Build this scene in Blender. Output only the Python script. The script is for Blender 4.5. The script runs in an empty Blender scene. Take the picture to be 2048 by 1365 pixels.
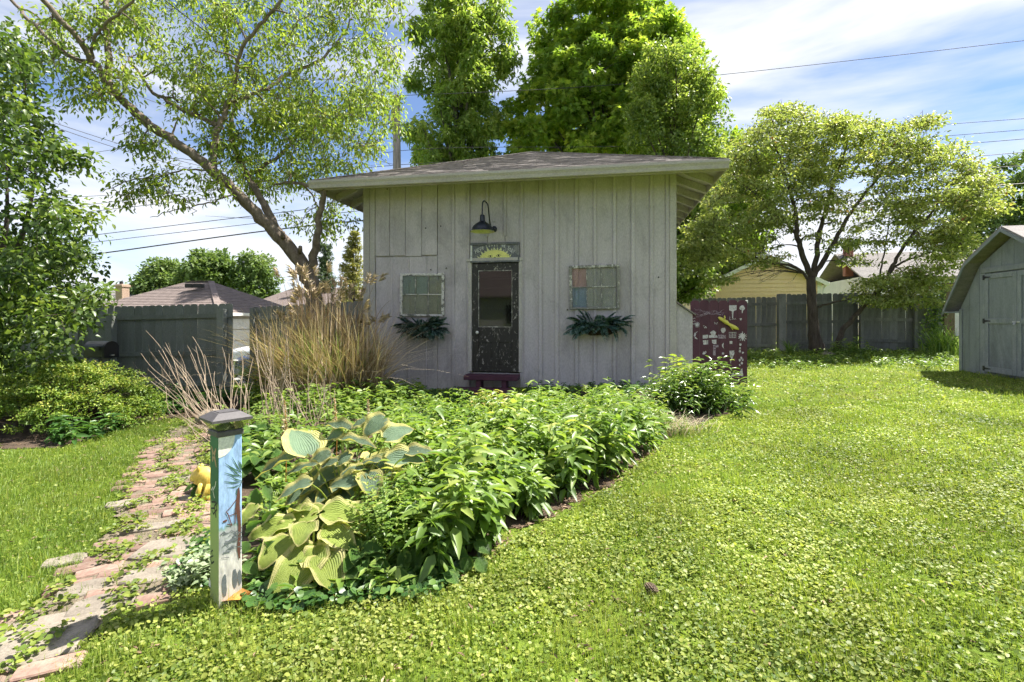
import bpy, math, random
import numpy as np
from mathutils import Vector, Matrix, Quaternion

random.seed(7)
rng = np.random.default_rng(11)
scene = bpy.context.scene
R = math.radians

# ------------------------------------------------------------------ camera
CAM_H, FPX, HORIZON = 1.3, 1000.0, 636.0
cam_data = bpy.data.cameras.new("camera")
cam = bpy.data.objects.new("camera", cam_data)
scene.collection.objects.link(cam)
cam_data.sensor_width = 36.0
cam_data.lens = 36.0 * FPX / 2048.0
cam_data.shift_y = -(682.5 - HORIZON) / 2048.0
cam_data.clip_end = 3000
cam_data.clip_start = 0.05
cam.location = (0, 0, CAM_H)
cam.rotation_euler = (R(90), 0, 0)
scene.camera = cam

# ------------------------------------------------------------------ sky, sun, exposure
SUN_AZ, SUN_EL = 66.0, 57.0           # azimuth clockwise from +Y
S = Vector((math.sin(R(SUN_AZ)) * math.cos(R(SUN_EL)), math.cos(R(SUN_AZ)) * math.cos(R(SUN_EL)), math.sin(R(SUN_EL))))
world = bpy.data.worlds.new("World")
scene.world = world
world.use_nodes = True
wn, wl = world.node_tree.nodes, world.node_tree.links
wn.clear()
w_out = wn.new("ShaderNodeOutputWorld")
w_bg = wn.new("ShaderNodeBackground")
w_bg.inputs["Strength"].default_value = 0.11
w_sky = wn.new("ShaderNodeTexSky")
w_sky.sky_type = "NISHITA"
w_sky.sun_disc = False
w_sky.sun_elevation = R(SUN_EL)
w_sky.sun_rotation = R(SUN_AZ)
w_sky.air_density = 0.75
w_sky.dust_density = 0.1
w_sky.ozone_density = 2.0
w_tc = wn.new("ShaderNodeTexCoord")
w_map = wn.new("ShaderNodeMapping")
w_map.inputs["Rotation"].default_value = (R(12), R(-16), R(20))
w_map.inputs["Scale"].default_value = (0.9, 1.3, 4.2)
w_no = wn.new("ShaderNodeTexNoise")
w_no.inputs["Scale"].default_value = 1.55
w_no.inputs["Detail"].default_value = 9
w_no.inputs["Roughness"].default_value = 0.52
w_no.inputs["Distortion"].default_value = 0.35
w_ramp = wn.new("ShaderNodeValToRGB")
w_ramp.color_ramp.elements[0].position = 0.40
w_ramp.color_ramp.elements[0].color = (0.04, 0.04, 0.04, 1)
w_ramp.color_ramp.elements[1].position = 0.60
w_ramp.color_ramp.elements[1].color = (0.97, 0.97, 0.97, 1)
w_mix = wn.new("ShaderNodeMix")
w_mix.data_type = "RGBA"
w_mix.inputs["B"].default_value = (3.35, 3.42, 3.6, 1)
wl.new(w_tc.outputs["Generated"], w_map.inputs["Vector"])
wl.new(w_map.outputs["Vector"], w_no.inputs["Vector"])
wl.new(w_no.outputs["Fac"], w_ramp.inputs["Fac"])
wl.new(w_ramp.outputs["Color"], w_mix.inputs["Factor"])
w_tint = wn.new("ShaderNodeMix")
w_tint.data_type = "RGBA"; w_tint.blend_type = "MULTIPLY"; w_tint.inputs["Factor"].default_value = 1.0
w_tint.inputs["B"].default_value = (0.56, 0.59, 0.64, 1)
wl.new(w_sky.outputs["Color"], w_tint.inputs["A"])
wl.new(w_tint.outputs["Result"], w_mix.inputs["A"])
wl.new(w_mix.outputs["Result"], w_bg.inputs["Color"])
wl.new(w_bg.outputs["Background"], w_out.inputs["Surface"])

sun_data = bpy.data.lights.new("sun", "SUN")
sun_data.energy = 4.7
sun_data.angle = R(0.53)
sun_data.color = (1.0, 0.95, 0.86)
sun = bpy.data.objects.new("sun", sun_data)
scene.collection.objects.link(sun)
sun.rotation_euler = S.to_track_quat("Z", "Y").to_euler()
sun.location = (20, 15, 30)

scene.view_settings.view_transform = "Standard"
scene.view_settings.look = "None"
scene.view_settings.exposure = 1.58
scene.view_settings.gamma = 1.0
scene.view_settings.use_curve_mapping = False
scene.render.film_transparent = False
scene.cycles.max_bounces = 6
scene.cycles.diffuse_bounces = 3
scene.cycles.glossy_bounces = 2
scene.cycles.transmission_bounces = 4
scene.cycles.caustics_reflective = False
scene.cycles.caustics_refractive = False
scene.cycles.adaptive_threshold = 0.03
scene.cycles.transparent_max_bounces = 8
scene.cycles.use_denoising = True

# ------------------------------------------------------------------ measuring helpers
TH = R(10.0)
E1 = np.array([math.cos(TH), -math.sin(TH), 0.0])     # to the right along the yard's cross axis
E2 = np.array([math.sin(TH), math.cos(TH), 0.0])      # away from the viewer along the yard's long axis

def sstep(a, b, x):
    t = np.clip((np.asarray(x, float) - a) / (b - a), 0, 1)
    return t * t * (3 - 2 * t)

def gz(x, y):
    x = np.asarray(x, float); y = np.asarray(y, float)
    z = 0.42 * np.tanh(x * 0.035 / 0.42)
    z = z - 0.5 * sstep(11.0, 13.0, y) * sstep(-1.5, -4.5, x)
    z = z + 0.012 * np.sin(x * 1.7 + 0.6) * np.cos(y * 1.3) + 0.008 * np.sin(x * 3.1 - y * 2.3)
    return z

def G(px, py):
    a, b = (px - 1024.0) / FPX, (py - HORIZON) / FPX
    t = CAM_H / (b + 0.035 * a)
    for _ in range(8):
        t = (CAM_H - float(gz(a * t, t))) / b
    return np.array([a * t, t, float(gz(a * t, t))])

def P(px, py, Y):
    return np.array([(px - 1024.0) / FPX * Y, Y, CAM_H - (py - HORIZON) / FPX * Y])

def V3(p): return Vector((float(p[0]), float(p[1]), float(p[2])))

# ------------------------------------------------------------------ material helpers
MATS = {}
def new_mat(name):
    m = bpy.data.materials.new(name); m.use_nodes = True
    nt = m.node_tree; nt.nodes.clear()
    out = nt.nodes.new("ShaderNodeOutputMaterial")
    b = nt.nodes.new("ShaderNodeBsdfPrincipled")
    nt.links.new(b.outputs[0], out.inputs["Surface"])
    MATS[name] = m
    return m, nt, b, out

def ramp(nt, stops):
    r = nt.nodes.new("ShaderNodeValToRGB")
    el = r.color_ramp.elements
    while len(el) < len(stops): el.new(0.5)
    for e, (p, c) in zip(el, stops):
        e.position = p; e.color = (c[0], c[1], c[2], 1)
    return r

def coords(nt, scale=(1, 1, 1), kind="Object"):
    tc = nt.nodes.new("ShaderNodeTexCoord"); mp = nt.nodes.new("ShaderNodeMapping")
    mp.inputs["Scale"].default_value = scale
    nt.links.new(tc.outputs[kind], mp.inputs["Vector"])
    return mp

def noise(nt, vec, scale, detail=5, rough=0.55, dist=0.0):
    n = nt.nodes.new("ShaderNodeTexNoise")
    n.inputs["Scale"].default_value = scale; n.inputs["Detail"].default_value = detail
    n.inputs["Roughness"].default_value = rough; n.inputs["Distortion"].default_value = dist
    nt.links.new(vec.outputs[0], n.inputs["Vector"])
    return n

def mix(nt, fac, a, b, mode="MIX"):
    m = nt.nodes.new("ShaderNodeMix"); m.data_type = "RGBA"; m.blend_type = mode
    for sock, v in (("Factor", fac), ("A", a), ("B", b)):
        s = m.inputs[sock]
        if isinstance(v, (int, float)): s.default_value = v
        elif isinstance(v, tuple): s.default_value = (v[0], v[1], v[2], 1)
        else: nt.links.new(v, s)
    return m.outputs["Result"]

def bump(nt, b, h, strength=0.4, dist=0.01):
    n = nt.nodes.new("ShaderNodeBump")
    n.inputs["Strength"].default_value = strength; n.inputs["Distance"].default_value = dist
    nt.links.new(h, n.inputs["Height"]); nt.links.new(n.outputs[0], b.inputs["Normal"])

def m_surface(name, stops, scale=6, stretch=(1, 1, 1), rough=0.75, bmp=0.3, bdist=0.006, per_obj=0.12, fine=60, metal=0.0, spec=0.4, stain=0.0):
    """weathered surface: coarse stains in the ramp, fine grain, and a small shift from piece to piece"""
    m, nt, b, out = new_mat(name)
    mp = coords(nt, stretch)
    n1 = noise(nt, mp, scale, 6, 0.6, 0.3)
    n2 = noise(nt, mp, fine, 4, 0.6)
    r = ramp(nt, stops)
    nt.links.new(n1.outputs["Fac"], r.inputs["Fac"])
    g = ramp(nt, [(0.3, (0.80, 0.80, 0.80)), (0.7, (1.16, 1.16, 1.16))])
    nt.links.new(n2.outputs["Fac"], g.inputs["Fac"])
    c = mix(nt, 1.0, r.outputs["Color"], g.outputs["Color"], "MULTIPLY")
    if stain:
        n5 = noise(nt, coords(nt, (1, 1, .55)), 1.7, 8, .7, .6)
        s5 = ramp(nt, [(.50, (1, 1, 1)), (.60, (1 - stain,) * 3), (.72, (1 - stain * .6,) * 3)]); nt.links.new(n5.outputs["Fac"], s5.inputs["Fac"])
        n6 = noise(nt, coords(nt, (9, 9, .35)), 1.5, 6, .6)
        s6 = ramp(nt, [(.35, (1.06,) * 3), (.62, (1,) * 3), (.75, (1 - stain * .8,) * 3)]); nt.links.new(n6.outputs["Fac"], s6.inputs["Fac"])
        c = mix(nt, 1.0, mix(nt, 1.0, c, s5.outputs["Color"], "MULTIPLY"), s6.outputs["Color"], "MULTIPLY")
    oi = nt.nodes.new("ShaderNodeObjectInfo")
    g2 = ramp(nt, [(0.0, (1 - per_obj,) * 3), (1.0, (1 + per_obj,) * 3)])
    nt.links.new(oi.outputs["Random"], g2.inputs["Fac"])
    c = mix(nt, 1.0, c, g2.outputs["Color"], "MULTIPLY")
    nt.links.new(c, b.inputs["Base Color"])
    b.inputs["Roughness"].default_value = rough
    b.inputs["Metallic"].default_value = metal
    b.inputs["Specular IOR Level"].default_value = spec
    if bmp: bump(nt, b, n2.outputs["Fac"], bmp, bdist)
    return m

def m_flaking(name, paint, under, thr=0.6, scale=9, stretch=(1, 1, 1), rough=0.6):
    """old paint that has flaked away in places"""
    m, nt, b, out = new_mat(name)
    mp = coords(nt, stretch)
    n1 = noise(nt, mp, scale, 9, 0.68, 0.4)
    n3 = noise(nt, mp, scale * 0.35, 4, 0.6)
    r = ramp(nt, [(thr, (0, 0, 0)), (thr + 0.03, (1, 1, 1))])
    ad = nt.nodes.new("ShaderNodeMath"); ad.operation = "MULTIPLY_ADD"
    ad.inputs[1].default_value = 0.45
    nt.links.new(n3.outputs["Fac"], ad.inputs[0]); 
    sc = nt.nodes.new("ShaderNodeMath"); sc.operation = "MULTIPLY"; sc.inputs[1].default_value = 0.62
    nt.links.new(n1.outputs["Fac"], sc.inputs[0]); nt.links.new(sc.outputs[0], ad.inputs[2])
    nt.links.new(ad.outputs[0], r.inputs["Fac"])
    n2 = noise(nt, mp, 40, 4)
    g = ramp(nt, [(0.3, (0.7, 0.7, 0.7)), (0.7, (1.25, 1.25, 1.25))])
    nt.links.new(n2.outputs["Fac"], g.inputs["Fac"])
    c = mix(nt, r.outputs["Color"], paint, under)
    c = mix(nt, 1.0, c, g.outputs["Color"], "MULTIPLY")
    nt.links.new(c, b.inputs["Base Color"])
    b.inputs["Roughness"].default_value = rough
    bump(nt, b, r.outputs["Color"], 0.35, 0.003)
    return m

def m_leaf(name, stops, transl=0.4, rough=0.42, spec=0.5, tcol=1.25, patch=0.0):
    """leaf: colour spread by the per-leaf value, light passes through"""
    m, nt, b, out = new_mat(name)
    at = nt.nodes.new("ShaderNodeAttribute"); at.attribute_name = "v"
    r = ramp(nt, [(p, (q[0] * 1.05 + .008, q[1] * 1.03 + .008, q[2] + .06 * q[1] + .006)) for p, q in stops])
    nt.links.new(at.outputs["Fac"], r.inputs["Fac"])
    c = r.outputs["Color"]
    if patch:
        mp = coords(nt, (1, 1, 1), "Object")
        n1 = noise(nt, mp, 0.9, 3, 0.5)
        g = ramp(nt, [(0.35, (1 - patch,) * 3), (0.65, (1 + patch,) * 3)])
        nt.links.new(n1.outputs["Fac"], g.inputs["Fac"])
        c = mix(nt, 1.0, c, g.outputs["Color"], "MULTIPLY")
    nt.links.new(c, b.inputs["Base Color"])
    b.inputs["Roughness"].default_value = rough
    b.inputs["Specular IOR Level"].default_value = spec
    tr = nt.nodes.new("ShaderNodeBsdfTranslucent")
    tc = mix(nt, 1.0, c, (tcol * 1.06, tcol * 1.10, tcol * 0.58), "MULTIPLY")
    nt.links.new(tc, tr.inputs["Color"])
    ms = nt.nodes.new("ShaderNodeMixShader"); ms.inputs[0].default_value = transl
    nt.links.new(b.outputs[0], ms.inputs[1]); nt.links.new(tr.outputs[0], ms.inputs[2])
    nt.links.new(ms.outputs[0], out.inputs["Surface"])
    return m

def m_plain(name, col, rough=0.5, metal=0.0, spec=0.5, bmp=0.0):
    return m_surface(name, [(0.3, tuple(c * 0.88 for c in col)), (0.7, tuple(c * 1.1 for c in col))], 8, (1, 1, 1), rough, bmp, 0.002, 0.04, 90, metal, spec)

def m_glass(name, tint, gloss=0.1, haze=0.0, hazecol=(0.5, 0.5, 0.5), ior=1.5):
    m, nt, b, out = new_mat(name)
    nt.nodes.remove(b)
    t = nt.nodes.new("ShaderNodeBsdfTransparent"); t.inputs[0].default_value = (*tint, 1)
    d = nt.nodes.new("ShaderNodeBsdfDiffuse"); d.inputs[0].default_value = (*hazecol, 1)
    g = nt.nodes.new("ShaderNodeBsdfGlossy"); g.inputs["Roughness"].default_value = 0.04
    fr = nt.nodes.new("ShaderNodeFresnel"); fr.inputs[0].default_value = ior
    ad = nt.nodes.new("ShaderNodeMath"); ad.operation = "ADD"; ad.inputs[1].default_value = gloss
    nt.links.new(fr.outputs[0], ad.inputs[0])
    m0 = nt.nodes.new("ShaderNodeMixShader"); m0.inputs[0].default_value = haze
    mp = coords(nt, (1, 1, 1)); n1 = noise(nt, mp, 5, 6, 0.6)
    hz = nt.nodes.new("ShaderNodeMath"); hz.operation = "MULTIPLY"; hz.inputs[1].default_value = haze * 2
    nt.links.new(n1.outputs["Fac"], hz.inputs[0]); nt.links.new(hz.outputs[0], m0.inputs[0])
    nt.links.new(t.outputs[0], m0.inputs[1]); nt.links.new(d.outputs[0], m0.inputs[2])
    m1 = nt.nodes.new("ShaderNodeMixShader")
    nt.links.new(ad.outputs[0], m1.inputs[0]); nt.links.new(m0.outputs[0], m1.inputs[1]); nt.links.new(g.outputs[0], m1.inputs[2])
    nt.links.new(m1.outputs[0], out.inputs["Surface"])
    return m

# ------------------------------------------------------------------ mesh helpers
def link(o, parent=None):
    scene.collection.objects.link(o)
    if parent is not None: o.parent = parent
    return o

def tag(o, label=None, cat=None, group=None, kind=None):
    if label: o["label"] = label
    if cat: o["category"] = cat
    if group: o["group"] = group
    if kind: o["kind"] = kind
    return o

def empty(name, loc=(0, 0, 0), rz=0.0, label=None, cat=None, group=None):
    o = bpy.data.objects.new(name, None); link(o)
    o.location = loc; o.rotation_euler = (0, 0, rz)
    o.empty_display_size = 0.1
    return tag(o, label, cat, group)

class MB:
    def __init__(s): s.v = []; s.f = []; s.a = []
    def add(s, verts, faces):
        n = len(s.v)
        s.v += [tuple(map(float, p)) for p in verts]
        s.f += [tuple(i + n for i in f) for f in faces]
        return s
    def box(s, x0, x1, y0, y1, z0, z1, bev=0.0):
        if bev <= 0:
            s.add([(x0, y0, z0), (x1, y0, z0), (x1, y1, z0), (x0, y1, z0), (x0, y0, z1), (x1, y0, z1), (x1, y1, z1), (x0, y1, z1)],
                  [(0, 3, 2, 1), (4, 5, 6, 7), (0, 1, 5, 4), (1, 2, 6, 5), (2, 3, 7, 6), (3, 0, 4, 7)])
        else:
            b = min(bev, (x1 - x0) * .45, (y1 - y0) * .45, (z1 - z0) * .45)
            # chamfered box: three nested rings
            def ring(z, d): return [(x0 + d, y0 + b, z), (x0 + b, y0 + d, z), (x1 - b, y0 + d, z), (x1 - d, y0 + b, z), (x1 - d, y1 - b, z), (x1 - b, y1 - d, z), (x0 + b, y1 - d, z), (x0 + d, y1 - b, z)]
            rs = [ring(z0, b), ring(z0 + b, 0), ring(z1 - b, 0), ring(z1, b)]
            vs = sum(rs, []); fs = [tuple(range(7, -1, -1)), tuple(range(24, 32))]
            for k in range(3):
                for i in range(8):
                    j = (i + 1) % 8
                    fs.append((k * 8 + i, k * 8 + j, k * 8 + 8 + j, k * 8 + 8 + i))
            s.add(vs, fs)
        return s
    def bar(s, p0, p1, w, h, up=(0, 0, 1)):
        p0, p1 = V3(p0), V3(p1); d = (p1 - p0).normalized()
        sd = d.cross(Vector(up))
        if sd.length < 1e-4: sd = d.cross(Vector((1, 0, 0)))
        sd.normalize(); u = sd.cross(d)
        c = [(-1, -1), (1, -1), (1, 1), (-1, 1)]
        vs = [p + sd * (a * w / 2) + u * (b * h / 2) for p in (p0, p1) for a, b in c]
        return s.add(vs, [(3, 2, 1, 0), (4, 5, 6, 7), (0, 1, 5, 4), (1, 2, 6, 5), (2, 3, 7, 6), (3, 0, 4, 7)])
    def tube(s, pts, rad, sides=8, cap=True):
        pts = [V3(p) for p in pts]; n = len(pts)
        if not hasattr(rad, "__len__"): rad = [rad] * n
        ref = None; vs = []
        for i in range(n):
            t = (pts[min(i + 1, n - 1)] - pts[max(i - 1, 0)])
            t = t.normalized() if t.length > 1e-9 else Vector((0, 0, 1))
            if ref is None:
                ref = t.orthogonal().normalized()
            ref = (ref - t * ref.dot(t))
            ref = ref.normalized() if ref.length > 1e-6 else t.orthogonal().normalized()
            bn = t.cross(ref)
            for k in range(sides):
                a = 2 * math.pi * k / sides
                vs.append(pts[i] + (ref * math.cos(a) + bn * math.sin(a)) * rad[i])
        fs = []
        for i in range(n - 1):
            for k in range(sides):
                k2 = (k + 1) % sides
                fs.append((i * sides + k, i * sides + k2, (i + 1) * sides + k2, (i + 1) * sides + k))
        if cap:
            fs.append(tuple(range(sides - 1, -1, -1))); fs.append(tuple((n - 1) * sides + k for k in range(sides)))
        return s.add(vs, fs)
    def lathe(s, prof, sides=24, center=(0, 0, 0), axis="Z", arc=(0, 2 * math.pi)):
        full = abs(arc[1] - arc[0] - 2 * math.pi) < 1e-6
        m = sides if full else sides + 1
        vs = []
        for r, z in prof:
            for k in range(m):
                a = arc[0] + (arc[1] - arc[0]) * k / sides
                x, y = r * math.cos(a), r * math.sin(a)
                p = (x, y, z) if axis == "Z" else ((x, z, y) if axis == "Y" else (z, x, y))
                vs.append((p[0] + center[0], p[1] + center[1], p[2] + center[2]))
        fs = []
        for i in range(len(prof) - 1):
            for k in range(sides):
                k2 = (k + 1) % m
                fs.append((i * m + k, i * m + k2, (i + 1) * m + k2, (i + 1) * m + k))
        return s.add(vs, fs)
    def prism(s, poly, y0, y1):
        """poly in (x, z), pushed along y"""
        n = len(poly)
        vs = [(x, y0, z) for x, z in poly] + [(x, y1, z) for x, z in poly]
        fs = [tuple(range(n)), tuple(range(2 * n - 1, n - 1, -1))]
        for i in range(n):
            j = (i + 1) % n
            fs.append((i, n + i, n + j, j))
        return s.add(vs, fs)
    def ribbon(s, pts, w, y=0.0, closed=False):
        """thin stroke on an x-z plane at depth y; pts in (x, z)"""
        pts = [Vector((p[0], p[1])) for p in pts]
        if closed: pts.append(pts[0])
        vs = []; n = len(pts)
        for i in range(n):
            t = pts[min(i + 1, n - 1)] - pts[max(i - 1, 0)]
            t = t.normalized() if t.length > 1e-9 else Vector((1, 0))
            nn = Vector((-t.y, t.x)) * (w[i] if hasattr(w, "__len__") else w) * 0.5
            a, b = pts[i] + nn, pts[i] - nn
            vs += [(a.x, y, a.y), (b.x, y, b.y)]
        return s.add(vs, [(2 * i, 2 * i + 1, 2 * i + 3, 2 * i + 2) for i in range(n - 1)])
    def flat(s, poly, y=0.0):
        return s.add([(x, y, z) for x, z in poly], [tuple(range(len(poly)))])
    def xform(s, mat):
        s.v = [tuple(mat @ Vector(p)) for p in s.v]; return s
    def mesh(s, name, mat, smooth=False):
        me = bpy.data.meshes.new(name)
        me.from_pydata(s.v, [], s.f)
        if mat is not None: me.materials.append(MATS[mat] if isinstance(mat, str) else mat)
        if smooth: me.polygons.foreach_set("use_smooth", [True] * len(me.polygons))
        me.update()
        return me
    def build(s, name, mat, parent=None, smooth=False, loc=None):
        o = bpy.data.objects.new(name, s.mesh(name, mat, smooth))
        if loc is not None: o.location = loc
        return link(o, parent)

def np_mesh(name, V, F, mat, v=None, smooth=False):
    """mesh from arrays; F is (m, k); v one value per vertex"""
    me = bpy.data.meshes.new(name)
    V = np.ascontiguousarray(V, np.float32); F = np.ascontiguousarray(F, np.int32)
    me.vertices.add(len(V)); me.vertices.foreach_set("co", V.ravel())
    m, k = F.shape
    me.loops.add(m * k); me.loops.foreach_set("vertex_index", F.ravel())
    me.polygons.add(m)
    me.polygons.foreach_set("loop_start", np.arange(0, m * k, k, dtype=np.int32))
    me.polygons.foreach_set("loop_total", np.full(m, k, np.int32))
    if smooth: me.polygons.foreach_set("use_smooth", np.ones(m, bool))
    if v is not None:
        a = me.attributes.new("v", "FLOAT", "POINT"); a.data.foreach_set("value", np.ascontiguousarray(v, np.float32))
    me.materials.append(MATS[mat] if isinstance(mat, str) else mat)
    me.update(calc_edges=True)
    return me

def np_obj(name, V, F, mat, v=None, parent=None, smooth=False):
    return link(bpy.data.objects.new(name, np_mesh(name, V, F, mat, v, smooth)), parent)

TEMPL = {
    "kite": (np.array([[0, 0, 0], [.42, -.5, .10], [1, 0, -.12], [.42, .5, .10]]), np.array([[0, 2, 1], [0, 3, 2]])),
    "lance": (np.array([[0, 0, 0], [.25, -.42, .07], [.62, -.36, .03], [1, 0, -.22], [.62, .36, .03], [.25, .42, .07], [.48, 0, -.04]]),
              np.array([[0, 6, 1], [1, 6, 2], [2, 6, 3], [6, 4, 3], [6, 5, 4], [0, 5, 6]])),
    "round": (np.array([[.05, 0, 0], [.1, -.42, .1], [.6, -.5, .06], [1, -.12, -.02], [1, .12, -.02], [.6, .5, .06], [.1, .42, .1]]),
              np.array([[0, 2, 1], [0, 3, 2], [0, 4, 3], [0, 5, 4], [0, 6, 5]])),
    "star": (np.array([[0, 0, 0], [.1, -.62, .02], [.38, -.2, .06], [.72, -.55, -.05], [.62, -.14, .05], [1, 0, -.12], [.62, .14, .05], [.72, .55, -.05], [.38, .2, .06], [.1, .62, .02]]),
             np.array([[0, 2, 1], [0, 4, 2], [2, 4, 3], [0, 5, 4], [0, 6, 5], [0, 8, 6], [8, 7, 6], [0, 9, 8]])),
}
def unit(a): return a / np.maximum(np.linalg.norm(a, axis=-1, keepdims=True), 1e-9)

def leaf_arrays(pos, axis, nrm, length, width, shape="kite", rnd=None):
    T, F = TEMPL[shape]
    n = len(pos); ax = unit(axis)
    side = unit(np.cross(nrm, ax)); nr = np.cross(ax, side)
    L = np.broadcast_to(np.asarray(length, float), (n,))[:, None, None]; W = np.broadcast_to(np.asarray(width, float), (n,))[:, None, None]
    V = pos[:, None, :] + ax[:, None, :] * (T[None, :, 0:1] * L) + side[:, None, :] * (T[None, :, 1:2] * W) + nr[:, None, :] * (T[None, :, 2:3] * L)
    k = len(T)
    FF = F[None] + (np.arange(n) * k)[:, None, None]
    if rnd is None: rnd = rng.random(n)
    return V.reshape(-1, 3), FF.reshape(-1, F.shape[1]), np.repeat(rnd, k)

def blade_arrays(pos, az, height, width, lean, rnd=None, segs=3, curl=1.0):
    """grass blades: bent strips that rise and lean toward az"""
    n = len(pos); d = np.stack([np.cos(az), np.sin(az), np.zeros(n)], 1)
    sd = np.stack([-np.sin(az + 0.6), np.cos(az + 0.6), np.zeros(n)], 1)
    rows = []
    for i in range(segs + 1):
        t = i / segs
        c = pos + d * (height * lean * t ** (1 + curl))[:, None]
        c = c + np.array([0, 0, 1.0]) * (height * (t - 0.38 * np.clip(lean, 0, 1.6) * t ** 2.6))[:, None]
        w = (width * (1 - t ** 1.6) * 0.5)[:, None]
        rows += [c - sd * w, c + sd * w]
    V = np.stack(rows, 1); k = 2 * (segs + 1)
    F = np.array([[2 * i, 2 * i + 1, 2 * i + 3, 2 * i + 2] for i in range(segs)])
    FF = F[None] + (np.arange(n) * k)[:, None, None]
    if rnd is None: rnd = rng.random(n)
    return V.reshape(-1, 3), FF.reshape(-1, 4), np.repeat(rnd, k)

def merge(parts):
    Vs, Fs, As = [], [], []; o = 0
    for V, F, A in parts:
        Vs.append(V); Fs.append(F + o); As.append(A); o += len(V)
    return np.concatenate(Vs), np.concatenate(Fs), np.concatenate(As)

def in_poly(pts, poly):
    x, y = pts[:, 0], pts[:, 1]; ins = np.zeros(len(pts), bool); n = len(poly)
    for i in range(n):
        x0, y0 = poly[i][0], poly[i][1]; x1, y1 = poly[(i + 1) % n][0], poly[(i + 1) % n][1]
        c = ((y0 > y) != (y1 > y)) & (x < (x1 - x0) * (y - y0) / (y1 - y0 + 1e-12) + x0)
        ins ^= c
    return ins

def sample_poly(poly, n):
    p = np.array([q[:2] for q in poly]); lo, hi = p.min(0), p.max(0); out = []
    tot = 0
    while tot < n:
        s = lo + rng.random((max(n * 3, 64), 2)) * (hi - lo)
        s = s[in_poly(s, poly)]; out.append(s); tot += len(s)
    return np.concatenate(out)[:n]

def vnoise(x, y, s, seed=0):
    """cheap smooth value field for patchiness, 0..1"""
    r = np.random.default_rng(seed); t = np.zeros_like(x, float)
    for _ in range(6):
        a, b, c = r.uniform(0, 2 * math.pi), r.uniform(0.6, 1.6) / s, r.uniform(0, 6.28)
        t += np.sin((x * math.cos(a) + y * math.sin(a)) * b * 2 * math.pi + c)
    return 0.5 + t / 8.0

# ------------------------------------------------------------------ materials
m_surface("grey_board", [(0.25, (0.415, 0.380, 0.385)), (0.5, (0.458, 0.422, 0.43)), (0.75, (0.49, 0.455, 0.46))], 2.2, (1.6, 1.6, 0.45), 0.8, 0.35, 0.004, 0.07, 55, stain=.17)
m_surface("grey_trim", [(0.3, (0.37, 0.345, 0.32)), (0.7, (0.47, 0.44, 0.41))], 4, (1, 1, 0.5), 0.75, 0.3, 0.004, 0.05)
m_surface("fascia_paint", [(0.3, (0.34, 0.31, 0.275)), (0.7, (0.42, 0.385, 0.34))], 3, (0.5, 1, 1), 0.6, 0.15, 0.003, 0.03)
m_surface("shingle", [(0.25, (0.13, 0.115, 0.105)), (0.5, (0.22, 0.195, 0.18)), (0.75, (0.32, 0.29, 0.265))], 7, (1, 1, 1), 0.95, 0.6, 0.01, 0.1, 90)
m_surface("brown_shingle", [(0.3, (0.145, 0.115, 0.105)), (0.7, (0.225, 0.18, 0.165))], 5, (1, 1, 3), 0.95, 0.5, 0.01, 0.06, 40)
m_surface("grey_shingle", [(0.3, (0.19, 0.175, 0.17)), (0.7, (0.29, 0.27, 0.26))], 5, (1, 1, 3), 0.95, 0.5, 0.01, 0.06, 40)
m_surface("fence_paint", [(0.25, (0.185, 0.198, 0.18)), (0.6, (0.245, 0.26, 0.238)), (0.8, (0.30, 0.315, 0.285))], 3, (2, 2, 0.5), 0.85, 0.4, 0.005, 0.14, 50)
m_surface("old_fence", [(0.25, (0.13, 0.135, 0.13)), (0.55, (0.20, 0.205, 0.195)), (0.8, (0.27, 0.27, 0.255))], 3, (2, 2, 0.4), 0.85, 0.5, 0.006, 0.2, 40)
m_surface("bare_post", [(0.3, (0.10, 0.075, 0.05)), (0.7, (0.2, 0.155, 0.105))], 4, (3, 3, 0.4), 0.9, 0.5, 0.006, 0.1)
m_surface("barn_paint", [(0.25, (0.165, 0.185, 0.20)), (0.6, (0.215, 0.24, 0.255)), (0.8, (0.265, 0.285, 0.295))], 3, (2, 2, 0.5), 0.75, 0.35, 0.004, 0.06, 60, stain=.2)
m_surface("barn_trim", [(0.25, (0.17, 0.195, 0.215)), (0.7, (0.26, 0.28, 0.295))], 5, (2, 2, 0.7), 0.7, 0.3, 0.004, 0.06)
m_surface("purple_paint", [(0.25, (0.062, 0.019, 0.034)), (0.7, (0.094, 0.031, 0.052))], 3, (2, 2, 0.5), 0.6, 0.3, 0.004, 0.08, 60)
m_flaking("door_paint", (0.021, 0.018, 0.014), (0.33, 0.31, 0.27), 0.605, 30, (1.6, 1.6, 0.7))
m_flaking("sash_white", (0.13, 0.125, 0.11), (0.58, 0.56, 0.52), 0.47, 16, (1, 1, 1))
m_flaking("sash_dark", (0.20, 0.195, 0.17), (0.56, 0.54, 0.49), 0.56, 18, (1, 1, 1))
m_flaking("sign_board", (0.115, 0.12, 0.135), (0.21, 0.21, 0.21), 0.55, 8, (1, 1, 1))
m_plain("lamp_navy", (0.012, 0.016, 0.026), 0.4)
m_plain("lamp_cream", (0.74, 0.72, 0.50), 0.5)
m_plain("black_iron", (0.010, 0.010, 0.011), 0.45)
m_plain("black_metal", (0.014, 0.014, 0.015), 0.35)
m_plain("porcelain", (0.75, 0.74, 0.70), 0.25)
m_plain("bright_metal", (0.55, 0.55, 0.55), 0.3, 0.8)
m_plain("sun_yellow", (0.70, 0.68, 0.22), 0.7)
m_plain("sun_ray", (0.66, 0.66, 0.36), 0.7)
m_plain("ink", (0.03, 0.035, 0.03), 0.8)
m_flaking("chalk", (0.52, 0.49, 0.52), (0.12, 0.05, 0.09), 0.60, 60, (1, 1, 1), 0.9)
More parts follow.
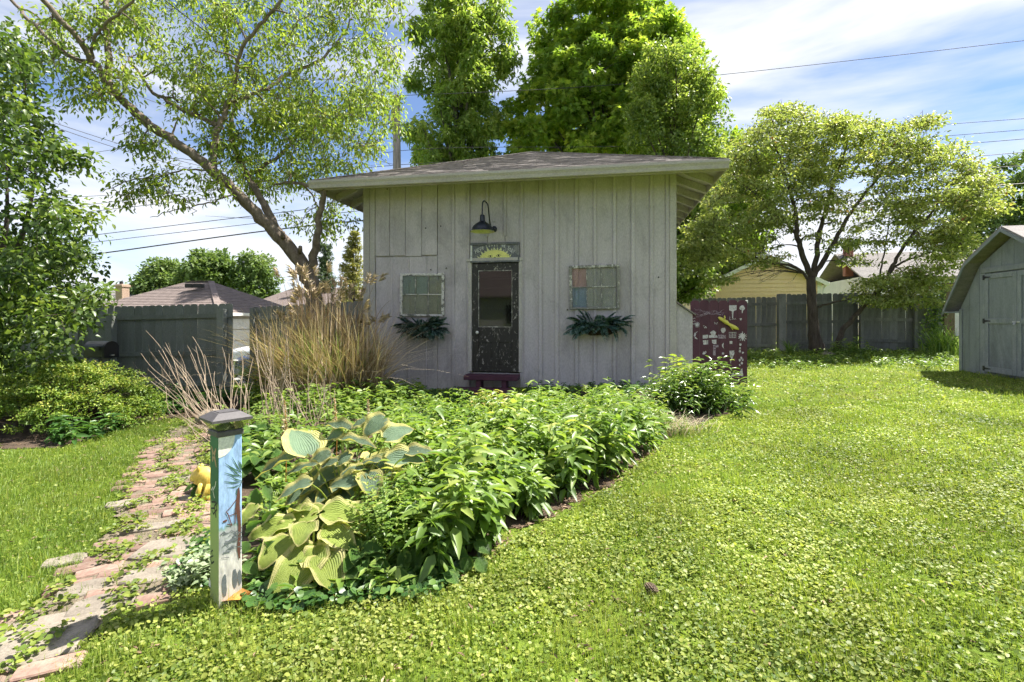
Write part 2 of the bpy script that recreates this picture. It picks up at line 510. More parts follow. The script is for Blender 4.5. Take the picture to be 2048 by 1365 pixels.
m_flaking("faint_chalk", (0.34, 0.27, 0.33), (0.09, 0.035, 0.065), 0.56, 70, (1, 1, 1), 0.9)
m_flaking("worn_white", (0.66, 0.67, 0.64), (0.16, 0.165, 0.17), 0.60, 60)
m_plain("toy_yellow", (0.62, 0.55, 0.10), 0.45)
m_surface("frog_glaze", [(0.3, (0.55, 0.38, 0.06)), (0.7, (0.80, 0.62, 0.14))], 14, (1, 1, 1), 0.35, 0.2, 0.004, 0.02, 60)
m_glass("pane_clear", (0.86, 0.89, 0.82), 0.0, 0.20, (0.46, 0.46, 0.36), 1.22)
m_glass("pane_green", (0.80, 0.87, 0.81), 0.0, 0.18, (0.42, 0.46, 0.38), 1.22)
m_glass("pane_pink", (0.99, 0.90, 0.88), 0.0, 0.10, (0.62, 0.52, 0.50), 1.22)
m_glass("pane_blue", (0.82, 0.90, 0.95), 0.0, 0.12, (0.42, 0.48, 0.52), 1.22)
m_glass("pane_grey", (0.93, 0.95, 0.92), 0.0, 0.16, (0.52, 0.53, 0.50), 1.22)
m_glass("door_glass", (0.25, 0.27, 0.27), 0.015, 0.03, (0.2, 0.2, 0.2))
m_glass("window_glass", (0.12, 0.14, 0.16), 0.15, 0.05, (0.3, 0.3, 0.32))
m_glass("lamp_lens", (0.86, 0.88, 0.72), 0.06, 0.10, (0.7, 0.72, 0.5))
m_surface("coco_liner", [(0.3, (0.022, 0.013, 0.008)), (0.7, (0.075, 0.045, 0.025))], 30, (1, 1, 1), 0.95, 0.8, 0.01)
m_surface("bark_pale", [(0.25, (0.085, 0.065, 0.048)), (0.5, (0.165, 0.13, 0.10)), (0.75, (0.27, 0.225, 0.18))], 9, (1.6, 1.6, 0.8), 0.95, 0.9, 0.015, 0.05, 34)
m_surface("bark_dark", [(0.3, (0.045, 0.035, 0.028)), (0.7, (0.12, 0.098, 0.078))], 7, (2, 2, 0.6), 0.95, 0.9, 0.015, 0.05, 40)
m_surface("bark_grey", [(0.3, (0.07, 0.063, 0.055)), (0.7, (0.16, 0.145, 0.125))], 7, (2, 2, 0.6), 0.95, 0.9, 0.015, 0.05, 40)
m_surface("pole_wood", [(0.3, (0.16, 0.135, 0.115)), (0.7, (0.30, 0.265, 0.23))], 4, (3, 3, 0.3), 0.9, 0.6, 0.01, 0.05, 40)
m_plain("wire_black", (0.012, 0.012, 0.013), 0.6)
m_plain("wire_grey", (0.05, 0.05, 0.053), 0.8)
m_surface("brick", [(0.25, (0.18, 0.10, 0.08)), (0.45, (0.235, 0.15, 0.118)), (0.6, (0.26, 0.19, 0.15)), (0.8, (0.21, 0.165, 0.125))], 9, (1, 1, 1), 0.92, 0.6, 0.006, 0.3, 50)
m_surface("concrete", [(0.25, (0.15, 0.125, 0.10)), (0.5, (0.215, 0.185, 0.15)), (0.75, (0.28, 0.245, 0.20))], 10, (1, 1, 1), 0.92, 0.5, 0.006, 0.12, 80)
m_surface("stone", [(0.25, (0.20, 0.165, 0.125)), (0.7, (0.36, 0.31, 0.25))], 6, (1, 1, 1), 0.9, 0.7, 0.02, 0.1, 40)
m_surface("soil", [(0.25, (0.045, 0.030, 0.020)), (0.5, (0.085, 0.058, 0.038)), (0.75, (0.15, 0.105, 0.07))], 9, (1, 1, 1), 0.97, 0.9, 0.03, 0.0, 60)
m_surface("path_soil", [(0.25, (0.12, 0.095, 0.065)), (0.5, (0.19, 0.155, 0.11)), (0.75, (0.25, 0.21, 0.155))], 7, (1, 1, 1), 0.97, 0.9, 0.02, 0.0, 60)
m_surface("asphalt", [(0.3, (0.22, 0.215, 0.20)), (0.7, (0.32, 0.31, 0.29))], 3, (1, 1, 1), 0.95, 0.4, 0.01, 0.0, 80)
m_surface("yellow_siding", [(0.3, (0.74, 0.53, 0.32)), (0.7, (0.80, 0.60, 0.37))], 2, (1, 1, 1), 0.6, 0.1, 0.003, 0.03)
m_surface("white_siding", [(0.3, (0.60, 0.59, 0.55)), (0.7, (0.70, 0.69, 0.65))], 2, (1, 1, 1), 0.6, 0.1, 0.003, 0.03)
m_surface("beige_siding", [(0.3, (0.50, 0.44, 0.37)), (0.7, (0.60, 0.54, 0.46))], 2, (1, 1, 1), 0.6, 0.1, 0.003, 0.03)
m_surface("house_brick", [(0.3, (0.25, 0.165, 0.12)), (0.7, (0.42, 0.31, 0.24))], 12, (1, 1, 2), 0.9, 0.5, 0.01, 0.05)
m_surface("red_brick", [(0.3, (0.25, 0.10, 0.075)), (0.7, (0.34, 0.16, 0.12))], 12, (1, 1, 2), 0.9, 0.5, 0.01, 0.05)
m_plain("white_trim", (0.72, 0.71, 0.68), 0.5)
m_plain("car_blue", (0.10, 0.13, 0.20), 0.25, 0.5)
m_plain("car_white", (0.75, 0.76, 0.78), 0.25)
m_plain("rubber", (0.02, 0.02, 0.02), 0.8)
m_plain("dark_inside", (0.03, 0.03, 0.03), 0.9)
m_surface("dry_leaf", [(0.3, (0.32, 0.13, 0.025)), (0.7, (0.55, 0.27, 0.06))], 12, (1, 1, 1), 0.6, 0.4, 0.004)
m_surface("cone_scale", [(0.3, (0.08, 0.055, 0.04)), (0.7, (0.17, 0.12, 0.085))], 14, (1, 1, 1), 0.85, 0.4, 0.004)

# leaves
m_leaf("leaf_lawn", [(0.0, (0.085, 0.155, 0.015)), (0.4, (0.19, 0.26, 0.026)), (0.75, (0.31, 0.355, 0.050)), (0.95, (0.36, 0.40, 0.08)), (1.0, (0.43, 0.44, 0.16))], 0.40, 0.5, 0.4, 1.25, 0.26)
m_leaf("leaf_grass", [(0.0, (0.085, 0.165, 0.015)), (0.5, (0.18, 0.265, 0.026)), (0.85, (0.30, 0.355, 0.045)), (1.0, (0.48, 0.42, 0.20))], 0.42, 0.45, 0.4, 1.3, 0.15)
m_leaf("leaf_bed", [(0.0, (0.050, 0.110, 0.012)), (0.45, (0.125, 0.22, 0.024)), (0.8, (0.235, 0.33, 0.045)), (1.0, (0.38, 0.42, 0.09))], 0.42, 0.42, 0.5, 1.25)
m_leaf("leaf_mixed", [(0.0, (0.040, 0.10, 0.012)), (0.5, (0.13, 0.22, 0.026)), (1.0, (0.28, 0.36, 0.06))], 0.38, 0.40, 0.5, 1.25)
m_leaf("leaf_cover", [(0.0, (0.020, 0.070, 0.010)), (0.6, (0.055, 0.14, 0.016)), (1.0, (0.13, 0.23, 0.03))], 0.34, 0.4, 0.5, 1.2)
m_leaf("leaf_golden", [(0.0, (0.055, 0.125, 0.010)), (0.45, (0.14, 0.23, 0.018)), (0.8, (0.30, 0.36, 0.04)), (1.0, (0.50, 0.44, 0.09))], 0.36, 0.5, 0.4, 1.1, 0.2)
m_leaf("leaf_goldtip", [(0.0, (0.15, 0.24, 0.03)), (0.5, (0.34, 0.38, 0.06)), (1.0, (0.58, 0.46, 0.13))], 0.36, 0.45, 0.4, 1.1)
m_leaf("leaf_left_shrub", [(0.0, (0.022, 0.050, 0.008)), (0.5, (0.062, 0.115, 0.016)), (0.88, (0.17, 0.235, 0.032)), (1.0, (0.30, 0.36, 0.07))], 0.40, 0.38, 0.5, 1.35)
m_leaf("leaf_leaning", [(0.0, (0.075, 0.135, 0.014)), (0.5, (0.175, 0.25, 0.028)), (0.9, (0.32, 0.37, 0.055)), (1.0, (0.42, 0.42, 0.12))], 0.5, 0.42, 0.45, 1.4)
m_leaf("leaf_dogwood", [(0.0, (0.10, 0.145, 0.026)), (0.4, (0.205, 0.258, 0.055)), (0.8, (0.36, 0.395, 0.125)), (0.93, (0.38, 0.35, 0.10)), (0.965, (0.30, 0.105, 0.03)), (1.0, (0.22, 0.07, 0.025))], 0.44, 0.45, 0.45, 1.35)
m_leaf("leaf_maple", [(0.0, (0.080, 0.165, 0.012)), (0.5, (0.185, 0.285, 0.024)), (1.0, (0.41, 0.46, 0.05))], 0.5, 0.45, 0.4, 1.4)
m_leaf("leaf_ash", [(0.0, (0.085, 0.160, 0.020)), (0.5, (0.19, 0.28, 0.042)), (1.0, (0.39, 0.44, 0.10))], 0.5, 0.45, 0.4, 1.4)
m_leaf("leaf_pear", [(0.0, (0.075, 0.135, 0.018)), (0.5, (0.165, 0.24, 0.036)), (1.0, (0.37, 0.42, 0.10))], 0.46, 0.4, 0.5, 1.4)
m_leaf("leaf_far", [(0.0, (0.055, 0.105, 0.025)), (0.5, (0.115, 0.185, 0.045)), (1.0, (0.21, 0.28, 0.08))], 0.36, 0.6, 0.3, 1.2)
m_leaf("leaf_fir", [(0.0, (0.035, 0.070, 0.030)), (0.5, (0.075, 0.125, 0.050)), (1.0, (0.14, 0.19, 0.08))], 0.25, 0.6, 0.3, 1.2)
m_leaf("leaf_fir_gold", [(0.0, (0.11, 0.13, 0.030)), (0.5, (0.25, 0.26, 0.06)), (1.0, (0.42, 0.37, 0.11))], 0.3, 0.6, 0.3, 1.2)
m_leaf("leaf_fern", [(0.0, (0.022, 0.07, 0.055)), (0.5, (0.07, 0.155, 0.125)), (1.0, (0.28, 0.40, 0.35))], 0.15, 0.45, 0.4, 1.0)
m_leaf("leaf_silver", [(0.0, (0.045, 0.115, 0.014)), (0.5, (0.12, 0.21, 0.030)), (1.0, (0.28, 0.34, 0.09))], 0.34, 0.27, 0.75, 1.2)
m_leaf("leaf_lily", [(0.0, (0.075, 0.16, 0.020)), (1.0, (0.22, 0.32, 0.05))], 0.4, 0.4, 0.5, 1.25)
m_leaf("straw", [(0.0, (0.24, 0.165, 0.08)), (0.45, (0.50, 0.39, 0.22)), (1.0, (0.74, 0.63, 0.43))], 0.16, 0.55, 0.4, 1.0)
m_leaf("straw_pale", [(0.0, (0.44, 0.35, 0.22)), (1.0, (0.66, 0.57, 0.41))], 0.2, 0.6, 0.3, 1.1)
m_leaf("twig", [(0.0, (0.19, 0.14, 0.09)), (1.0, (0.41, 0.33, 0.23))], 0.0, 0.7, 0.3)
m_leaf("litter", [(0.0, (0.07, 0.045, 0.028)), (0.5, (0.19, 0.125, 0.075)), (1.0, (0.42, 0.31, 0.2))], 0.1, 0.8, 0.3)
m_leaf("leaf_lime", [(0.0, (0.20, 0.30, 0.03)), (1.0, (0.38, 0.42, 0.07))], 0.45, 0.35, 0.5, 1.2)
m_leaf("leaf_variegated", [(0.0, (0.09, 0.17, 0.05)), (1.0, (0.40, 0.46, 0.28))], 0.3, 0.4, 0.5, 1.1)

def m_hosta(name, centre, centre2, edge, edge2, lo, hi):
    """broad leaf: quilted centre and paler margin, read from the leaf's own edge value"""
    m, nt, b, out = new_mat(name)
    at = nt.nodes.new("ShaderNodeAttribute"); at.attribute_name = "v"
    av = nt.nodes.new("ShaderNodeAttribute"); av.attribute_name = "vein"
    mp = coords(nt, (1, 1, 1)); n1 = noise(nt, mp, 26, 5, 0.6)
    ad = nt.nodes.new("ShaderNodeMath"); ad.operation = "MULTIPLY_ADD"; ad.inputs[1].default_value = 0.42
    nt.links.new(n1.outputs["Fac"], ad.inputs[0]); nt.links.new(at.outputs["Fac"], ad.inputs[2])
    r = ramp(nt, [(lo + 0.21, (0, 0, 0)), (hi + 0.21, (1, 1, 1))])
    nt.links.new(ad.outputs[0], r.inputs["Fac"])
    n2 = noise(nt, mp, 9, 4)
    cc = mix(nt, n2.outputs["Fac"], centre, centre2); ce = mix(nt, n2.outputs["Fac"], edge, edge2)
    c = mix(nt, r.outputs["Color"], cc, ce)
    oi = nt.nodes.new("ShaderNodeObjectInfo")
    g2 = ramp(nt, [(0.0, (0.78,) * 3), (1.0, (1.2,) * 3)]); nt.links.new(oi.outputs["Random"], g2.inputs["Fac"])
    c = mix(nt, 1.0, c, g2.outputs["Color"], "MULTIPLY")
    nt.links.new(c, b.inputs["Base Color"]); b.inputs["Roughness"].default_value = 0.55
    b.inputs["Specular IOR Level"].default_value = 0.35
    wv = nt.nodes.new("ShaderNodeMath"); wv.operation = "SINE"
    ws = nt.nodes.new("ShaderNodeMath"); ws.operation = "MULTIPLY"; ws.inputs[1].default_value = 62.0
    nt.links.new(av.outputs["Fac"], ws.inputs[0]); nt.links.new(ws.outputs[0], wv.inputs[0])
    n4 = noise(nt, mp, 55, 3)
    hh = nt.nodes.new("ShaderNodeMath"); hh.operation = "MULTIPLY_ADD"; hh.inputs[1].default_value = 0.35
    nt.links.new(wv.outputs[0], hh.inputs[0]); nt.links.new(n4.outputs["Fac"], hh.inputs[2])
    bump(nt, b, hh.outputs[0], 0.75, 0.007)
    tr = nt.nodes.new("ShaderNodeBsdfTranslucent")
    nt.links.new(mix(nt, 1.0, c, (1.3, 1.35, 0.7), "MULTIPLY"), tr.inputs["Color"])
    ms = nt.nodes.new("ShaderNodeMixShader"); ms.inputs[0].default_value = 0.3
    nt.links.new(b.outputs[0], ms.inputs[1]); nt.links.new(tr.outputs[0], ms.inputs[2]); nt.links.new(ms.outputs[0], out.inputs["Surface"])
m_hosta("hosta_blue", (0.12, 0.19, 0.115), (0.19, 0.27, 0.17), (0.46, 0.44, 0.13), (0.60, 0.54, 0.22), 0.52, 0.74)
m_hosta("hosta_lime", (0.19, 0.27, 0.045), (0.33, 0.39, 0.08), (0.44, 0.44, 0.13), (0.62, 0.56, 0.27), 0.64, 0.92)
m_hosta("hosta_green", (0.055, 0.14, 0.020), (0.09, 0.19, 0.03), (0.13, 0.24, 0.04), (0.18, 0.28, 0.05), 0.7, 0.9)
m_hosta("big_leaf", (0.075, 0.17, 0.028), (0.12, 0.23, 0.045), (0.14, 0.25, 0.05), (0.2, 0.3, 0.07), 0.6, 0.95)

def m_ground():
    m, nt, b, out = new_mat("lawn_ground")
    mp = coords(nt, (1, 1, 1))
    n1 = noise(nt, mp, 1.3, 6, 0.6); n2 = noise(nt, mp, 22, 6, 0.65); n3 = noise(nt, mp, 90, 3)
    r1 = ramp(nt, [(0.3, (0.085, 0.145, 0.018)), (0.5, (0.135, 0.20, 0.026)), (0.7, (0.19, 0.22, 0.045))])
    nt.links.new(n1.outputs["Fac"], r1.inputs["Fac"])
    r2 = ramp(nt, [(0.35, (0.55, 0.50, 0.42)), (0.5, (0.95, 0.95, 0.9)), (0.7, (1.35, 1.25, 1.1))])
    nt.links.new(n2.outputs["Fac"], r2.inputs["Fac"])
    c = mix(nt, 1.0, r1.outputs["Color"], r2.outputs["Color"], "MULTIPLY")
    nt.links.new(c, b.inputs["Base Color"]); b.inputs["Roughness"].default_value = 0.95
    b.inputs["Specular IOR Level"].default_value = 0.15
    bump(nt, b, n3.outputs["Fac"], 0.8, 0.03)
m_ground()

# ------------------------------------------------------------------ the ground
def axis_pts(lo, hi, step, far):
    a = list(np.arange(lo, hi + 1e-6, step)); d = step; x = hi; y = lo; up = []; dn = []
    while x < far: d *= 1.5; x += d; up.append(x)
    d = step
    while y > -far: d *= 1.5; y -= d; dn.append(y)
    return np.array(dn[::-1] + a + up)
gx, gy = axis_pts(-18, 18, 0.3, 900), axis_pts(-6, 26, 0.3, 1500)
XX, YY = np.meshgrid(gx, gy)
ZZ = gz(XX, YY)
nx, ny = len(gx), len(gy)
ii = np.arange((ny - 1) * (nx - 1)); rr, cc_ = ii // (nx - 1), ii % (nx - 1); q = rr * nx + cc_
tag(np_obj("ground", np.stack([XX.ravel(), YY.ravel(), ZZ.ravel()], 1), np.stack([q, q + 1, q + nx + 1, q + nx], 1), "lawn_ground", smooth=True), kind="structure")

def sheet(name, poly, lift, mat, step=0.12, kind="structure"):
    """ground sheet that follows the terrain inside an outline"""
    p = np.array([g[:2] for g in poly]); lo, hi = p.min(0) - step, p.max(0) + step
    xs, ys = np.arange(lo[0], hi[0] + step, step), np.arange(lo[1], hi[1] + step, step)
    X, Y = np.meshgrid(xs, ys); n = len(xs)
    jx = X + rng.uniform(-.3, .3, X.shape) * step; jy = Y + rng.uniform(-.3, .3, X.shape) * step
    ins = in_poly(np.stack([jx.ravel(), jy.ravel()], 1), poly)
    i = np.arange((len(ys) - 1) * (n - 1)); a = (i // (n - 1)) * n + i % (n - 1)
    F = np.stack([a, a + 1, a + n + 1, a + n], 1); F = F[ins[F].all(1)]
    Z = gz(jx, jy) + lift
    o = np_obj(name, np.stack([jx.ravel(), jy.ravel(), Z.ravel()], 1), F, mat, smooth=True)
    return tag(o, kind=kind)

BED = [G(*p) for p in [(430, 1185), (520, 1222), (620, 1212), (700, 1205), (850, 1200), (960, 1135), (1060, 1062), (1110, 1040), (1220, 980), (1330, 892), (1400, 852), (1465, 832),
                       (1478, 795), (1340, 776), (1050, 784), (780, 786), (640, 790), (480, 830), (425, 850), (418, 905), (436, 990), (440, 1090)]]
PATH = [G(*p) for p in [(-60, 1262), (60, 1215), (150, 1150), (215, 1050), (262, 960), (292, 895), (330, 862), (400, 838), (440, 850), (418, 905), (436, 990), (440, 1090), (425, 1160), (300, 1215), (200, 1262), (130, 1330), (40, 1400), (-100, 1440)]]
FENCEBED = [G(*p) for p in [(-20, 905), (120, 900), (250, 860), (330, 840), (420, 842), (470, 830), (520, 800), (520, 790), (440, 793), (250, 796), (150, 800), (-80, 800)]]
sheet("garden_bed", BED, 0.006, "soil")
sheet("fence_bed", FENCEBED, 0.008, "soil")
path = sheet("brick_path", PATH, 0.012, "path_soil", 0.08)

# bricks and slabs of the path
def slab_mesh(w, d, h, seed):
    r = random.Random(seed); k = 10; top = []
    for i in range(k):
        a = 2 * math.pi * i / k
        x, y = math.cos(a), math.sin(a); m = max(abs(x), abs(y)) ** 0.82
        s = r.uniform(0.9, 1.05)
        top.append((x / m * w / 2 * s, y / m * d / 2 * s))
    mb = MB(); n = k
    vs = [(x * 1.03, y * 1.03, -h) for x, y in top] + [(x, y, -0.006) for x, y in top] + [(x * 0.95, y * 0.95, r.uniform(-.002, .002)) for x, y in top]
    fs = [tuple(range(2 * n, 3 * n))]
    for t in range(2):
        for i in range(n):
            j = (i + 1) % n; fs.append((t * n + i, t * n + j, (t + 1) * n + j, (t + 1) * n + i))
    return mb.add(vs, fs)
brick_meshes = []
for i in range(5):
    r_ = random.Random(i); mb = MB().box(-.103, .103, -.051, .051, -.05, .004, 0.006)
    mb.v = [(x + r_.uniform(-.004, .004), y + r_.uniform(-.004, .004), z + r_.uniform(-.002, .002)) for x, y, z in mb.v]
    brick_meshes.append(mb.mesh("brick", "brick"))
slabs = [((62, 1290), .42, .42, 20), ((352, 1100), .42, .30, 8), ((300, 1158), .24, .18, 14), ((250, 1012), .26, .16, 24), ((352, 960), .24, .15, 10), ((390, 1000), .2, .14, 12), ((170, 1185), .22, .17, 30), ((480 - 115, 1052), .2, .15, 12), ((300, 1060), .3, .12, 25), ((205, 1215), .26, .18, 30), ((130, 1128), .2, .13, 25)]
slab_xy = []
for i, ((px, py), w, d, a) in enumerate(slabs):
    g = G(px, py); slab_xy.append((g[0], g[1], max(w, d) / 2))
    o = slab_mesh(w, d, .05, i).build("paving_slab", "concrete", path)
    o.location = (g[0], g[1], g[2] + 0.026); o.rotation_euler = (R(random.uniform(-1.5, 1.5)), R(random.uniform(-1.5, 1.5)), R(a))
count = 0
pdir = math.atan2(G(330, 870)[1] - G(120, 1230)[1], G(330, 870)[0] - G(120, 1230)[0])
pc = np.mean([p[:2] for p in PATH], 0)
for i in range(-26, 27):
    for j in range(-12, 13):
        u, v = i * 0.112, j * 0.212 + (i % 2) * 0.106
        x = pc[0] + math.cos(pdir) * u - math.sin(pdir) * v; y = pc[1] + math.sin(pdir) * u + math.cos(pdir) * v
        # several runs of bricks turn the other way
        turn = vnoise(np.array([x]), np.array([y]), 1.3, 4)[0] > 0.62
        x += random.gauss(0, .008); y += random.gauss(0, .008)
        if not in_poly(np.array([[x, y]]), PATH)[0] or random.random() < 0.20: continue
        if any((x - sx) ** 2 + (y - sy) ** 2 < (sr * 0.85) ** 2 for sx, sy, sr in slab_xy): continue
        if count >= 290 or y < 1.2: continue
        o = bpy.data.objects.new("brick", random.choice(brick_meshes)); link(o, path); count += 1
        o.location = (x, y, float(gz(x, y)) + 0.013 + random.uniform(-.008, .008))
        o.rotation_euler = (R(random.gauss(0, 1.6)), R(random.gauss(0, 1.6)), pdir + R(90) + R(random.gauss(0, 4)) + (R(4) if turn else 0))

# drive behind the left fence
sheet("driveway", [(-16, 13.4), (-3.2, 12.6), (-3.0, 17.5), (-8, 24), (-16, 24)], 0.012, "asphalt", 0.4)

# ------------------------------------------------------------------ the board-and-batten shed
P0 = np.array([-0.318, 9.35, 0.0])
S_LEFT, SW = -2.603, 5.83
O_SHED = P0 + S_LEFT * E1
def fac(px, py):
    a = (px - 1024.0) / FPX
    s = (a * P0[1] - P0[0]) / (math.cos(TH) + math.sin(TH) * a)
    Y = P0[1] - math.sin(TH) * s
    return s - S_LEFT, CAM_H - (py - HORIZON) / FPX * Y
def fu(px): return fac(px, 600)[0]
def fz(px, py): return fac(px, py)[1]

shed = empty("garden_shed", (O_SHED[0], O_SHED[1], 0), -TH, "grey board and batten garden shed with a dark door and low hipped roof", "shed")
WALL_TOP, EAVE, OV, PEAK = 4.04, 3.82, 0.70, 5.32
du0, du1, dz0, dz1 = fu(945), fu(1037), fz(990, 744), fz(990, 527)
wall = MB()
wall.box(0, du0 - .03, .03, .13, -.25, WALL_TOP).box(du1 + .03, SW, .03, .13, -.25, WALL_TOP).box(du0 - .03, du1 + .03, .03, .13, dz1 + .02, WALL_TOP).box(du0 - .03, du1 + .03, .03, .13, -.25, dz0 - .02)
wall.box(0, .1, .13, SW, -.25, WALL_TOP).box(SW - .1, SW, .13, SW, -.25, WALL_TOP).box(.1, SW - .1, SW - .1, SW, -.25, WALL_TOP).box(.1, SW - .1, .13, SW - .1, -.2, -.02)
wall.build("wall", "grey_board", shed)
seams = [fu(p) for p in (751, 780, 811, 844, 875, 907, 940, 975, 1010, 1044, 1081, 1114, 1153, 1190, 1229, 1266, 1303, 1335)] + [SW]
zsplit = fz(800, 514)
def board(u0, u1, z0, z1, v0):
    g = 0.004
    if z1 - z0 < .05 or u1 - u0 < .03: return
    MB().box(u0 + g, u1 - g, v0, .028, z0, z1, 0.004).build("board", "grey_board", shed)
edges = [0.0] + seams
for i in range(len(edges) - 1):
    u0, u1 = edges[i], edges[i + 1]
    pr = random.uniform(0.000, 0.006)
    if i in (1, 2, 3, 4):     # re-faced boards, lapped over lower ones
        board(u0, u1, zsplit + random.choice((0, .02)), WALL_TOP - .01, -.014)
        continue
    if u1 <= du0 - .03 or u0 >= du1 + .03: board(u0, u1, -.2, WALL_TOP - .01, pr)
    else:
        board(u0, u1, dz1 + .13, WALL_TOP - .01, pr)
        if u0 < du0 - .05: board(u0, du0 - .03, -.2, dz1 + .125, pr)
        if u1 > du1 + .05: board(du1 + .03, u1, -.2, dz1 + .125, pr)
low = [fu(751), fu(784), fu(817), fu(852), fu(875)]
for a, b in zip(low, low[1:]): board(a, b, -.2, zsplit - .004, random.uniform(.002, .008))
def batten(u, z0, z1, w=.055, t=.022):
    MB().box(u - w / 2, u + w / 2, -t, -.0005, z0, z1, 0.005).build("batten", "grey_board", shed)
for px in (907, 1044, 1081, 1114, 1153, 1190, 1229, 1266, 1303, 1335): batten(fu(px), -.2, WALL_TOP - .02, random.uniform(.05, .07))
for px in (940, 975, 1010): batten(fu(px) + (.0 if px != 940 else -.03), dz1 + (.50 if px != 940 else -2.6), WALL_TOP - .02)
for px in (784, 817, 852): batten(fu(px), -.2, zsplit - .01, .035, .012)
for u0, u1 in ((-.025, .11), (.115, fu(751) + .0), (SW - .09, SW + .025)):
    MB().box(u0, u1, -.034, .0 if u0 < .1 else -.0004, -.2, WALL_TOP - .02, .006).build("corner_board", "grey_trim", shed)
for px, py in ((852, 457), (882, 453), (1317, 555), (862, 540), (893, 537), (1135, 620), (775, 379)):
    u, z = fac(px, py); MB().lathe([(0, -.024), (.012, -.022), (.014, -.016)], 8, (u, 0, z), "Y").build("nail_head", "black_iron", shed)
u, z = fac(989, 443); MB().lathe([(0, -.05), (.012, -.045), (.014, -.02), (.014, 0)], 10, (u, 0, z), "Y").build("hook", "bright_metal", shed)
# roof: four planes on a square plan, shingled
roof = MB(); c = SW / 2; lo, hi = -OV, SW + OV
roof.add([(lo, lo, EAVE), (hi, lo, EAVE), (hi, hi, EAVE), (lo, hi, EAVE), (c, c, PEAK), (lo, lo, EAVE - .03), (hi, lo, EAVE - .03), (hi, hi, EAVE - .03), (lo, hi, EAVE - .03), (c, c, PEAK - .03)],
         [(0, 1, 4), (1, 2, 4), (2, 3, 4), (3, 0, 4), (6, 5, 9), (7, 6, 9), (8, 7, 9), (5, 8, 9), (0, 5, 6, 1), (1, 6, 7, 2), (2, 7, 8, 3), (3, 8, 5, 0)])
roof_o = roof.build("roof", "shingle", shed)
sh = MB(); half = hi - c; n_c = 27; rise = (PEAK - EAVE) / half
rs = random.Random(3)
for side in range(4):
    for k in range(n_c):
        d0, d1 = k * half / n_c - (.03 if k == 0 else 0), (k + 1) * half / n_c + .02
        a = -half + d0
        x = -(half - d0)
        while x < half - d0 - .02:
            w = rs.uniform(.22, .34); x1 = min(x + w, half - d0)
            xa, xb = max(x, -(half - d1)), min(x1, half - d1)
            if xb < xa: xa = xb = min(max(x, -(half - d1)), half - d1) if abs(x) < half - d1 else max(min(x1, half - d1), -(half - d1))
            t0, t1 = rs.uniform(.016, .026), .006; e = rs.uniform(-.012, .006)
            pts = [(x + .003, -half + d0 + e, EAVE + d0 * rise + t0), (x1 - .003, -half + d0 + e, EAVE + d0 * rise + t0), (xb, -half + d1, EAVE + d1 * rise + t1), (xa, -half + d1, EAVE + d1 * rise + t1),
                   (x + .003, -half + d0 + e, EAVE + d0 * rise), (x1 - .003, -half + d0 + e, EAVE + d0 * rise)]
            ca, sa = math.cos(side * math.pi / 2), math.sin(side * math.pi / 2)
            pts = [(c + px_ * ca - py_ * sa, c + px_ * sa + py_ * ca, pz_) for px_, py_, pz_ in pts]
            sh.add(pts, [(0, 1, 2, 3), (4, 5, 1, 0)])
            x = x1
tag(sh.build("shingles", "shingle", roof_o), kind="stuff")
for i in range(4):
    ang = i * math.pi / 2
    mb = MB(); n_ = 24
    for k in range(n_):
        t0, t1 = k / n_, (k + 1) / n_ + .012
        p0 = Vector((-half, -half, EAVE)).lerp(Vector((0, 0, PEAK)), t0); p1 = Vector((-half, -half, EAVE)).lerp(Vector((0, 0, PEAK)), min(t1, 1))
        mb.bar(p0 + Vector((0, 0, .022)), p1 + Vector((0, 0, .014)), .09, .012)
    mb.xform(Matrix.Translation((c, c, 0)) @ Matrix.Rotation(ang, 4, "Z"))
    mb.build("hip_cap", "shingle", roof_o)
# fascia, gutter, rafter tails, soffit boards
fh = .17
MB().box(lo + .03, hi - .03, lo + .005, lo + .03, EAVE - fh, EAVE - .012, .004).build("fascia", "fascia_paint", shed)
MB().box(lo + .03, hi - .03, hi - .03, hi - .005, EAVE - fh, EAVE - .012, .004).build("fascia", "fascia_paint", shed)
for x0, x1 in ((lo + .004, lo + .029), (hi - .029, hi - .004)): MB().box(x0, x1, lo + .004, hi - .004, EAVE - fh, EAVE - .012, .004).build("fascia", "fascia_paint", shed)
prof = [(0, 0), (0, .115), (-.012, .118), (-.012, .105), (-.085, .105), (-.098, .118), (-.102, .085), (-.082, .05), (-.074, .006), (-.066, 0)]
g_ = MB(); n_ = len(prof)
for u_ in (lo - .02, hi + .02): g_.v += [(u_, lo + .002 + p, EAVE - .155 + q_ * 1.25) for p, q_ in prof]
for i in range(n_): j = (i + 1) % n_; g_.f.append((i, j, n_ + j, n_ + i))
g_.f += [tuple(range(n_)), tuple(range(2 * n_ - 1, n_ - 1, -1))]
g_.build("gutter", "fascia_paint", shed)
def zr(d): return EAVE - .035 + d * rise        # underside of the deck, d metres in from the eave
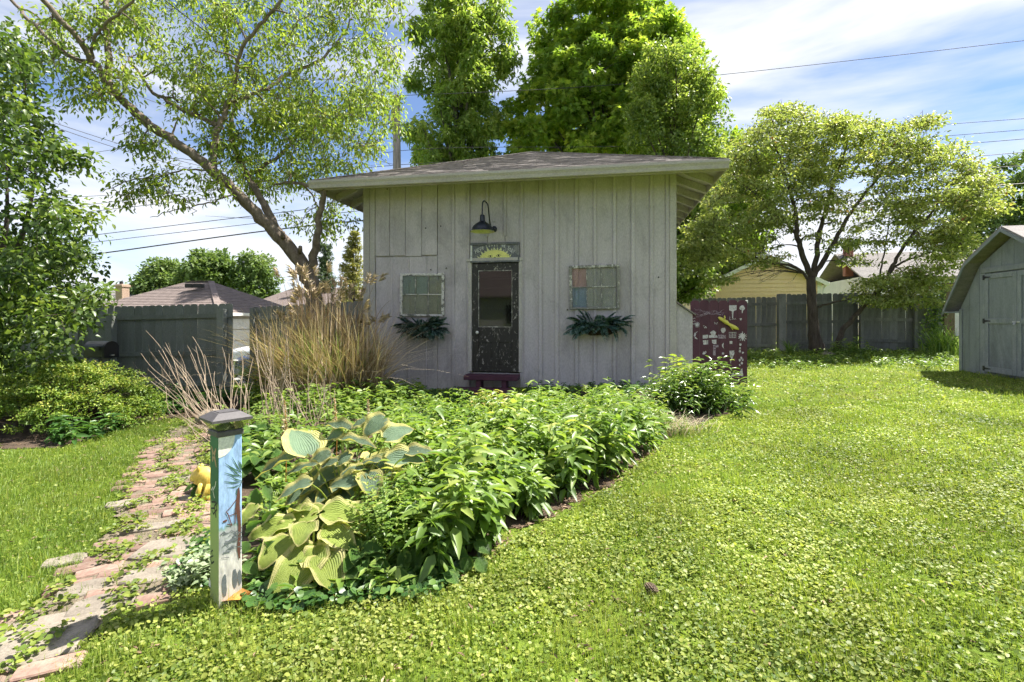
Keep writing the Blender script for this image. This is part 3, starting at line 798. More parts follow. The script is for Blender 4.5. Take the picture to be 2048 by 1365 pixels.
for side in (0, 1):
    for k in range(10):
        v_ = .14 + k * .615
        x0, x1 = (-OV + .03, .0) if side == 0 else (SW + OV - .03, SW)
        mb = MB(); w = .045
        mb.add([(x0, v_ - w, zr(.03) - .16), (x0, v_ + w, zr(.03) - .16), (x0, v_ + w, zr(.03) - .024), (x0, v_ - w, zr(.03) - .024), (x1, v_ - w, zr(OV) - .16), (x1, v_ + w, zr(OV) - .16), (x1, v_ + w, zr(OV) - .024), (x1, v_ - w, zr(OV) - .024)],
               [(0, 1, 2, 3), (7, 6, 5, 4), (0, 4, 5, 1), (1, 5, 6, 2), (2, 6, 7, 3), (3, 7, 4, 0)])
        mb.build("rafter_tail", "grey_trim", shed)
    for k in range(5):
        d0, d1 = .03 + k * .134, .03 + (k + 1) * .134 - .006
        f = (lambda d: -OV + d) if side == 0 else (lambda d: SW + OV - d)
        a, b = f(d0), f(d1)
        MB().add([(a, -OV + d0 + .02, zr(d0) - .02), (b, -OV + d1 + .02, zr(d1) - .02), (b, SW + OV - d1 - .02, zr(d1) - .02), (a, SW + OV - d0 - .02, zr(d0) - .02), (a, -OV + d0 + .02, zr(d0)), (b, -OV + d1 + .02, zr(d1)), (b, SW + OV - d1 - .02, zr(d1)), (a, SW + OV - d0 - .02, zr(d0))],
                 [(0, 3, 2, 1), (4, 5, 6, 7), (0, 1, 5, 4), (1, 2, 6, 5), (2, 3, 7, 6), (3, 0, 4, 7)]).build("soffit_board", "grey_trim", shed)
# front soffit
MB().add([(0, -.01, zr(OV) - .01), (SW, -.01, zr(OV) - .01), (SW + OV - .04, -OV + .03, zr(.03) - .01), (-OV + .04, -OV + .03, zr(.03) - .01), (0, -.01, zr(OV)), (SW, -.01, zr(OV)), (SW + OV - .04, -OV + .03, zr(.03)), (-OV + .04, -OV + .03, zr(.03))],
         [(0, 1, 2, 3), (7, 6, 5, 4), (0, 4, 5, 1), (2, 6, 7, 3), (1, 5, 6, 2), (3, 7, 4, 0)]).build("front_soffit", "grey_trim", shed)

# lean-to on the right side of the shed
lz0, lz1 = fz(1350, 606), fz(1382, 629)
lu1 = fu(1382) + .03
MB().prism([(SW + .027, -.2), (lu1, -.2), (lu1, lz1), (SW + .027, lz0)], .02, 1.25).build("lean_to", "grey_board", shed)
MB().add([(SW + .02, -.03, lz0 + .012), (lu1 + .05, -.03, lz1 - .02), (lu1 + .05, 1.3, lz1 - .02), (SW + .02, 1.3, lz0 + .012), (SW + .02, -.03, lz0 + .036), (lu1 + .05, -.03, lz1 + .004), (lu1 + .05, 1.3, lz1 + .004), (SW + .02, 1.3, lz0 + .036)],
         [(0, 3, 2, 1), (4, 5, 6, 7), (0, 1, 5, 4), (1, 2, 6, 5), (2, 3, 7, 6), (3, 0, 4, 7)]).build("lean_to_roof", "shingle", shed)

# door and its frame
MB().box(du0 - .075, du0 - .008, -.04, .03, dz0 - .0, dz1 + .03, .005).build("door_jamb", "grey_trim", shed)
MB().box(du1 + .008, du1 + .075, -.04, .03, dz0 - .0, dz1 + .03, .005).build("door_jamb", "grey_trim", shed)
MB().box(du0 - .11, du1 + .09, -.055, .028, dz1 + .032, dz1 + .1, .006).build("door_header", "grey_trim", shed)
door = MB(); dw, dh = du1 - du0, dz1 - dz0
stile = .115
gz0, gz1 = fz(990, 655), fz(990, 541)
pz0, pz1 = dz0 + .115, fz(990, 685)
door.box(du0, du0 + stile, -.018, .02, dz0, dz1, .004).box(du1 - stile, du1, -.018, .02, dz0, dz1, .004)
door.box(du0 + stile + .0005, du1 - stile - .0005, -.016, .018, gz1, dz1 - .001, .004).box(du0 + stile + .0005, du1 - stile - .0005, -.016, .018, pz1, gz0, .004).box(du0 + stile + .0005, du1 - stile - .0005, -.016, .018, dz0 + .001, pz0, .004)
mid = (du0 + du1) / 2
door.box(mid - .055, mid + .055, -.0155, .017, pz0 + .0005, pz1 - .0005, .004)
door_o = door.build("door", "door_paint", shed)
for a, b in ((du0 + stile, mid - .055), (mid + .055, du1 - stile)):
    MB().box(a, b, .0, .012, pz0, pz1).box(a + .03, b - .03, -.008, .0, pz0 + .03, pz1 - .03, .006).build("door_panel", "door_paint", door_o)
MB().box(du0 + stile, du1 - stile, .001, .006, gz0, gz1).build("pane", "door_glass", door_o)
for x0, x1, z0, z1 in ((du0 + stile, du0 + stile + .014, gz0, gz1), (du1 - stile - .014, du1 - stile, gz0, gz1), (du0 + stile + .014, du1 - stile - .014, gz1 - .014, gz1), (du0 + stile + .014, du1 - stile - .014, gz0, gz0 + .014)):
    MB().box(x0, x1, -.012, 0, z0, z1, .003).build("glazing_bead", "sash_dark", door_o)
ku, kz = fac(955, 664)
MB().box(ku - .09, ku + .035, -.042, -.0185, kz - .065, kz + .055, .004).build("lock_box", "black_iron", door_o)
MB().lathe([(0, -.095), (.02, -.093), (.03, -.08), (.028, -.065), (.013, -.055), (.012, -.04)], 16, (ku + .012, 0, kz - .01), "Y").build("knob", "porcelain", door_o, True)
for k in range(4):
    zc = gz1 - .1 - k * .2
    MB().box(du0 + .02, du1 - .02, .35, .62, zc - .012, zc + .012).build("inside_shelf", "white_trim", shed)

# purple wooden step
st = empty("wooden_step", (0, 0, 0), -TH, "low purple wooden step bench in front of the dark door", "step")
su, sz = fac(937, 745); st.location = V3(O_SHED + E1 * su - E2 * .05); st.location.z = 0
tw = fu(1041) - su; tz = sz - .005
for k in range(2): MB().box(0, tw, -.30 + k * .152, -.155 + k * .152, tz - .10, tz - .01, .008).build("tread", "purple_paint", st)
for x in (.22, tw - .3): MB().box(x, x + .09, -.27, -.02, -.06, tz - .101, .006).build("leg", "purple_paint", st)
MB().box(-.07, tw - .04, -.62, -.34, tz - .30, tz - .215, .008).build("lower_tread", "purple_paint", st)
for x in (.1, tw - .3): MB().box(x, x + .09, -.58, -.38, -.2, tz - .301, .006).build("leg", "purple_paint", st)

# ------------------------------------------------------------------ things on the shed wall
def wall_root(name, u, z, off, label, cat, group=None, tilt=0.0):
    p = O_SHED + E1 * u - E2 * off
    o = empty(name, (p[0], p[1], z), -TH, label, cat, group)
    o.rotation_euler = (0, R(tilt), -TH)
    return o

def sash(px0, px1, py0, py1, label, mat, tints, tilt):
    u0, u1 = fu(px0), fu(px1); pc_ = (px0 + px1) / 2
    z0, z1 = fz(pc_, py1), fz(pc_, py0); w, h = u1 - u0, z1 - z0
    r = wall_root("window_sash", (u0 + u1) / 2, (z0 + z1) / 2, .024, label, "window sash", "old sashes hung on the shed wall", tilt)
    f = .052; hw, hh = w / 2, h / 2
    MB().box(-hw, -hw + f, -.042, 0, -hh, hh, .005).build("stile", mat, r)
    MB().box(hw - f, hw, -.042, 0, -hh, hh, .005).build("stile", mat, r)
    MB().box(-hw + f, hw - f, -.04, -.002, hh - f, hh, .005).build("top_rail", mat, r)
    MB().box(-hw + f, hw - f, -.04, -.002, -hh, -hh + f * .75, .005).build("bottom_rail", mat, r)
    x0, x1, zb, zt = -hw + f, hw - f, -hh + f * .75, hh - f
    xs = [x0 + (x1 - x0) * k / 3 for k in range(4)]; zm = (zb + zt) / 2 + .01
    for x in xs[1:3]: MB().box(x - .0085, x + .0085, -.034, -.008, zb, zt, .003).build("muntin", "sash_dark", r)
    MB().box(x0, x1, -.036, -.010, zm - .009, zm + .009, .003).build("muntin", mat, r)
    k = 0
    for zz0, zz1 in ((zm, zt), (zb, zm)):
        for i in range(3):
            MB().box(xs[i] + .003, xs[i + 1] - .003, -.018, -.015, zz0 + .003, zz1 - .003).build("pane", tints[k], r); k += 1
    return r
sash(802, 890, 547, 633, "old six pane window sash with flaking white paint, left of the door", "sash_white",
     ["pane_green", "pane_green", "pane_clear", "pane_clear", "pane_clear", "pane_clear"], 0.6)
sash(1139, 1239, 531, 619, "old six pane sash with one pink and one blue pane, right of the door", "sash_dark",
     ["pane_pink", "pane_grey", "pane_grey", "pane_blue", "pane_grey", "pane_grey"], -0.8)

def frond_mesh(L, droop, seed):
    r = random.Random(seed); pts = []; n = 13
    for i in range(n + 1):
        t = i / n; pts.append(np.array([L * t * (1 - .18 * t * droop), 0, L * (.32 * t - droop * .62 * t * t)]))
    pos, ax, nr, ln = [], [], [], []
    for i in range(1, n + 1):
        t = i / n; tang = unit((pts[i] - pts[i - 1])[None])[0]
        for s_ in (-1, 1):
            for q_ in (0, .5):
                pos.append(pts[i] - (pts[i] - pts[i - 1]) * q_); ax.append(tang * .55 + np.array([0, s_, -.12 + r.uniform(-.12, .12)]))
                nr.append(np.array([0, 0, 1.0])); ln.append(L * .24 * (math.sin(math.pi * (.12 + .86 * t)) ** .8) * r.uniform(.85, 1.1))
    pos, ax, nr, ln = map(np.array, (pos, ax, nr, ln))
    V, F, A = leaf_arrays(pos, ax, nr, ln, ln * .26, "kite", rng.random(len(pos)))
    return np_mesh("frond", V, F, "leaf_fern", A)
FRONDS = [frond_mesh(L, d, i) for i, (L, d) in enumerate(((.34, .5), (.30, .9), (.38, .8), (.27, 1.2), (.33, 1.5)))]
def basket(pxc, pyc, half_px, label, seed):
    r = random.Random(seed); u, z = fac(pxc, pyc)
    o = wall_root("wall_basket", u, z, .026, label, "hanging basket", "fern baskets on the shed wall")
    hw = half_px * 9.3 / 1000
    mb = MB(); n = 14; rows = 5; vs = []
    for j in range(rows + 1):
        t = j / rows; s_ = math.cos(t * 1.15) ; zz = -.13 * t
        for i in range(n + 1):
            a = math.pi * i / n
            vs.append((-hw * s_ * math.cos(a), -.17 * s_ * math.sin(a), zz + r.uniform(-.004, .004)))
    fs = [(j * (n + 1) + i, j * (n + 1) + i + 1, (j + 1) * (n + 1) + i + 1, (j + 1) * (n + 1) + i) for j in range(rows) for i in range(n)]
    fs.append(tuple(rows * (n + 1) + i for i in range(n + 1)))
    fs.append(tuple(range(n, -1, -1)))
    mb.add(vs, fs).build("liner", "coco_liner", o)
    wires = MB()
    wires.tube([(-hw * 1.02 * math.cos(math.pi * i / 16), -.178 * math.sin(math.pi * i / 16), .004) for i in range(17)], .006, 6)
    for i in range(1, 12):
        a = math.pi * i / 12
        wires.tube([(-hw * 1.02 * math.cos(t * 1.15) * math.cos(a), -.178 * math.cos(t * 1.15) * math.sin(a), -.135 * t) for t in (0, .25, .5, .75, 1)], .0035, 5)
    wires.build("wire_frame", "black_iron", o)
    for i in range(80):
        f = bpy.data.objects.new("frond", r.choice(FRONDS)); link(f, o)
        f.location = (r.uniform(-hw * .85, hw * .85), r.uniform(-.15, -.04), r.uniform(-.01, .06))
        az = math.degrees(math.atan2(-.35 - r.random() * .8, (f.location.x / hw) * 2.4 + r.uniform(-.6, .6)))
        f.rotation_euler = (R(r.uniform(-25, 25)), R(-r.uniform(-25, 62)), R(az)); s_ = r.uniform(.85, 1.32); f.scale = (s_, s_, s_)
basket(848, 662, 34, "fern in a dark wire basket under the sash left of the door", 1)
basket(1198, 656, 40, "fuller fern in a wire basket under the sash right of the door", 2)

# gooseneck lamp
lu, lz = fac(989, 459)
lamp = wall_root("wall_lamp", lu, lz, .022, "dark gooseneck barn lamp with cream lining above the door", "lamp")
MB().lathe([(0, -.03), (.045, -.028), (.055, -.015), (.056, 0)], 20, (0, 0, 0), "Y").build("wall_plate", "lamp_navy", lamp, True)
sx, sy = fu(972) - lu + .03, -.40
arm = [(0, -.03, 0), (-.015, -.05, .006), (-.045, -.09, .04), (-.06, -.13, .14), (-.065, -.19, .30), (-.07, -.27, .41), (sx + .02, -.335, .45), (sx + .004, sy + .02, .42), (sx, sy, .33), (sx, sy, .14)]
fine = []
for i in range(len(arm) - 1):
    p = [Vector(arm[max(i - 1, 0)]), Vector(arm[i]), Vector(arm[i + 1]), Vector(arm[min(i + 2, len(arm) - 1)])]
    for t in (0, .25, .5, .75):
        fine.append(.5 * ((2 * p[1]) + (p[2] - p[0]) * t + (2 * p[0] - 5 * p[1] + 4 * p[2] - p[3]) * t * t + (3 * p[1] - p[0] - 3 * p[2] + p[3]) * t ** 3))
fine.append(Vector(arm[-1]))
MB().tube(fine, .0125, 10).build("gooseneck", "lamp_navy", lamp, True)
MB().lathe([(0, .19), (.03, .19), (.044, .175), (.047, .10), (.05, .06)], 20, (sx, sy, 0)).build("socket_cup", "lamp_navy", lamp, True)
shp = [(.05, .075), (.075, .055), (.12, .028), (.165, -.012), (.188, -.05), (.198, -.085), (.222, -.108)]
shade = MB().lathe(shp, 32, (sx, sy, 0)).build("shade", "lamp_navy", lamp, True)
MB().lathe([(.049, .070)] + [(r_ - .004, z_ - .005) for r_, z_ in shp[1:]], 32, (sx, sy, 0)).build("shade_lining", "lamp_cream", shade, True)
MB().lathe([(0, -.05), (.025, -.045), (.034, -.02), (.03, .02), (.015, .05)], 14, (sx, sy, 0)).build("bulb", "porcelain", lamp, True)

# painted sun sign
FONT = {"H": [[(0, 0), (0, 1)], [(1, 0), (1, 1)], [(0, .5), (1, .5)]], "E": [[(1, 0), (0, 0), (0, 1), (1, 1)], [(0, .52), (.8, .52)]],
        "R": [[(0, 0), (0, 1), (.8, 1), (1, .78), (.8, .52), (0, .5)], [(.4, .5), (1, 0)]], "C": [[(1, .85), (.6, 1), (.1, .8), (0, .4), (.3, 0), (1, .12)]],
        "O": [[(.5, 1), (.05, .75), (.05, .25), (.5, 0), (.95, .25), (.95, .75), (.5, 1)]], "M": [[(0, 0), (.1, 1), (.5, .35), (.9, 1), (1, 0)]],
        "S": [[(.95, .85), (.5, 1), (.08, .8), (.4, .52), (.92, .3), (.6, .02), (.02, .12)]], "T": [[(0, 1), (1, 1)], [(.5, 1), (.5, 0)]],
        "U": [[(0, 1), (.05, .25), (.5, 0), (.95, .25), (1, 1)]], "N": [[(0, 0), (0, 1), (1, 0), (1, 1)]]}
u0, u1 = fu(942), fu(1040); zc = fz(990, 506); sw_, sh_ = u1 - u0, .37
sign = wall_root("sun_sign", (u0 + u1) / 2, zc, .03, "weathered board painted with a half sun and eyes above the door", "sign")
hw, hh = sw_ / 2, sh_ / 2
MB().box(-hw + .02, hw - .02, -.014, 0, -hh + .01, hh - .02).build("panel", "sign_board", sign)
MB().box(-hw, hw, -.032, 0, hh - .045, hh, .006).build("frame_rail", "sign_board", sign)
MB().box(-hw + .001, hw - .001, -.028, 0, -hh, -hh + .035, .005).build("frame_rail", "sign_board", sign)
MB().box(-hw + .002, -hw + .036, -.030, 0, -hh + .035, hh - .045, .005).build("frame_stile", "worn_white", sign)
MB().box(hw - .034, hw - .002, -.030, 0, -hh + .035, hh - .045, .005).build("frame_stile", "sign_board", sign)
def sc(x, y): return ((x - 690) / 930 * sw_, (1020 - y) / 345 * sh_)
yb = -.0165
disc = [sc(690 + 290 * math.cos(a), 1146 - 168 * math.sin(a)) for a in np.linspace(0, math.pi, 30)]
MB().flat(disc, yb).build("painted_sun", "sun_yellow", sign)
rays = [(380, 1130, 350, 1072, 420, 1110), (410, 1085, 405, 1058, 440, 1068), (445, 1060, 420, 990, 490, 1040), (500, 1030, 492, 983, 545, 1005), (545, 1005, 535, 925, 600, 985), (612, 982, 632, 945, 650, 975),
        (655, 974, 675, 928, 710, 974), (722, 974, 745, 930, 757, 978), (770, 980, 812, 930, 822, 992), (840, 1000, 855, 975, 868, 1012), (895, 1022, 935, 990, 925, 1042), (935, 1055, 962, 1042, 955, 1070), (960, 1085, 1005, 1052, 985, 1100), (975, 1115, 1008, 1105, 985, 1128), (372, 1140, 360, 1122, 392, 1132)]
mb = MB()
for a in rays: mb.flat([sc(a[0], a[1]), sc(a[2], a[3]), sc(a[4], a[5])], yb + .0006)
mb.build("sun_rays", "sun_ray", sign)
mb = MB()
for ex, ey in ((605, 1085), (762, 1075)):
    mb.ribbon([sc(ex - 46, ey + 10), sc(ex - 20, ey - 16), sc(ex + 18, ey - 18), sc(ex + 44, ey - 8), sc(ex + 24, ey + 16), sc(ex - 16, ey + 20), sc(ex - 46, ey + 10)], .006, yb - .0008)
    mb.flat([sc(ex + 16 * math.cos(a), ey + 15 * math.sin(a)) for a in np.linspace(0, 6.1, 12)][::-1], yb - .0008)
mb.flat([sc(672, 1140), sc(672, 1108), sc(684, 1098), sc(700, 1098), sc(712, 1110), sc(712, 1140)], yb - .0008)
mb.build("painted_face", "ink", sign)
mb = MB()
for ch, x, y, rot, size in (("H", 340, 992, 20, 74), ("E", 388, 972, 18, 62), ("R", 428, 952, 16, 56), ("E", 468, 934, 12, 46), ("C", 540, 905, 8, 46), ("O", 588, 900, 5, 34), ("M", 634, 894, 2, 36), ("E", 690, 894, 0, 36), ("S", 732, 897, -4, 40),
                            ("T", 815, 895, -6, 46), ("H", 850, 908, -10, 50), ("E", 882, 918, -14, 44), ("S", 952, 944, -16, 66), ("U", 994, 984, -20, 62), ("N", 1036, 1008, -24, 66)):
    for stroke in FONT[ch]:
        pts = []
        for a, b in stroke:
            dx, dy = (a - .5) * size * .55, (b - .5) * size
            cr, sr = math.cos(R(rot)), math.sin(R(rot))
            pts.append(sc(x + dx * cr - dy * sr, y - (dx * sr + dy * cr)))
        mb.ribbon(pts, .0085, yb - .0002)
mb.build("lettering", "worn_white", sign)

# purple board with chalk drawings
pg = G(1436, 772); pY = pg[1] + .02
pw, ph = (1490 - 1384) * pY / FPX / math.cos(TH), 1.46
pz0 = pg[2] - .05
panel = empty("chalk_board", (P(1437, 0, pY)[0], pY, 0), -TH, "purple picket panel covered in white chalk drawings beside the shed", "chalk board")
ptop = CAM_H + (HORIZON - 601) / FPX * pY
pk = pw / 6
for i in range(6):
    x0 = -pw / 2 + i * pk + .002; x1 = x0 + pk - .004; e = pk * .28; zt = ptop + random.uniform(-.004, .004)
    MB().prism([(x0, pz0), (x1, pz0), (x1, zt - e), (x1 - e * .35, zt - e * .35), (x1 - e, zt), (x0 + e, zt), (x0 + e * .35, zt - e * .35), (x0, zt - e)], -.01 + random.uniform(-.002, .002), .012).build("picket", "purple_paint", panel)
for zz in (ptop - .3, pz0 + .35): MB().box(-pw / 2 + .01, pw / 2 - .01, .013, .05, zz, zz + .085, .005).build("rail", "purple_paint", panel)
MB().box(pw / 2 - .045, pw / 2 - .004, .051, .10, pz0 - .1, ptop - .02, .004).build("post", "purple_paint", panel)
MB().box(pw / 2 - .03, pw / 2 + .012, -.004, .03, ptop - .05, ptop - .002, .004).build("end_cap", "worn_white", panel)
def pcd(x, y): return ((x - 437) / 670 * pw, ptop + (140 - y) / 1105 * (ptop - pz0 - .04))
def blob(cx, cy, rx, ry, n=14, seed=0, jag=.25):
    r = random.Random(seed); return [pcd(cx + rx * math.cos(a) * (1 + r.uniform(-jag, jag)), cy + ry * math.sin(a) * (1 + r.uniform(-jag, jag))) for a in np.linspace(0, 2 * math.pi * (1 - 1 / n), n)][::-1]
yc = -.0150
class Each:
    """every chalk mark becomes a piece of its own"""
    def flat(s, poly, y=0.0): MB().flat(poly, y).build("chalk_drawing", "chalk", panel); return s
    def ribbon(s, pts, w, y=0.0): MB().ribbon(pts, w, y).build("chalk_drawing", "chalk", panel); return s
ck = Each(); r_ = random.Random(5)
ck.flat(blob(712, 238, 34, 32, 14, 1), yc).flat([pcd(706, 260), pcd(706, 306), pcd(718, 306), pcd(720, 260)][::-1], yc)                     # tree
ck.flat([pcd(558, 205), pcd(560, 270), pcd(590, 280), pcd(594, 370), pcd(604, 370), pcd(612, 280), pcd(645, 265), pcd(646, 205)][::-1], yc)   # brush shape
for a in np.linspace(0, 2 * math.pi, 13)[:-1]:                                                                                         # two bursts
    ck.ribbon([pcd(182, 455), pcd(182 + 32 * math.cos(a), 455 + 38 * math.sin(a))], .008, yc - .0004)
    ck.ribbon([pcd(714, 605), pcd(714 + r_.uniform(38, 58) * math.cos(a), 605 + r_.uniform(45, 66) * math.sin(a))], .012, yc - .0004)
ck.flat(blob(182, 456, 17, 19, 10, 2), yc).flat(blob(714, 605, 34, 38, 12, 3), yc)
ck.ribbon([pcd(188, 542), pcd(160, 565), pcd(152, 600), pcd(165, 630), pcd(188, 640)], [.004, .026, .034, .024, .004], yc)                  # moon
ck.flat([pcd(248, 588), pcd(248, 634), pcd(314, 630), pcd(312, 584)][::-1], yc)
ck.flat(blob(372, 568, 36, 34, 14, 4, .35), yc).flat([pcd(322, 590), pcd(322, 626), pcd(424, 620), pcd(418, 592)][::-1], yc - .0003)
ck.flat([pcd(250, 656), pcd(254, 714), pcd(296, 710), pcd(292, 652)][::-1], yc).flat([pcd(302, 655), pcd(302, 708), pcd(312, 708), pcd(312, 655)][::-1], yc)
ck.flat([pcd(356, 652), pcd(362, 692), pcd(384, 704), pcd(410, 700), pcd(410, 644)][::-1], yc)
ck.flat(blob(490, 525, 26, 34, 12, 6), yc)
for k in range(5): ck.ribbon([pcd(560 + k * 20, 548), pcd(564 + k * 18, 622)], .006, yc)                                                       # grid
for k in range(4): ck.ribbon([pcd(558, 554 + k * 22), pcd(642, 550 + k * 23)], .006, yc - .0004)
ck.flat([pcd(562, 788), pcd(565, 830), pcd(578, 880), pcd(592, 908), pcd(606, 860), pcd(620, 825), pcd(620, 784)][::-1], yc)                   # cone
ck.flat([pcd(572, 920), pcd(577, 955), pcd(584, 920)][::-1], yc).flat([pcd(712, 1002), pcd(652, 1106), pcd(724, 1112)], yc).flat([pcd(610, 1050), pcd(572, 1120), pcd(622, 1122)], yc)
ck.flat([pcd(244, 838), pcd(252, 805), pcd(290, 792), pcd(292, 815), pcd(270, 838)][::-1], yc).flat(blob(486, 824, 16, 15, 10, 7), yc)
ck.flat([pcd(678, 374), pcd(696, 404), pcd(708, 372)][::-1], yc).flat([pcd(564, 665), pcd(566, 702), pcd(596, 698), pcd(596, 663)][::-1], yc)
ck.flat([pcd(472, 715), pcd(495, 684), pcd(492, 730), pcd(500, 768), pcd(482, 742)], yc)
for k, (x, y) in enumerate(((690, 705), (686, 750), (684, 795), (716, 810), (700, 880), (716, 900), (682, 905), (708, 945), (682, 968))): ck.flat(blob(x, y, 11, 16, 8, 20 + k, .4), yc)
for y in (374, 410, 445): ck.ribbon([pcd(112, y), pcd(125, y - 6), pcd(136, y + 5), pcd(148, y - 4), pcd(160, y + 4)], .008, yc)
ck.ribbon([pcd(568, 352), pcd(566, 392), pcd(584, 390)], .008, yc).ribbon([pcd(596, 388), pcd(606, 372), pcd(618, 390), pcd(628, 372), pcd(640, 388)], .009, yc)
ck.ribbon([pcd(388, 420), pcd(392, 448), pcd(404, 430), pcd(412, 450), pcd(424, 422)], .010, yc)
for x, y in ((262, 470), (282, 480), (270, 494), (290, 494)): ck.flat(blob(x, y, 7, 7, 7, x), yc)
fk = MB()
for k in range(9):
    pts = []; a0, b0 = r_.uniform(140, 190), r_.uniform(230, 380)
    for t in np.linspace(0, 1, 9): pts.append(pcd(a0 + t * 330 + r_.uniform(-8, 8), b0 + (300 - b0) * math.sin(t * 2.6) + r_.uniform(-26, 26)))
    fk.ribbon(pts, .004, yc + .0006)
fk.flat([pcd(372, 716), pcd(370, 848), pcd(400, 850), pcd(402, 750), pcd(436, 740), pcd(434, 712)][::-1], yc).flat([pcd(432, 580), pcd(434, 632), pcd(522, 632), pcd(520, 585)][::-1], yc)
tag(fk.build("chalk_scribble", "faint_chalk", panel), kind="stuff")
# yellow lizard-like ornament hung on it
orn = empty("yellow_ornament", panel.location, -TH, "slim yellow garden ornament fixed slantwise on the purple chalk board", "ornament")
def pw3(x, y, d): q_ = pcd(x, y); return (q_[0], d, q_[1])
MB().tube([pw3(428, 358, -.03), pw3(450, 372, -.04), pw3(485, 398, -.045), pw3(525, 425, -.05), pw3(548, 445, -.045), pw3(575, 462, -.045), pw3(610, 484, -.05), pw3(645, 502, -.045), pw3(668, 512, -.03)],
          [.012, .028, .034, .036, .022, .030, .036, .026, .006], 12).build("body", "toy_yellow", orn, True)
MB().tube([pw3(492, 392, -.06), pw3(500, 362, -.07), pw3(494, 336, -.07)], [.016, .014, .007], 8).build("fin", "toy_yellow", orn, True)
MB().tube([pw3(560, 462, -.06), pw3(585, 500, -.055), pw3(600, 524, -.05)], [.01, .008, .004], 8).build("foot", "toy_yellow", orn, True)

# ------------------------------------------------------------------ fences
def picket_mesh(h, w, mat, kind):
    t = .018; mb = MB(); hw = w / 2
    if kind == "round":
        top = [(hw, h - .045), (hw * .86, h - .018), (hw * .5, h - .003), (0, h), (-hw * .5, h - .003), (-hw * .86, h - .018), (-hw, h - .045)]
    else: top = [(hw, h - .03), (hw * .55, h), (-hw * .55, h), (-hw, h - .03)]
    return mb.prism([(-hw, 0), (hw, 0)] + top, -t / 2, t / 2).mesh("picket", mat)
def fence(name, label, pa, pb, top_a, top_b, rails, posts, mat, w=.142, kind="round", gap=.003, jit=.006, post_h=-.05, post_w=.09, rail_side=-1):
    a, b = np.array(pa[:2]), np.array(pb[:2]); L = np.linalg.norm(b - a); d = (b - a) / L
    root = empty(name, (a[0], a[1], 0), math.atan2(d[1], d[0]), label, "fence")
    n = max(1, int(round(L / (w + gap)))); step = L / n
    me = picket_mesh(1.0, step - gap, mat, kind)
    hs = []
    for i in range(n):
        t = (i + .5) / n; p = a + d * L * t; zb = float(gz(p[0], p[1])) - .03; zt = top_a + (top_b - top_a) * t
        h = round((zt - zb) / .06) * .06
        hs.append((t, zb, zt, h))
    cache = {}
    for i, (t, zb, zt, h) in enumerate(hs):
        if h not in cache: cache[h] = picket_mesh(h, step - gap, mat, kind)
        o = bpy.data.objects.new("picket", cache[h]); link(o, root)
        o.location = (L * t, random.uniform(-.002, .002), zt - h + random.uniform(-jit, jit)); o.rotation_euler = (0, R(random.gauss(0, .25)), 0)
    for dz in rails:
        za, zb_ = top_a - dz, top_b - dz
        MB().bar((0, rail_side * .032, za), (L, rail_side * .032, zb_), .042, .085).build("rail", mat, root)
    for s_, extra in posts:
        p = a + d * s_; zb = float(gz(p[0], p[1])) - .1; zt = top_a + (top_b - top_a) * s_ / L + extra
        MB().box(s_ - post_w / 2, s_ + post_w / 2, rail_side * .10 - post_w / 2, rail_side * .10 + post_w / 2, zb, zt, .006).build("post", mat, root)
    return root
def ptop_at(px, py, Y): return CAM_H + (HORIZON - py) / FPX * Y
def PX(px, Y): return ((px - 1024) / FPX * Y, Y)
fence("gate_panel", "dark grey gate panel with scalloped pickets, between the mailbox and the gap", PX(229, 10.15), PX(466, 9.98), ptop_at(229, 613, 10.15), ptop_at(466, 607, 9.98), (.24, .98, 1.6), ((.02, -.17), (2.34, -.11)), "fence_paint", post_w=.14)
fence("fence", "dark grey fence run half hidden behind the big shrub at the left", PX(20, 10.9), PX(226, 10.45), ptop_at(20, 612, 10.9), ptop_at(226, 611, 10.45), (.4, 1.2), ((.3, -.02), (1.9, -.02)), "fence_paint")
fence("fence", "dark grey picket fence behind the dry ornamental grass", PX(506, 10.55), PX(760, 10.25), ptop_at(506, 615, 10.55), ptop_at(760, 600, 10.25), (.24, .95, 1.5), ((.06, -.02), (1.9, -.05)), "fence_paint")
fence("fence", "weathered grey fence run between the chalk board and the small tree", PX(1385, 15.7), PX(1552, 15.5), ptop_at(1385, 597, 15.7), ptop_at(1552, 594, 15.5), (.22, .86, 1.5), ((1.3, -.05),), "old_fence", w=.14, gap=.006, jit=.01)
fence("fence", "taller weathered grey fence run right behind the small tree's trunk", PX(1553, 15.35), PX(1716, 15.1), ptop_at(1553, 589, 15.35), ptop_at(1716, 586, 15.1), (.28, .86, 1.5), ((.1, .0), (2.5, -.12)), "old_fence", w=.14, gap=.007, jit=.012, post_w=.2)
fence("fence", "wide boarded grey fence run ending at the bare brown post", PX(1717, 14.95), PX(1893, 14.4), ptop_at(1717, 588, 14.95), ptop_at(1893, 590, 14.4), (.75, 1.38), ((.05, -.1), (1.42, -.05)), "old_fence", w=.19, kind="dog", gap=.005, jit=.012)
bp = PX(1896, 14.3)
pst = empty("fence_post", (bp[0], bp[1], 0), -TH, "tall bare brown wooden post at the end of the fence beside the blue shed", "post")
MB().box(-.14, .14, -.07, .07, 0.1, ptop_at(1896, 566, 14.3), .012).build("timber", "bare_post", pst)
MB().box(-.30, -.17, -.06, .03, 0.1, ptop_at(1885, 597, 14.3), .008).build("side_timber", "old_fence", pst)

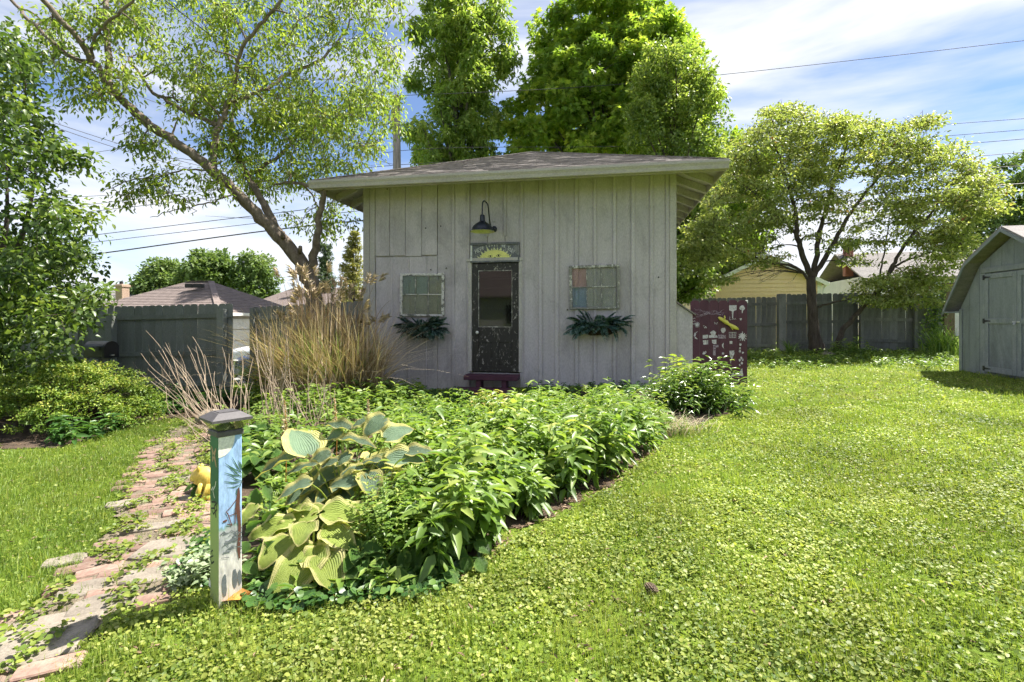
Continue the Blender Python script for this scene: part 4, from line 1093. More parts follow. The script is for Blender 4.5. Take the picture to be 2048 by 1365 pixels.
# ------------------------------------------------------------------ the small barn-roofed shed
BA = R(12.5)
BC = G(1922, 742); bd = np.array([-math.sin(BA), -math.cos(BA)])
def bfac(px, py):
    a = (px - 1024.0) / FPX
    w = (a * BC[1] - BC[0]) / (bd[0] - a * bd[1])
    Y = BC[1] + bd[1] * w
    return w, CAM_H - (py - HORIZON) / FPX * Y
barn = empty("storage_shed", (BC[0], BC[1], 0), math.atan2(bd[1], bd[0]), "blue grey storage shed with a gambrel roof at the right edge", "shed")
bz = BC[2] - .08
wap = bfac(2032, 470)[0]; BW = 2 * wap; BD = 3.0
ez = bfac(1926, 617)[1]; w_b, z_b = bfac(1962, 527)[0] - .02, bfac(1962, 531)[1]; z_a = bfac(2032, 466)[1]
gam = [(0, ez), (w_b, z_b), (wap, z_a), (BW - w_b, z_b), (BW, ez)]
MB().prism([(0, bz), (BW, bz)] + gam[::-1], .02, BD).build("wall", "barn_paint", barn)
# facade panels between grooves
gx_ = [0.0, .27, .54, .82, 1.1, 1.38, 1.66, 1.94, 2.22, 2.5, 2.78, 3.06]
def gtop(w):
    for (a, za), (b, zb) in zip(gam, gam[1:]):
        if a <= w <= b: return za + (zb - za) * (w - a) / (b - a + 1e-9)
    return ez
dW0 = bfac(1974, 600)[0]; dWm = bfac(2039, 600)[0]; dW1 = 2 * dWm - dW0
dZ1 = bfac(1974, 549)[1]; dZ0 = bz + .14
for a, b in zip(gx_, gx_[1:]):
    b = min(b, BW)
    if b - a < .03: continue
    zb = bz
    if a >= dW0 - .1 and b <= dW1 + .1: zb = dZ1 + .1
    pts = [(a + .004, zb), (b - .004, zb), (b - .004, gtop(b - .004) - .01)]
    for k in gam:
        if a + .01 < k[0] < b - .01: pts.append((k[0], k[1] - .01))
    pts.append((a + .004, gtop(a + .004) - .01))
    MB().prism(pts, -.008, .019).build("siding_panel", "barn_paint", barn)
MB().box(-.02, .07, -.026, -.0085, bz, ez - .02, .004).build("corner_board", "barn_trim", barn)
MB().box(BW - .07, BW + .02, -.026, -.0085, bz, ez - .02, .004).build("corner_board", "barn_trim", barn)
MB().box(dW0 - .11, dW1 + .11, -.034, -.0085, dZ1 + .02, dZ1 + .115, .005).build("door_header", "barn_trim", barn)
MB().box(dW0 - .10, dW0 - .008, -.030, -.0085, dZ0 - .05, dZ1 + .018, .005).build("door_jamb", "barn_trim", barn)
MB().box(dW1 + .008, dW1 + .10, -.030, -.0085, dZ0 - .05, dZ1 + .018, .005).build("door_jamb", "barn_trim", barn)
for a, b in ((dW0, dWm - .005), (dWm + .005, dW1)):
    dr = MB().box(a, b, -.020, -.0086, dZ0, dZ1).build("door", "barn_paint", barn)
    for x0, x1, z0, z1 in ((a, a + .09, dZ0, dZ1), (b - .09, b, dZ0, dZ1), (a + .09, b - .09, dZ1 - .09, dZ1), (a + .09, b - .09, dZ0, dZ0 + .1), (a + .09, b - .09, (dZ0 + dZ1) / 2 - .01, (dZ0 + dZ1) / 2 + .08)):
        MB().box(x0, x1, -.038, -.0202, z0, z1, .004).build("door_trim", "barn_trim", dr)
    left = a == dW0
    for zz in (dZ1 - .06, (dZ0 + dZ1) / 2 + .035, dZ0 + .06):
        x = a if left else b; s_ = 1 if left else -1
        MB().box(min(x - s_ * .045, x + s_ * .004), max(x - s_ * .045, x + s_ * .004), -.046, -.0382, zz - .045, zz + .045, .003).prism([(x + s_ * .004, zz - .02), (x + s_ * .15, zz - .008), (x + s_ * .15, zz + .008), (x + s_ * .004, zz + .02)][::s_], -.044, -.0383).build("hinge", "black_iron", dr)
MB().box(dWm - .09, dWm + .07, -.05, -.0383, (dZ0 + dZ1) / 2 + .01, (dZ0 + dZ1) / 2 + .04, .004).tube([(dWm - .03, -.055, (dZ0 + dZ1) / 2 + .035), (dWm - .03, -.07, (dZ0 + dZ1) / 2 - .02), (dWm + .0, -.07, (dZ0 + dZ1) / 2 - .02), (dWm, -.055, (dZ0 + dZ1) / 2 + .035)], .006, 6).build("latch", "bright_metal", barn)
# gambrel roof with a rake overhang
ro = .22; outer = [(-.16, ez - .06), (w_b - .06, z_b + .05), (wap, z_a + .09), (BW - w_b + .06, z_b + .05), (BW + .16, ez - .06)]
for (a, za), (b, zb) in zip(outer, outer[1:]):
    t = .035; L_ = math.hypot(b - a, zb - za); nxx, nz = -(zb - za) / L_ * t, (b - a) / L_ * t
    MB().prism([(a, za), (b, zb), (b + nxx, zb + nz), (a + nxx, za + nz)], -ro, BD + .15).build("roof_plane", "grey_shingle", barn)
    MB().prism([(a, za - .06), (b, zb - .06), (b, zb - .001), (a, za - .001)], -ro - .012, -ro + .012).build("rake_board", "barn_trim", barn)
MB().box(-.17, .005, -ro, BD, ez - .09, ez - .065).build("eave_board", "barn_trim", barn)

# ------------------------------------------------------------------ mailbox
mg = np.array([*PX(205, 8.9), 0.0]); mg[2] = float(gz(mg[0], mg[1]))
mbx = empty("mailbox", (mg[0], mg[1], mg[2]), R(-24), "black rounded mailbox on a dark post below the big shrub", "mailbox")
mz = CAM_H - (714 - HORIZON) / FPX * 8.9 - mg[2]
prf = [(-.11, 0), (.11, 0), (.11, .17)] + [(.11 * math.cos(a), .17 + .11 * math.sin(a)) for a in np.linspace(.25, math.pi - .25, 9)] + [(-.11, .17)]
m_ = MB().prism(prf, -.29, .29); m_.xform(Matrix.Translation((-.06, 0, mz)) @ Matrix.Rotation(R(90), 4, "Z"))
m_.build("box", "black_metal", mbx)
m_ = MB().prism([(x * 1.05, z * 1.03 - .004) for x, z in prf], -.022, 0); m_.xform(Matrix.Translation((.255, 0, mz)) @ Matrix.Rotation(R(90), 4, "Z")); m_.build("door", "black_metal", mbx)
MB().box(.25, .31, -.03, .03, mz + .03, mz + .045, .003).build("door_tab", "bright_metal", mbx)
MB().box(-.32, .2, -.1, .1, mz - .03, mz - .003, .005).build("mount_board", "fence_paint", mbx)
MB().box(-.01, .11, -.06, .06, -.1, mz - .031, .008).build("post", "fence_paint", mbx)
MB().box(.08, .15, -.131, -.125, mz + .12, mz + .2).build("flag", "black_iron", mbx)

# ------------------------------------------------------------------ painted post with a solar cap
m, nt, b, out = new_mat("post_front")
mp = coords(nt, (1, 1, 1)); sp = nt.nodes.new("ShaderNodeSeparateXYZ"); nt.links.new(mp.outputs[0], sp.inputs[0])
n1 = noise(nt, coords(nt, (1.2, 1.2, .35)), 40, 7, .65)
ad = nt.nodes.new("ShaderNodeMath"); ad.operation = "MULTIPLY_ADD"; ad.inputs[1].default_value = .09
nt.links.new(n1.outputs["Fac"], ad.inputs[0]); nt.links.new(sp.outputs["Z"], ad.inputs[2])
r = ramp(nt, [(0.0, (.40, .33, .26)), (.07, (.52, .49, .44)), (.28, (.60, .58, .53)), (.315, (.30, .32, .32)), (.40, (.42, .44, .43)), (.415, (.20, .33, .30)), (.43, (.29, .44, .68)), (.62, (.34, .50, .74)), (.80, (.30, .47, .74))])
nt.links.new(ad.outputs[0], r.inputs["Fac"])
g = ramp(nt, [(.35, (.72, .72, .74)), (.6, (1.15, 1.15, 1.15))]); nt.links.new(n1.outputs["Fac"], g.inputs["Fac"])
nt.links.new(mix(nt, 1.0, r.outputs["Color"], g.outputs["Color"], "MULTIPLY"), b.inputs["Base Color"]); b.inputs["Roughness"].default_value = .7
bump(nt, b, n1.outputs["Fac"], .4, .004)
m, nt, b, out = new_mat("post_side")
mp = coords(nt, (1, 1, 1)); sp = nt.nodes.new("ShaderNodeSeparateXYZ"); nt.links.new(mp.outputs[0], sp.inputs[0])
n1 = noise(nt, coords(nt, (1.2, 1.2, .35)), 40, 7, .65)
ad = nt.nodes.new("ShaderNodeMath"); ad.operation = "MULTIPLY_ADD"; ad.inputs[1].default_value = .05
nt.links.new(n1.outputs["Fac"], ad.inputs[0]); nt.links.new(sp.outputs["Z"], ad.inputs[2])
r = ramp(nt, [(0, (.25, .22, .15)), (.1, (.30, .36, .13)), (.49, (.30, .44, .14)), (.52, (.035, .13, .06)), (.8, (.04, .15, .075))])
nt.links.new(ad.outputs[0], r.inputs["Fac"]); nt.links.new(r.outputs["Color"], b.inputs["Base Color"]); b.inputs["Roughness"].default_value = .65
m_plain("paint_green", (.05, .13, .08), .7); m_plain("paint_brown", (.12, .045, .03), .7); m_plain("paint_grey", (.13, .15, .155), .7); m_plain("paint_white", (.74, .74, .68), .6)
m_plain("paint_tan", (.42, .30, .18), .7); m_plain("cap_grey", (.085, .078, .082), .55)

pgd = G(452, 1206)
post = empty("painted_post", (pgd[0], pgd[1], pgd[2]), R(49), "short square post painted blue with plants and a solar lamp cap", "garden post")
PH = (CAM_H - (867 - HORIZON) / FPX * pgd[1]) - pgd[2]
HW = .051
mb = MB().box(-HW, HW, -HW, HW, -.12, PH, .003)
po = mb.build("post", "post_front", post)
po.data.materials.append(MATS["post_side"])
for pl in po.data.polygons:
    if pl.normal.x < -.6 or pl.normal.y > .6: pl.material_index = 1
def pf(x, y):
    l = 180 - 15 * (y - 215) / 1015
    return (max(-HW + .001, min(HW - .001, ((x - l) / 136 - .5) * 2 * HW)), (1228 - y) / 1013 * PH)
yp = -HW - .0012
def paint(name, mat, fn):
    mb = MB(); fn(mb); return mb.build(name, mat, post)
def moon(mb):
    mb.flat([pf(176, 218)] + [pf(182 + 92 * math.cos(a), 226 + 112 * math.sin(a)) for a in np.linspace(-.05, math.pi / 2 + .05, 12)], yp)
def fronds(mb):
    for x0, y0, x1, y1, w in ((310, 450, 215, 375, .007), (312, 480, 235, 395, .006), (310, 470, 212, 430, .007), (305, 505, 208, 480, .007), (300, 520, 225, 520, .005), (308, 455, 255, 345, .006), (315, 440, 290, 372, .007), (312, 500, 240, 455, .006), (312, 420, 300, 380, .005)):
        mb.ribbon([pf(x0, y0), pf((x0 + x1) / 2 + 3, (y0 + y1) / 2 + 8), pf(x1, y1)], [.002, w, .001], yp - .0003)
    mb.ribbon([pf(292, 600), pf(276, 570), pf(282, 545), pf(300, 530), pf(312, 500)], .003, yp - .0003)
def bird(mb):
    mb.ribbon([pf(292, 538), pf(290, 580), pf(284, 640), pf(288, 700), pf(294, 760), pf(290, 840), pf(286, 900), pf(290, 960)], [.006, .014, .018, .015, .012, .012, .014, .006], yp - .0006)
    for s_ in ([(276, 606), (245, 640), (218, 662), (232, 690), (300, 682)], [(225, 668), (240, 720), (250, 752)], [(270, 650), (268, 745)], [(222, 735), (252, 750)]): mb.ribbon([pf(*p) for p in s_], .004, yp - .0008)
    mb.flat([pf(198, 710), pf(222, 706), pf(222, 718), pf(200, 720)][::-1], yp - .0005)
def greys(mb):
    r_ = random.Random(9)
    for k in range(34):
        x, y = r_.uniform(185, 300), r_.uniform(775, 930)
        mb.ribbon([pf(x, y), pf(x + r_.uniform(8, 26), y + r_.uniform(-14, 4)), pf(x + r_.uniform(28, 46), y + r_.uniform(-8, 14))], r_.uniform(.002, .007), yp - .0002 - k * .00002)
    for cx, cy, rx, ry in ((203, 1090, 14, 72), (262, 1070, 15, 62), (290, 1075, 14, 48)):
        MB().flat([pf(cx + rx * math.cos(a) * r_.uniform(.7, 1.1), cy + ry * math.sin(a) * r_.uniform(.85, 1.1)) for a in np.linspace(0, 5.9, 14)][::-1], yp - .0001).build("painted_patch", "paint_grey", post)
    for k in range(6): mb.ribbon([pf(230 + k * 12, 1190), pf(236 + k * 12, 1172), pf(244 + k * 12, 1188)], .003, yp - .0003)
paint("painted_moon", "paint_white", moon); paint("painted_fronds", "paint_green", fronds); paint("painted_bird", "paint_brown", bird); tag(paint("painted_rocks", "paint_grey", greys), kind="stuff")
LF = Matrix.Translation((-HW - .0012, 0, 0)) @ Matrix.Rotation(R(-90), 4, "Z")
def lf(x, y): return ((x - 162) / 34 * .095, (1228 - y) / 1013 * PH)
mb = MB()
for s_ in ([(158, 545), (168, 510), (172, 478)], [(160, 520), (152, 545), (150, 540)], [(158, 545), (166, 582)]): mb.ribbon([lf(*p) for p in s_], .006, 0)
mb.flat([lf(140, 1075), lf(148, 1090), lf(148, 1130), lf(138, 1128)], 0); mb.xform(LF).build("painted_marks", "paint_white", post)
for s_ in ([(152, 615), (170, 600), (176, 640), (160, 680), (150, 655), (166, 640)], [(176, 600), (165, 630), (172, 690)], [(158, 895), (148, 915), (160, 925), (146, 950), (152, 980), (164, 955)]): MB().ribbon([lf(*p) for p in s_], .009, 0).xform(LF).build("painted_curl", "ink", post)
mb = MB()
for s_ in ([(160, 330), (152, 285)], [(164, 330), (172, 288)], [(160, 338), (156, 372)], [(165, 338), (174, 395)]): mb.ribbon([lf(*p) for p in s_], [.02, .009], 0)
mb.xform(LF).build("painted_dragonfly", "paint_tan", post)
cap = MB().box(-.058, .058, -.058, .058, PH - .004, PH + .022, .004).build("cap_base", "cap_grey", post)
def frust(mb, z0, h0, z1, h1, caps=True):
    v = [(sx_ * h0, sy_ * h0, z0) for sx_, sy_ in ((-1, -1), (1, -1), (1, 1), (-1, 1))] + [(sx_ * h1, sy_ * h1, z1) for sx_, sy_ in ((-1, -1), (1, -1), (1, 1), (-1, 1))]
    f = [(0, 1, 5, 4), (1, 2, 6, 5), (2, 3, 7, 6), (3, 0, 4, 7)]
    return mb.add(v, f + ([(3, 2, 1, 0), (4, 5, 6, 7)] if caps else []))
frust(MB(), PH + .0225, .053, PH + .066, .079).build("lens", "lamp_lens", post)
frust(MB(), PH + .0235, .045, PH + .052, .008).build("reflector", "cap_grey", post)
mb = MB(); frust(mb, PH + .0665, .087, PH + .078, .087); frust(mb, PH + .0785, .085, PH + .104, .048); mb.build("lid", "cap_grey", post)
MB().box(-.04, .04, -.04, .04, PH + .1045, PH + .1065).build("solar_cell", "cap_grey", post)

# yellow glazed frog behind the post
fg = G(418, 1002)
frog = empty("frog_ornament", (fg[0] - .03, fg[1] + .06, fg[2]), R(195), "bright yellow frog shaped garden ornament partly hidden behind the painted post", "ornament")
fb = MB()
fb.tube([(-.16, 0, .075), (-.11, 0, .10), (-.02, 0, .125), (.06, 0, .165), (.12, 0, .185), (.17, 0, .17), (.20, 0, .158)], [.03, .075, .10, .095, .075, .05, .014], 16)
body = fb.build("body", "frog_glaze", frog, True)
for s_ in (-1, 1):
    MB().tube([(-.10, s_ * .07, .08), (-.02, s_ * .14, .10), (.02, s_ * .15, .05), (-.08, s_ * .15, .02)], [.045, .045, .032, .02], 10).build("hind_leg", "frog_glaze", frog, True)
    MB().tube([(.06, s_ * .07, .13), (.09, s_ * .10, .07), (.10, s_ * .10, .015), (.16, s_ * .12, .006)], [.034, .026, .02, .014], 10).build("front_leg", "frog_glaze", frog, True)
    MB().lathe([(0, .028), (.018, .02), (.026, 0), (.02, -.02)], 12, (.10, s_ * .045, .245)).build("eye", "frog_glaze", frog, True)
MB().tube([(.195, -.03, .15), (.185, -.055, .148), (.14, -.078, .155)], .003, 5).tube([(.195, .03, .15), (.185, .055, .148), (.14, .078, .155)], .003, 5).build("mouth_line", "ink", frog)

frog.scale = (.66, .66, .95)

# ------------------------------------------------------------------ neighbouring houses
def quad_solid(mb, pts, t):
    """slab from four points, thickened downward"""
    a = [np.array(p, float) for p in pts]; n = np.cross(a[1] - a[0], a[2] - a[0]); n = n / np.linalg.norm(n)
    if n[2] < 0: n = -n
    v = a + [p - n * t for p in a]
    k = len(a)
    f = [tuple(range(k)), tuple(range(2 * k - 1, k - 1, -1))] + [(i, k + i, k + (i + 1) % k, (i + 1) % k) for i in range(k)]
    return mb.add(v, f)

def Z(p, z): return np.array([p[0], p[1], z])
# garage with a hipped roof behind the left fence
gar = empty("garage", (0, 0, 0), 0, "beige garage with a brown hipped roof beyond the left fence", "garage")
c0 = P(440, 627, 18.0); ze = 1.46; D_, W_ = 5.5, 6.7
c1, c2, c3 = c0 - W_ * E1, c0 - W_ * E1 + D_ * E2, c0 + D_ * E2
r0 = c0 - D_ / 2 * E1 + D_ / 2 * E2; r1 = c1 + D_ / 2 * E1 + D_ / 2 * E2
zr_ = CAM_H + .072 * r0[1]
gar.location = (c0[0], c0[1], -.75)
def gl(p, z): return (p[0] - c0[0], p[1] - c0[1], z + .75)
rf = MB()
for pts in ([gl(c1, ze), gl(c0, ze), gl(r0, zr_), gl(r1, zr_)], [gl(c0, ze), gl(c3, ze), gl(r0, zr_)], [gl(c3, ze), gl(c2, ze), gl(r1, zr_), gl(r0, zr_)], [gl(c2, ze), gl(c1, ze), gl(r1, zr_)]): quad_solid(rf, pts, .05)
grf = rf.build("roof", "brown_shingle", gar)
# shingle courses
def courses(mb, a, b, ra, rb, n, lift=.012):
    a, b, ra, rb = map(lambda p: Vector(p), (a, b, ra, rb))
    nn = (b - a).cross(ra - a).normalized(); nn = nn if nn.z > 0 else -nn
    for k in range(n):
        t0, t1 = k / n, (k + 1) / n + .25 / n
        p = [a.lerp(ra, t0) + nn * lift * 1.6, b.lerp(rb, t0) + nn * lift * 1.6, b.lerp(rb, min(t1, 1)) + nn * lift * .3, a.lerp(ra, min(t1, 1)) + nn * lift * .3]
        mb.add(p + [p[0] - nn * lift * 1.4, p[1] - nn * lift * 1.4], [(0, 1, 2, 3), (4, 5, 1, 0)])
cs = MB()
courses(cs, gl(c1, ze), gl(c0, ze), gl(r1, zr_), gl(r0, zr_), 20); courses(cs, gl(c0, ze), gl(c3, ze), gl(r0, zr_), gl(r0, zr_), 20)
tag(cs.build("shingle_courses", "brown_shingle", grf), kind="stuff")
MB().bar(np.array(gl(c0, ze)) + [0, 0, .03], np.array(gl(r0, zr_)) + [0, 0, .03], .22, .02).build("hip_cap", "brown_shingle", grf)
MB().bar(np.array(gl(r1, zr_)) + [0, 0, .03], np.array(gl(r0, zr_)) + [0, 0, .03], .22, .02).build("ridge_cap", "brown_shingle", grf)
for px in (381, 398):
    p = P(px, 571, 20.3); MB().box(-.16, .16, -.12, .12, -.1, .06, .01).build("roof_vent", "dark_inside", grf).location = (p[0] - c0[0], p[1] - c0[1], p[2] + .75)
i0, i1, i2, i3 = c0 - .35 * E1 + .35 * E2, c1 + .35 * E1 + .35 * E2, c2 + .35 * E1 - .35 * E2, c3 - .35 * E1 - .35 * E2
wl_ = MB()
for a, b in ((i1, i0), (i0, i3), (i3, i2), (i2, i1)): wl_.add([gl(a, -1.0), gl(b, -1.0), gl(b, ze + .05), gl(a, ze + .05)], [(0, 1, 2, 3)])
wl_.build("wall", "beige_siding", gar)
for a, b in ((c1, c0), (c0, c3)):
    MB().bar(gl(a, ze - .03), gl(b, ze - .03), .1, .11).build("gutter", "white_trim", gar)
for k in range(5):
    a, b = i0 + .55 * E2, i0 + 4.2 * E2; z0 = -.86 + k * .43
    mb = MB().bar(np.array(gl(a, z0 + .2)) + E1 * .03, np.array(gl(b, z0 + .2)) + E1 * .03, .05, .405); mb.build("door_section", "white_trim", gar)

# far house with two chimneys
def gable_house(name, label, pL, pR, depth, zb, z_eave, z_ridge, wallm, roofm, ridge_along=True, ov=.35, cat="house"):
    pL, pR = np.array(pL, float), np.array(pR, float); L = np.linalg.norm(pR - pL); d = (pR - pL) / L
    h = empty(name, (pL[0], pL[1], zb), math.atan2(d[1], d[0]), label, cat); H, RZ = z_eave - zb, z_ridge - zb
    w = MB()
    if ridge_along:
        w.box(0, L, 0, depth, -.3, H); w.build("wall", wallm, h)
        rr_ = MB(); s_ = (RZ - H) / (depth / 2)
        quad_solid(rr_, [(-ov, -ov, H - ov * s_), (L + ov, -ov, H - ov * s_), (L + ov, depth / 2, RZ), (-ov, depth / 2, RZ)], .06); quad_solid(rr_, [(L + ov, depth + ov, H - ov * s_), (-ov, depth + ov, H - ov * s_), (-ov, depth / 2, RZ), (L + ov, depth / 2, RZ)], .06)
        ro_ = rr_.build("roof", roofm, h)
        c_ = MB(); courses(c_, (-ov, -ov, H - ov * s_), (L + ov, -ov, H - ov * s_), (-ov, depth / 2, RZ), (L + ov, depth / 2, RZ), 22); tag(c_.build("shingle_courses", roofm, ro_), kind="stuff")
    else:
        w.prism([(0, -.3), (L, -.3), (L, H), (L / 2, RZ - .06), (0, H)], 0, depth); w.build("wall", wallm, h)
        s_ = (RZ - H) / (L / 2); ro_ = None
        for sgn in (0, 1):
            rr_ = MB()
            xa, xb = (-ov, L / 2) if sgn == 0 else (L + ov, L / 2)
            quad_solid(rr_, [(xa, -ov, H - ov * s_), (xb, -ov, RZ), (xb, depth + ov, RZ), (xa, depth + ov, H - ov * s_)], .07); ro_ = rr_.build("roof", roofm, h)
    return h, L, H, RZ, ro_
h, L, H, RZ, ro_ = gable_house("house", "distant grey roofed house with two brick chimneys at the left", (*PX(120, 38),), (*PX(335, 36),), 9, -1.0, 2.2, 1.3 + .058 * 40, "beige_siding", "grey_shingle")
for px, top, w_, py0 in ((245, 569, .30, 604), (275, 570, .27, 590)):
    Y = 37.0 if px == 245 else 41.0
    p = P(px, top, Y); q_ = P(px, py0 + 14, Y)
    lp = Matrix.Rotation(-h.rotation_euler.z, 4, "Z") @ (V3(p) - h.location)
    hgt = p[2] - q_[2]
    ch = MB().box(-w_, w_, -w_, w_, -hgt, 0, .02).box(-w_ - .06, w_ + .06, -w_ - .06, w_ + .06, -.22, -.06, .02).build("chimney", "house_brick", h)
    ch.location = lp
    MB().lathe([(.12, 0), (.12, .22), (.09, .22), (.09, 0)], 10, (-.1, 0, 0)).build("chimney_pot", "dark_inside", ch)
gable_house("house", "brown roofed house between the garage and the leaning tree", (*PX(505, 32),), (*PX(700, 30),), 8, -1.0, 1.3 + .028 * 30, 1.3 + .060 * 35, "beige_siding", "brown_shingle")
gable_house("house", "low grey roof showing left of the shed behind the dry grass", (*PX(700, 30),), (*PX(800, 29),), 6, -.8, 1.3 + .030 * 30, 1.3 + .056 * 33, "white_siding", "grey_shingle")

# yellow house: gable wall with lapped boards
yl, yr = PX(1424, 22.3), PX(1640, 21.6)
yh, L, H, RZ, ro_ = gable_house("yellow_house", "small yellow sided house with a gable behind the right fence", yl, yr, 8.5, .1, 1.3 + .074 * 22, 1.3 + .126 * 22, "yellow_siding", "brown_shingle", False, .22)
nb = 22
for k in range(nb):
    z0 = .0 + k * RZ / nb; z1 = z0 + RZ / nb - .004; pts = []
    def xr(z): return (0, L) if z <= H else ((z - H) / (RZ - H) * L / 2, L - (z - H) / (RZ - H) * L / 2)
    if z1 > RZ - .12: continue
    a0, b0 = xr(z0); a1, b1 = xr(z1)
    MB().add([(a0, -.032, z0), (b0, -.032, z0), (b1, -.008, z1), (a1, -.008, z1), (a0, -.002, z0), (b0, -.002, z0)], [(0, 1, 2, 3), (4, 5, 1, 0)]).build("siding_board", "yellow_siding", yh)
for s_ in (0, 1):
    xa, xb = (-.24, L / 2) if s_ == 0 else (L + .24, L / 2); sl = (RZ - H) / (L / 2)
    MB().bar((xa, -.235, H - .24 * sl - .07), (xb, -.235, RZ - .07), .03, .16, (0, 0, 1)).build("rake_board", "white_trim", yh)
MB().box(L - .12, L + .04, -.045, -.033, 0, H - .02, .004).build("corner_board", "white_trim", yh)
MB().tube([(L + .2, -.1, H - .12), (L + .2, -.06, H - .2), (L + .1, -.06, H - .42), (L + .1, -.06, .1)], .04, 8).build("downspout", "white_trim", yh)
MB().box(L + .18, L + .3, -.22, 8.4, H - .22, H - .10, .01).build("gutter", "white_trim", yh)
MB().box(L * .74, L * .74 + .5, 5.0, 5.5, H, RZ + .45, .02).build("chimney", "red_brick", yh)
# white house further right
wh, L, H, RZ, ro_ = gable_house("white_house", "white sided house with a pinkish roof behind the blue grey shed", (*PX(1735, 26.0),), (*PX(2120, 24.0),), 7, .1, 1.3 + .088 * 25, 1.3 + .132 * 28.5, "white_siding", "grey_shingle")
for k in range(20):
    z0 = k * H / 20; MB().add([(0, -.03, z0), (L, -.03, z0), (L, -.008, z0 + H / 20 - .004), (0, -.008, z0 + H / 20 - .004), (0, -.002, z0), (L, -.002, z0)], [(0, 1, 2, 3), (4, 5, 1, 0)]).build("siding_board", "white_siding", wh)
vx = PX(1905, 25)[0] - PX(1735, 26)[0]
vn = MB().box(vx - .75, vx + .75, -.07, -.034, H - 1.5, H - .45, .01).build("louvre_frame", "white_trim", wh)
for k in range(7): MB().box(vx - .68, vx + .68, -.09, -.0705, H - 1.43 + k * .14, H - 1.35 + k * .14, .004).build("louvre_slat", "white_trim", vn)
MB().box(.0, .42, 2.9, 3.3, H + .2, RZ + .55, .02).build("chimney", "red_brick", wh)

# the dwelling behind the viewer (the door glass mirrors it)
hb, L, H, RZ, ro_ = gable_house("dwelling", "white sided dwelling behind the viewer mirrored in the door glass", (10.0, -9.0), (-12.0, -9.0), 8, -.1, 2.7, 4.9, "white_siding", "brown_shingle")
for x in (4.0, 9.5, 16.0):
    f_ = MB().box(x, x + 1.1, -.05, -.004, 1.0, 2.2, .01).build("window", "white_trim", hb); MB().box(x + .07, x + 1.03, -.058, -.0505, 1.07, 2.13).build("pane", "window_glass", f_)
MB().box(12.2, 13.2, -.05, -.004, .1, 2.15, .01).build("door", "fence_paint", hb)

# ------------------------------------------------------------------ cars beyond the gap
def make_car(name, label, mat, loc, rz):
    c_ = empty(name, loc, rz, label, "car")
    st = [(0, .55, .45, .78), (.12, .76, .34, .95), (.5, .86, .28, 1.04), (1.1, .9, .26, 1.10), (1.5, .9, .26, 1.14), (2.6, .9, .26, 1.16), (3.8, .9, .26, 1.16), (4.3, .86, .3, 1.12), (4.45, .74, .4, 1.0)]
    mb = MB(); k = 10
    for x, hw_, z0, z1 in st:
        zc_, hh_ = (z0 + z1) / 2, (z1 - z0) / 2
        for i in range(k):
            a = 2 * math.pi * (i + .5) / k; cx_, sx_ = math.cos(a), math.sin(a)
            mb.v.append((x, hw_ * math.copysign(abs(cx_) ** .45, cx_), zc_ + hh_ * math.copysign(abs(sx_) ** .55, sx_)))
    for s_ in range(len(st) - 1):
        for i in range(k): j = (i + 1) % k; mb.f.append((s_ * k + i, (s_ + 1) * k + i, (s_ + 1) * k + j, s_ * k + j))
    mb.f += [tuple(range(k)), tuple(range((len(st)) * k - 1, (len(st) - 1) * k - 1, -1))]
    mb.build("body", mat, c_, True)
    cb = MB(); w0, w1 = .82, .66
    pr_ = [(1.25, 1.1, w0), (2.0, 1.6, w1), (2.4, 1.68, w1), (3.6, 1.66, w1), (4.25, 1.12, w0)]
    for x, z_, w_ in pr_: cb.v += [(x, -w_, z_), (x, w_, z_)]
    cb.f += [(0, 1, 3, 2), (2, 3, 5, 4), (4, 5, 7, 6), (6, 7, 9, 8), (0, 2, 4, 6, 8), (9, 7, 5, 3, 1), (1, 0, 8, 9)]
    cb.build("cabin", mat, c_)
    MB().add([(1.3, -.77, 1.15), (1.3, .77, 1.15), (1.95, .64, 1.56), (1.95, -.64, 1.56)], [(0, 3, 2, 1)]).xform(Matrix.Translation((-.02, 0, .012))).build("windscreen", "window_glass", c_)
    for s_ in (-1, 1):
        MB().add([(1.62, s_ * .812, 1.17), (2.1, s_ * .70, 1.56), (3.5, s_ * .70, 1.57), (3.95, s_ * .812, 1.17)], [(0, 1, 2, 3)]).build("side_window", "window_glass", c_)
        MB().box(.06, .22, s_ * .62 - .13, s_ * .62 + .13, .72, .86, .02).build("headlight", "porcelain", c_)
        for x in (.85, 3.6):
            w = MB().lathe([(.20, -.1), (.30, -.1), (.33, -.06), (.33, .06), (.30, .1), (.20, .1)], 22, (x, s_ * .80, .33), "Y").build("wheel", "rubber", c_, True)
            MB().lathe([(0, s_ * .085), (.08, s_ * .09), (.2, s_ * .07), (.21, s_ * .1)], 18, (x, s_ * .80, .33), "Y").build("rim", "bright_metal", w, True)
    MB().box(-.03, .1, -.7, .7, .38, .52, .03).build("bumper", "bright_metal", c_)
    return c_
make_car("parked_car", "dark blue parked car whose front wing shows in the fence gap", "car_blue", (-7.15, 13.6, float(gz(-6, 13.6)) + .05), R(-8))
make_car("parked_car", "white parked car behind the blue one, in the fence gap", "car_white", (-8.75, 16.0, float(gz(-8, 16)) + .12), R(-6))

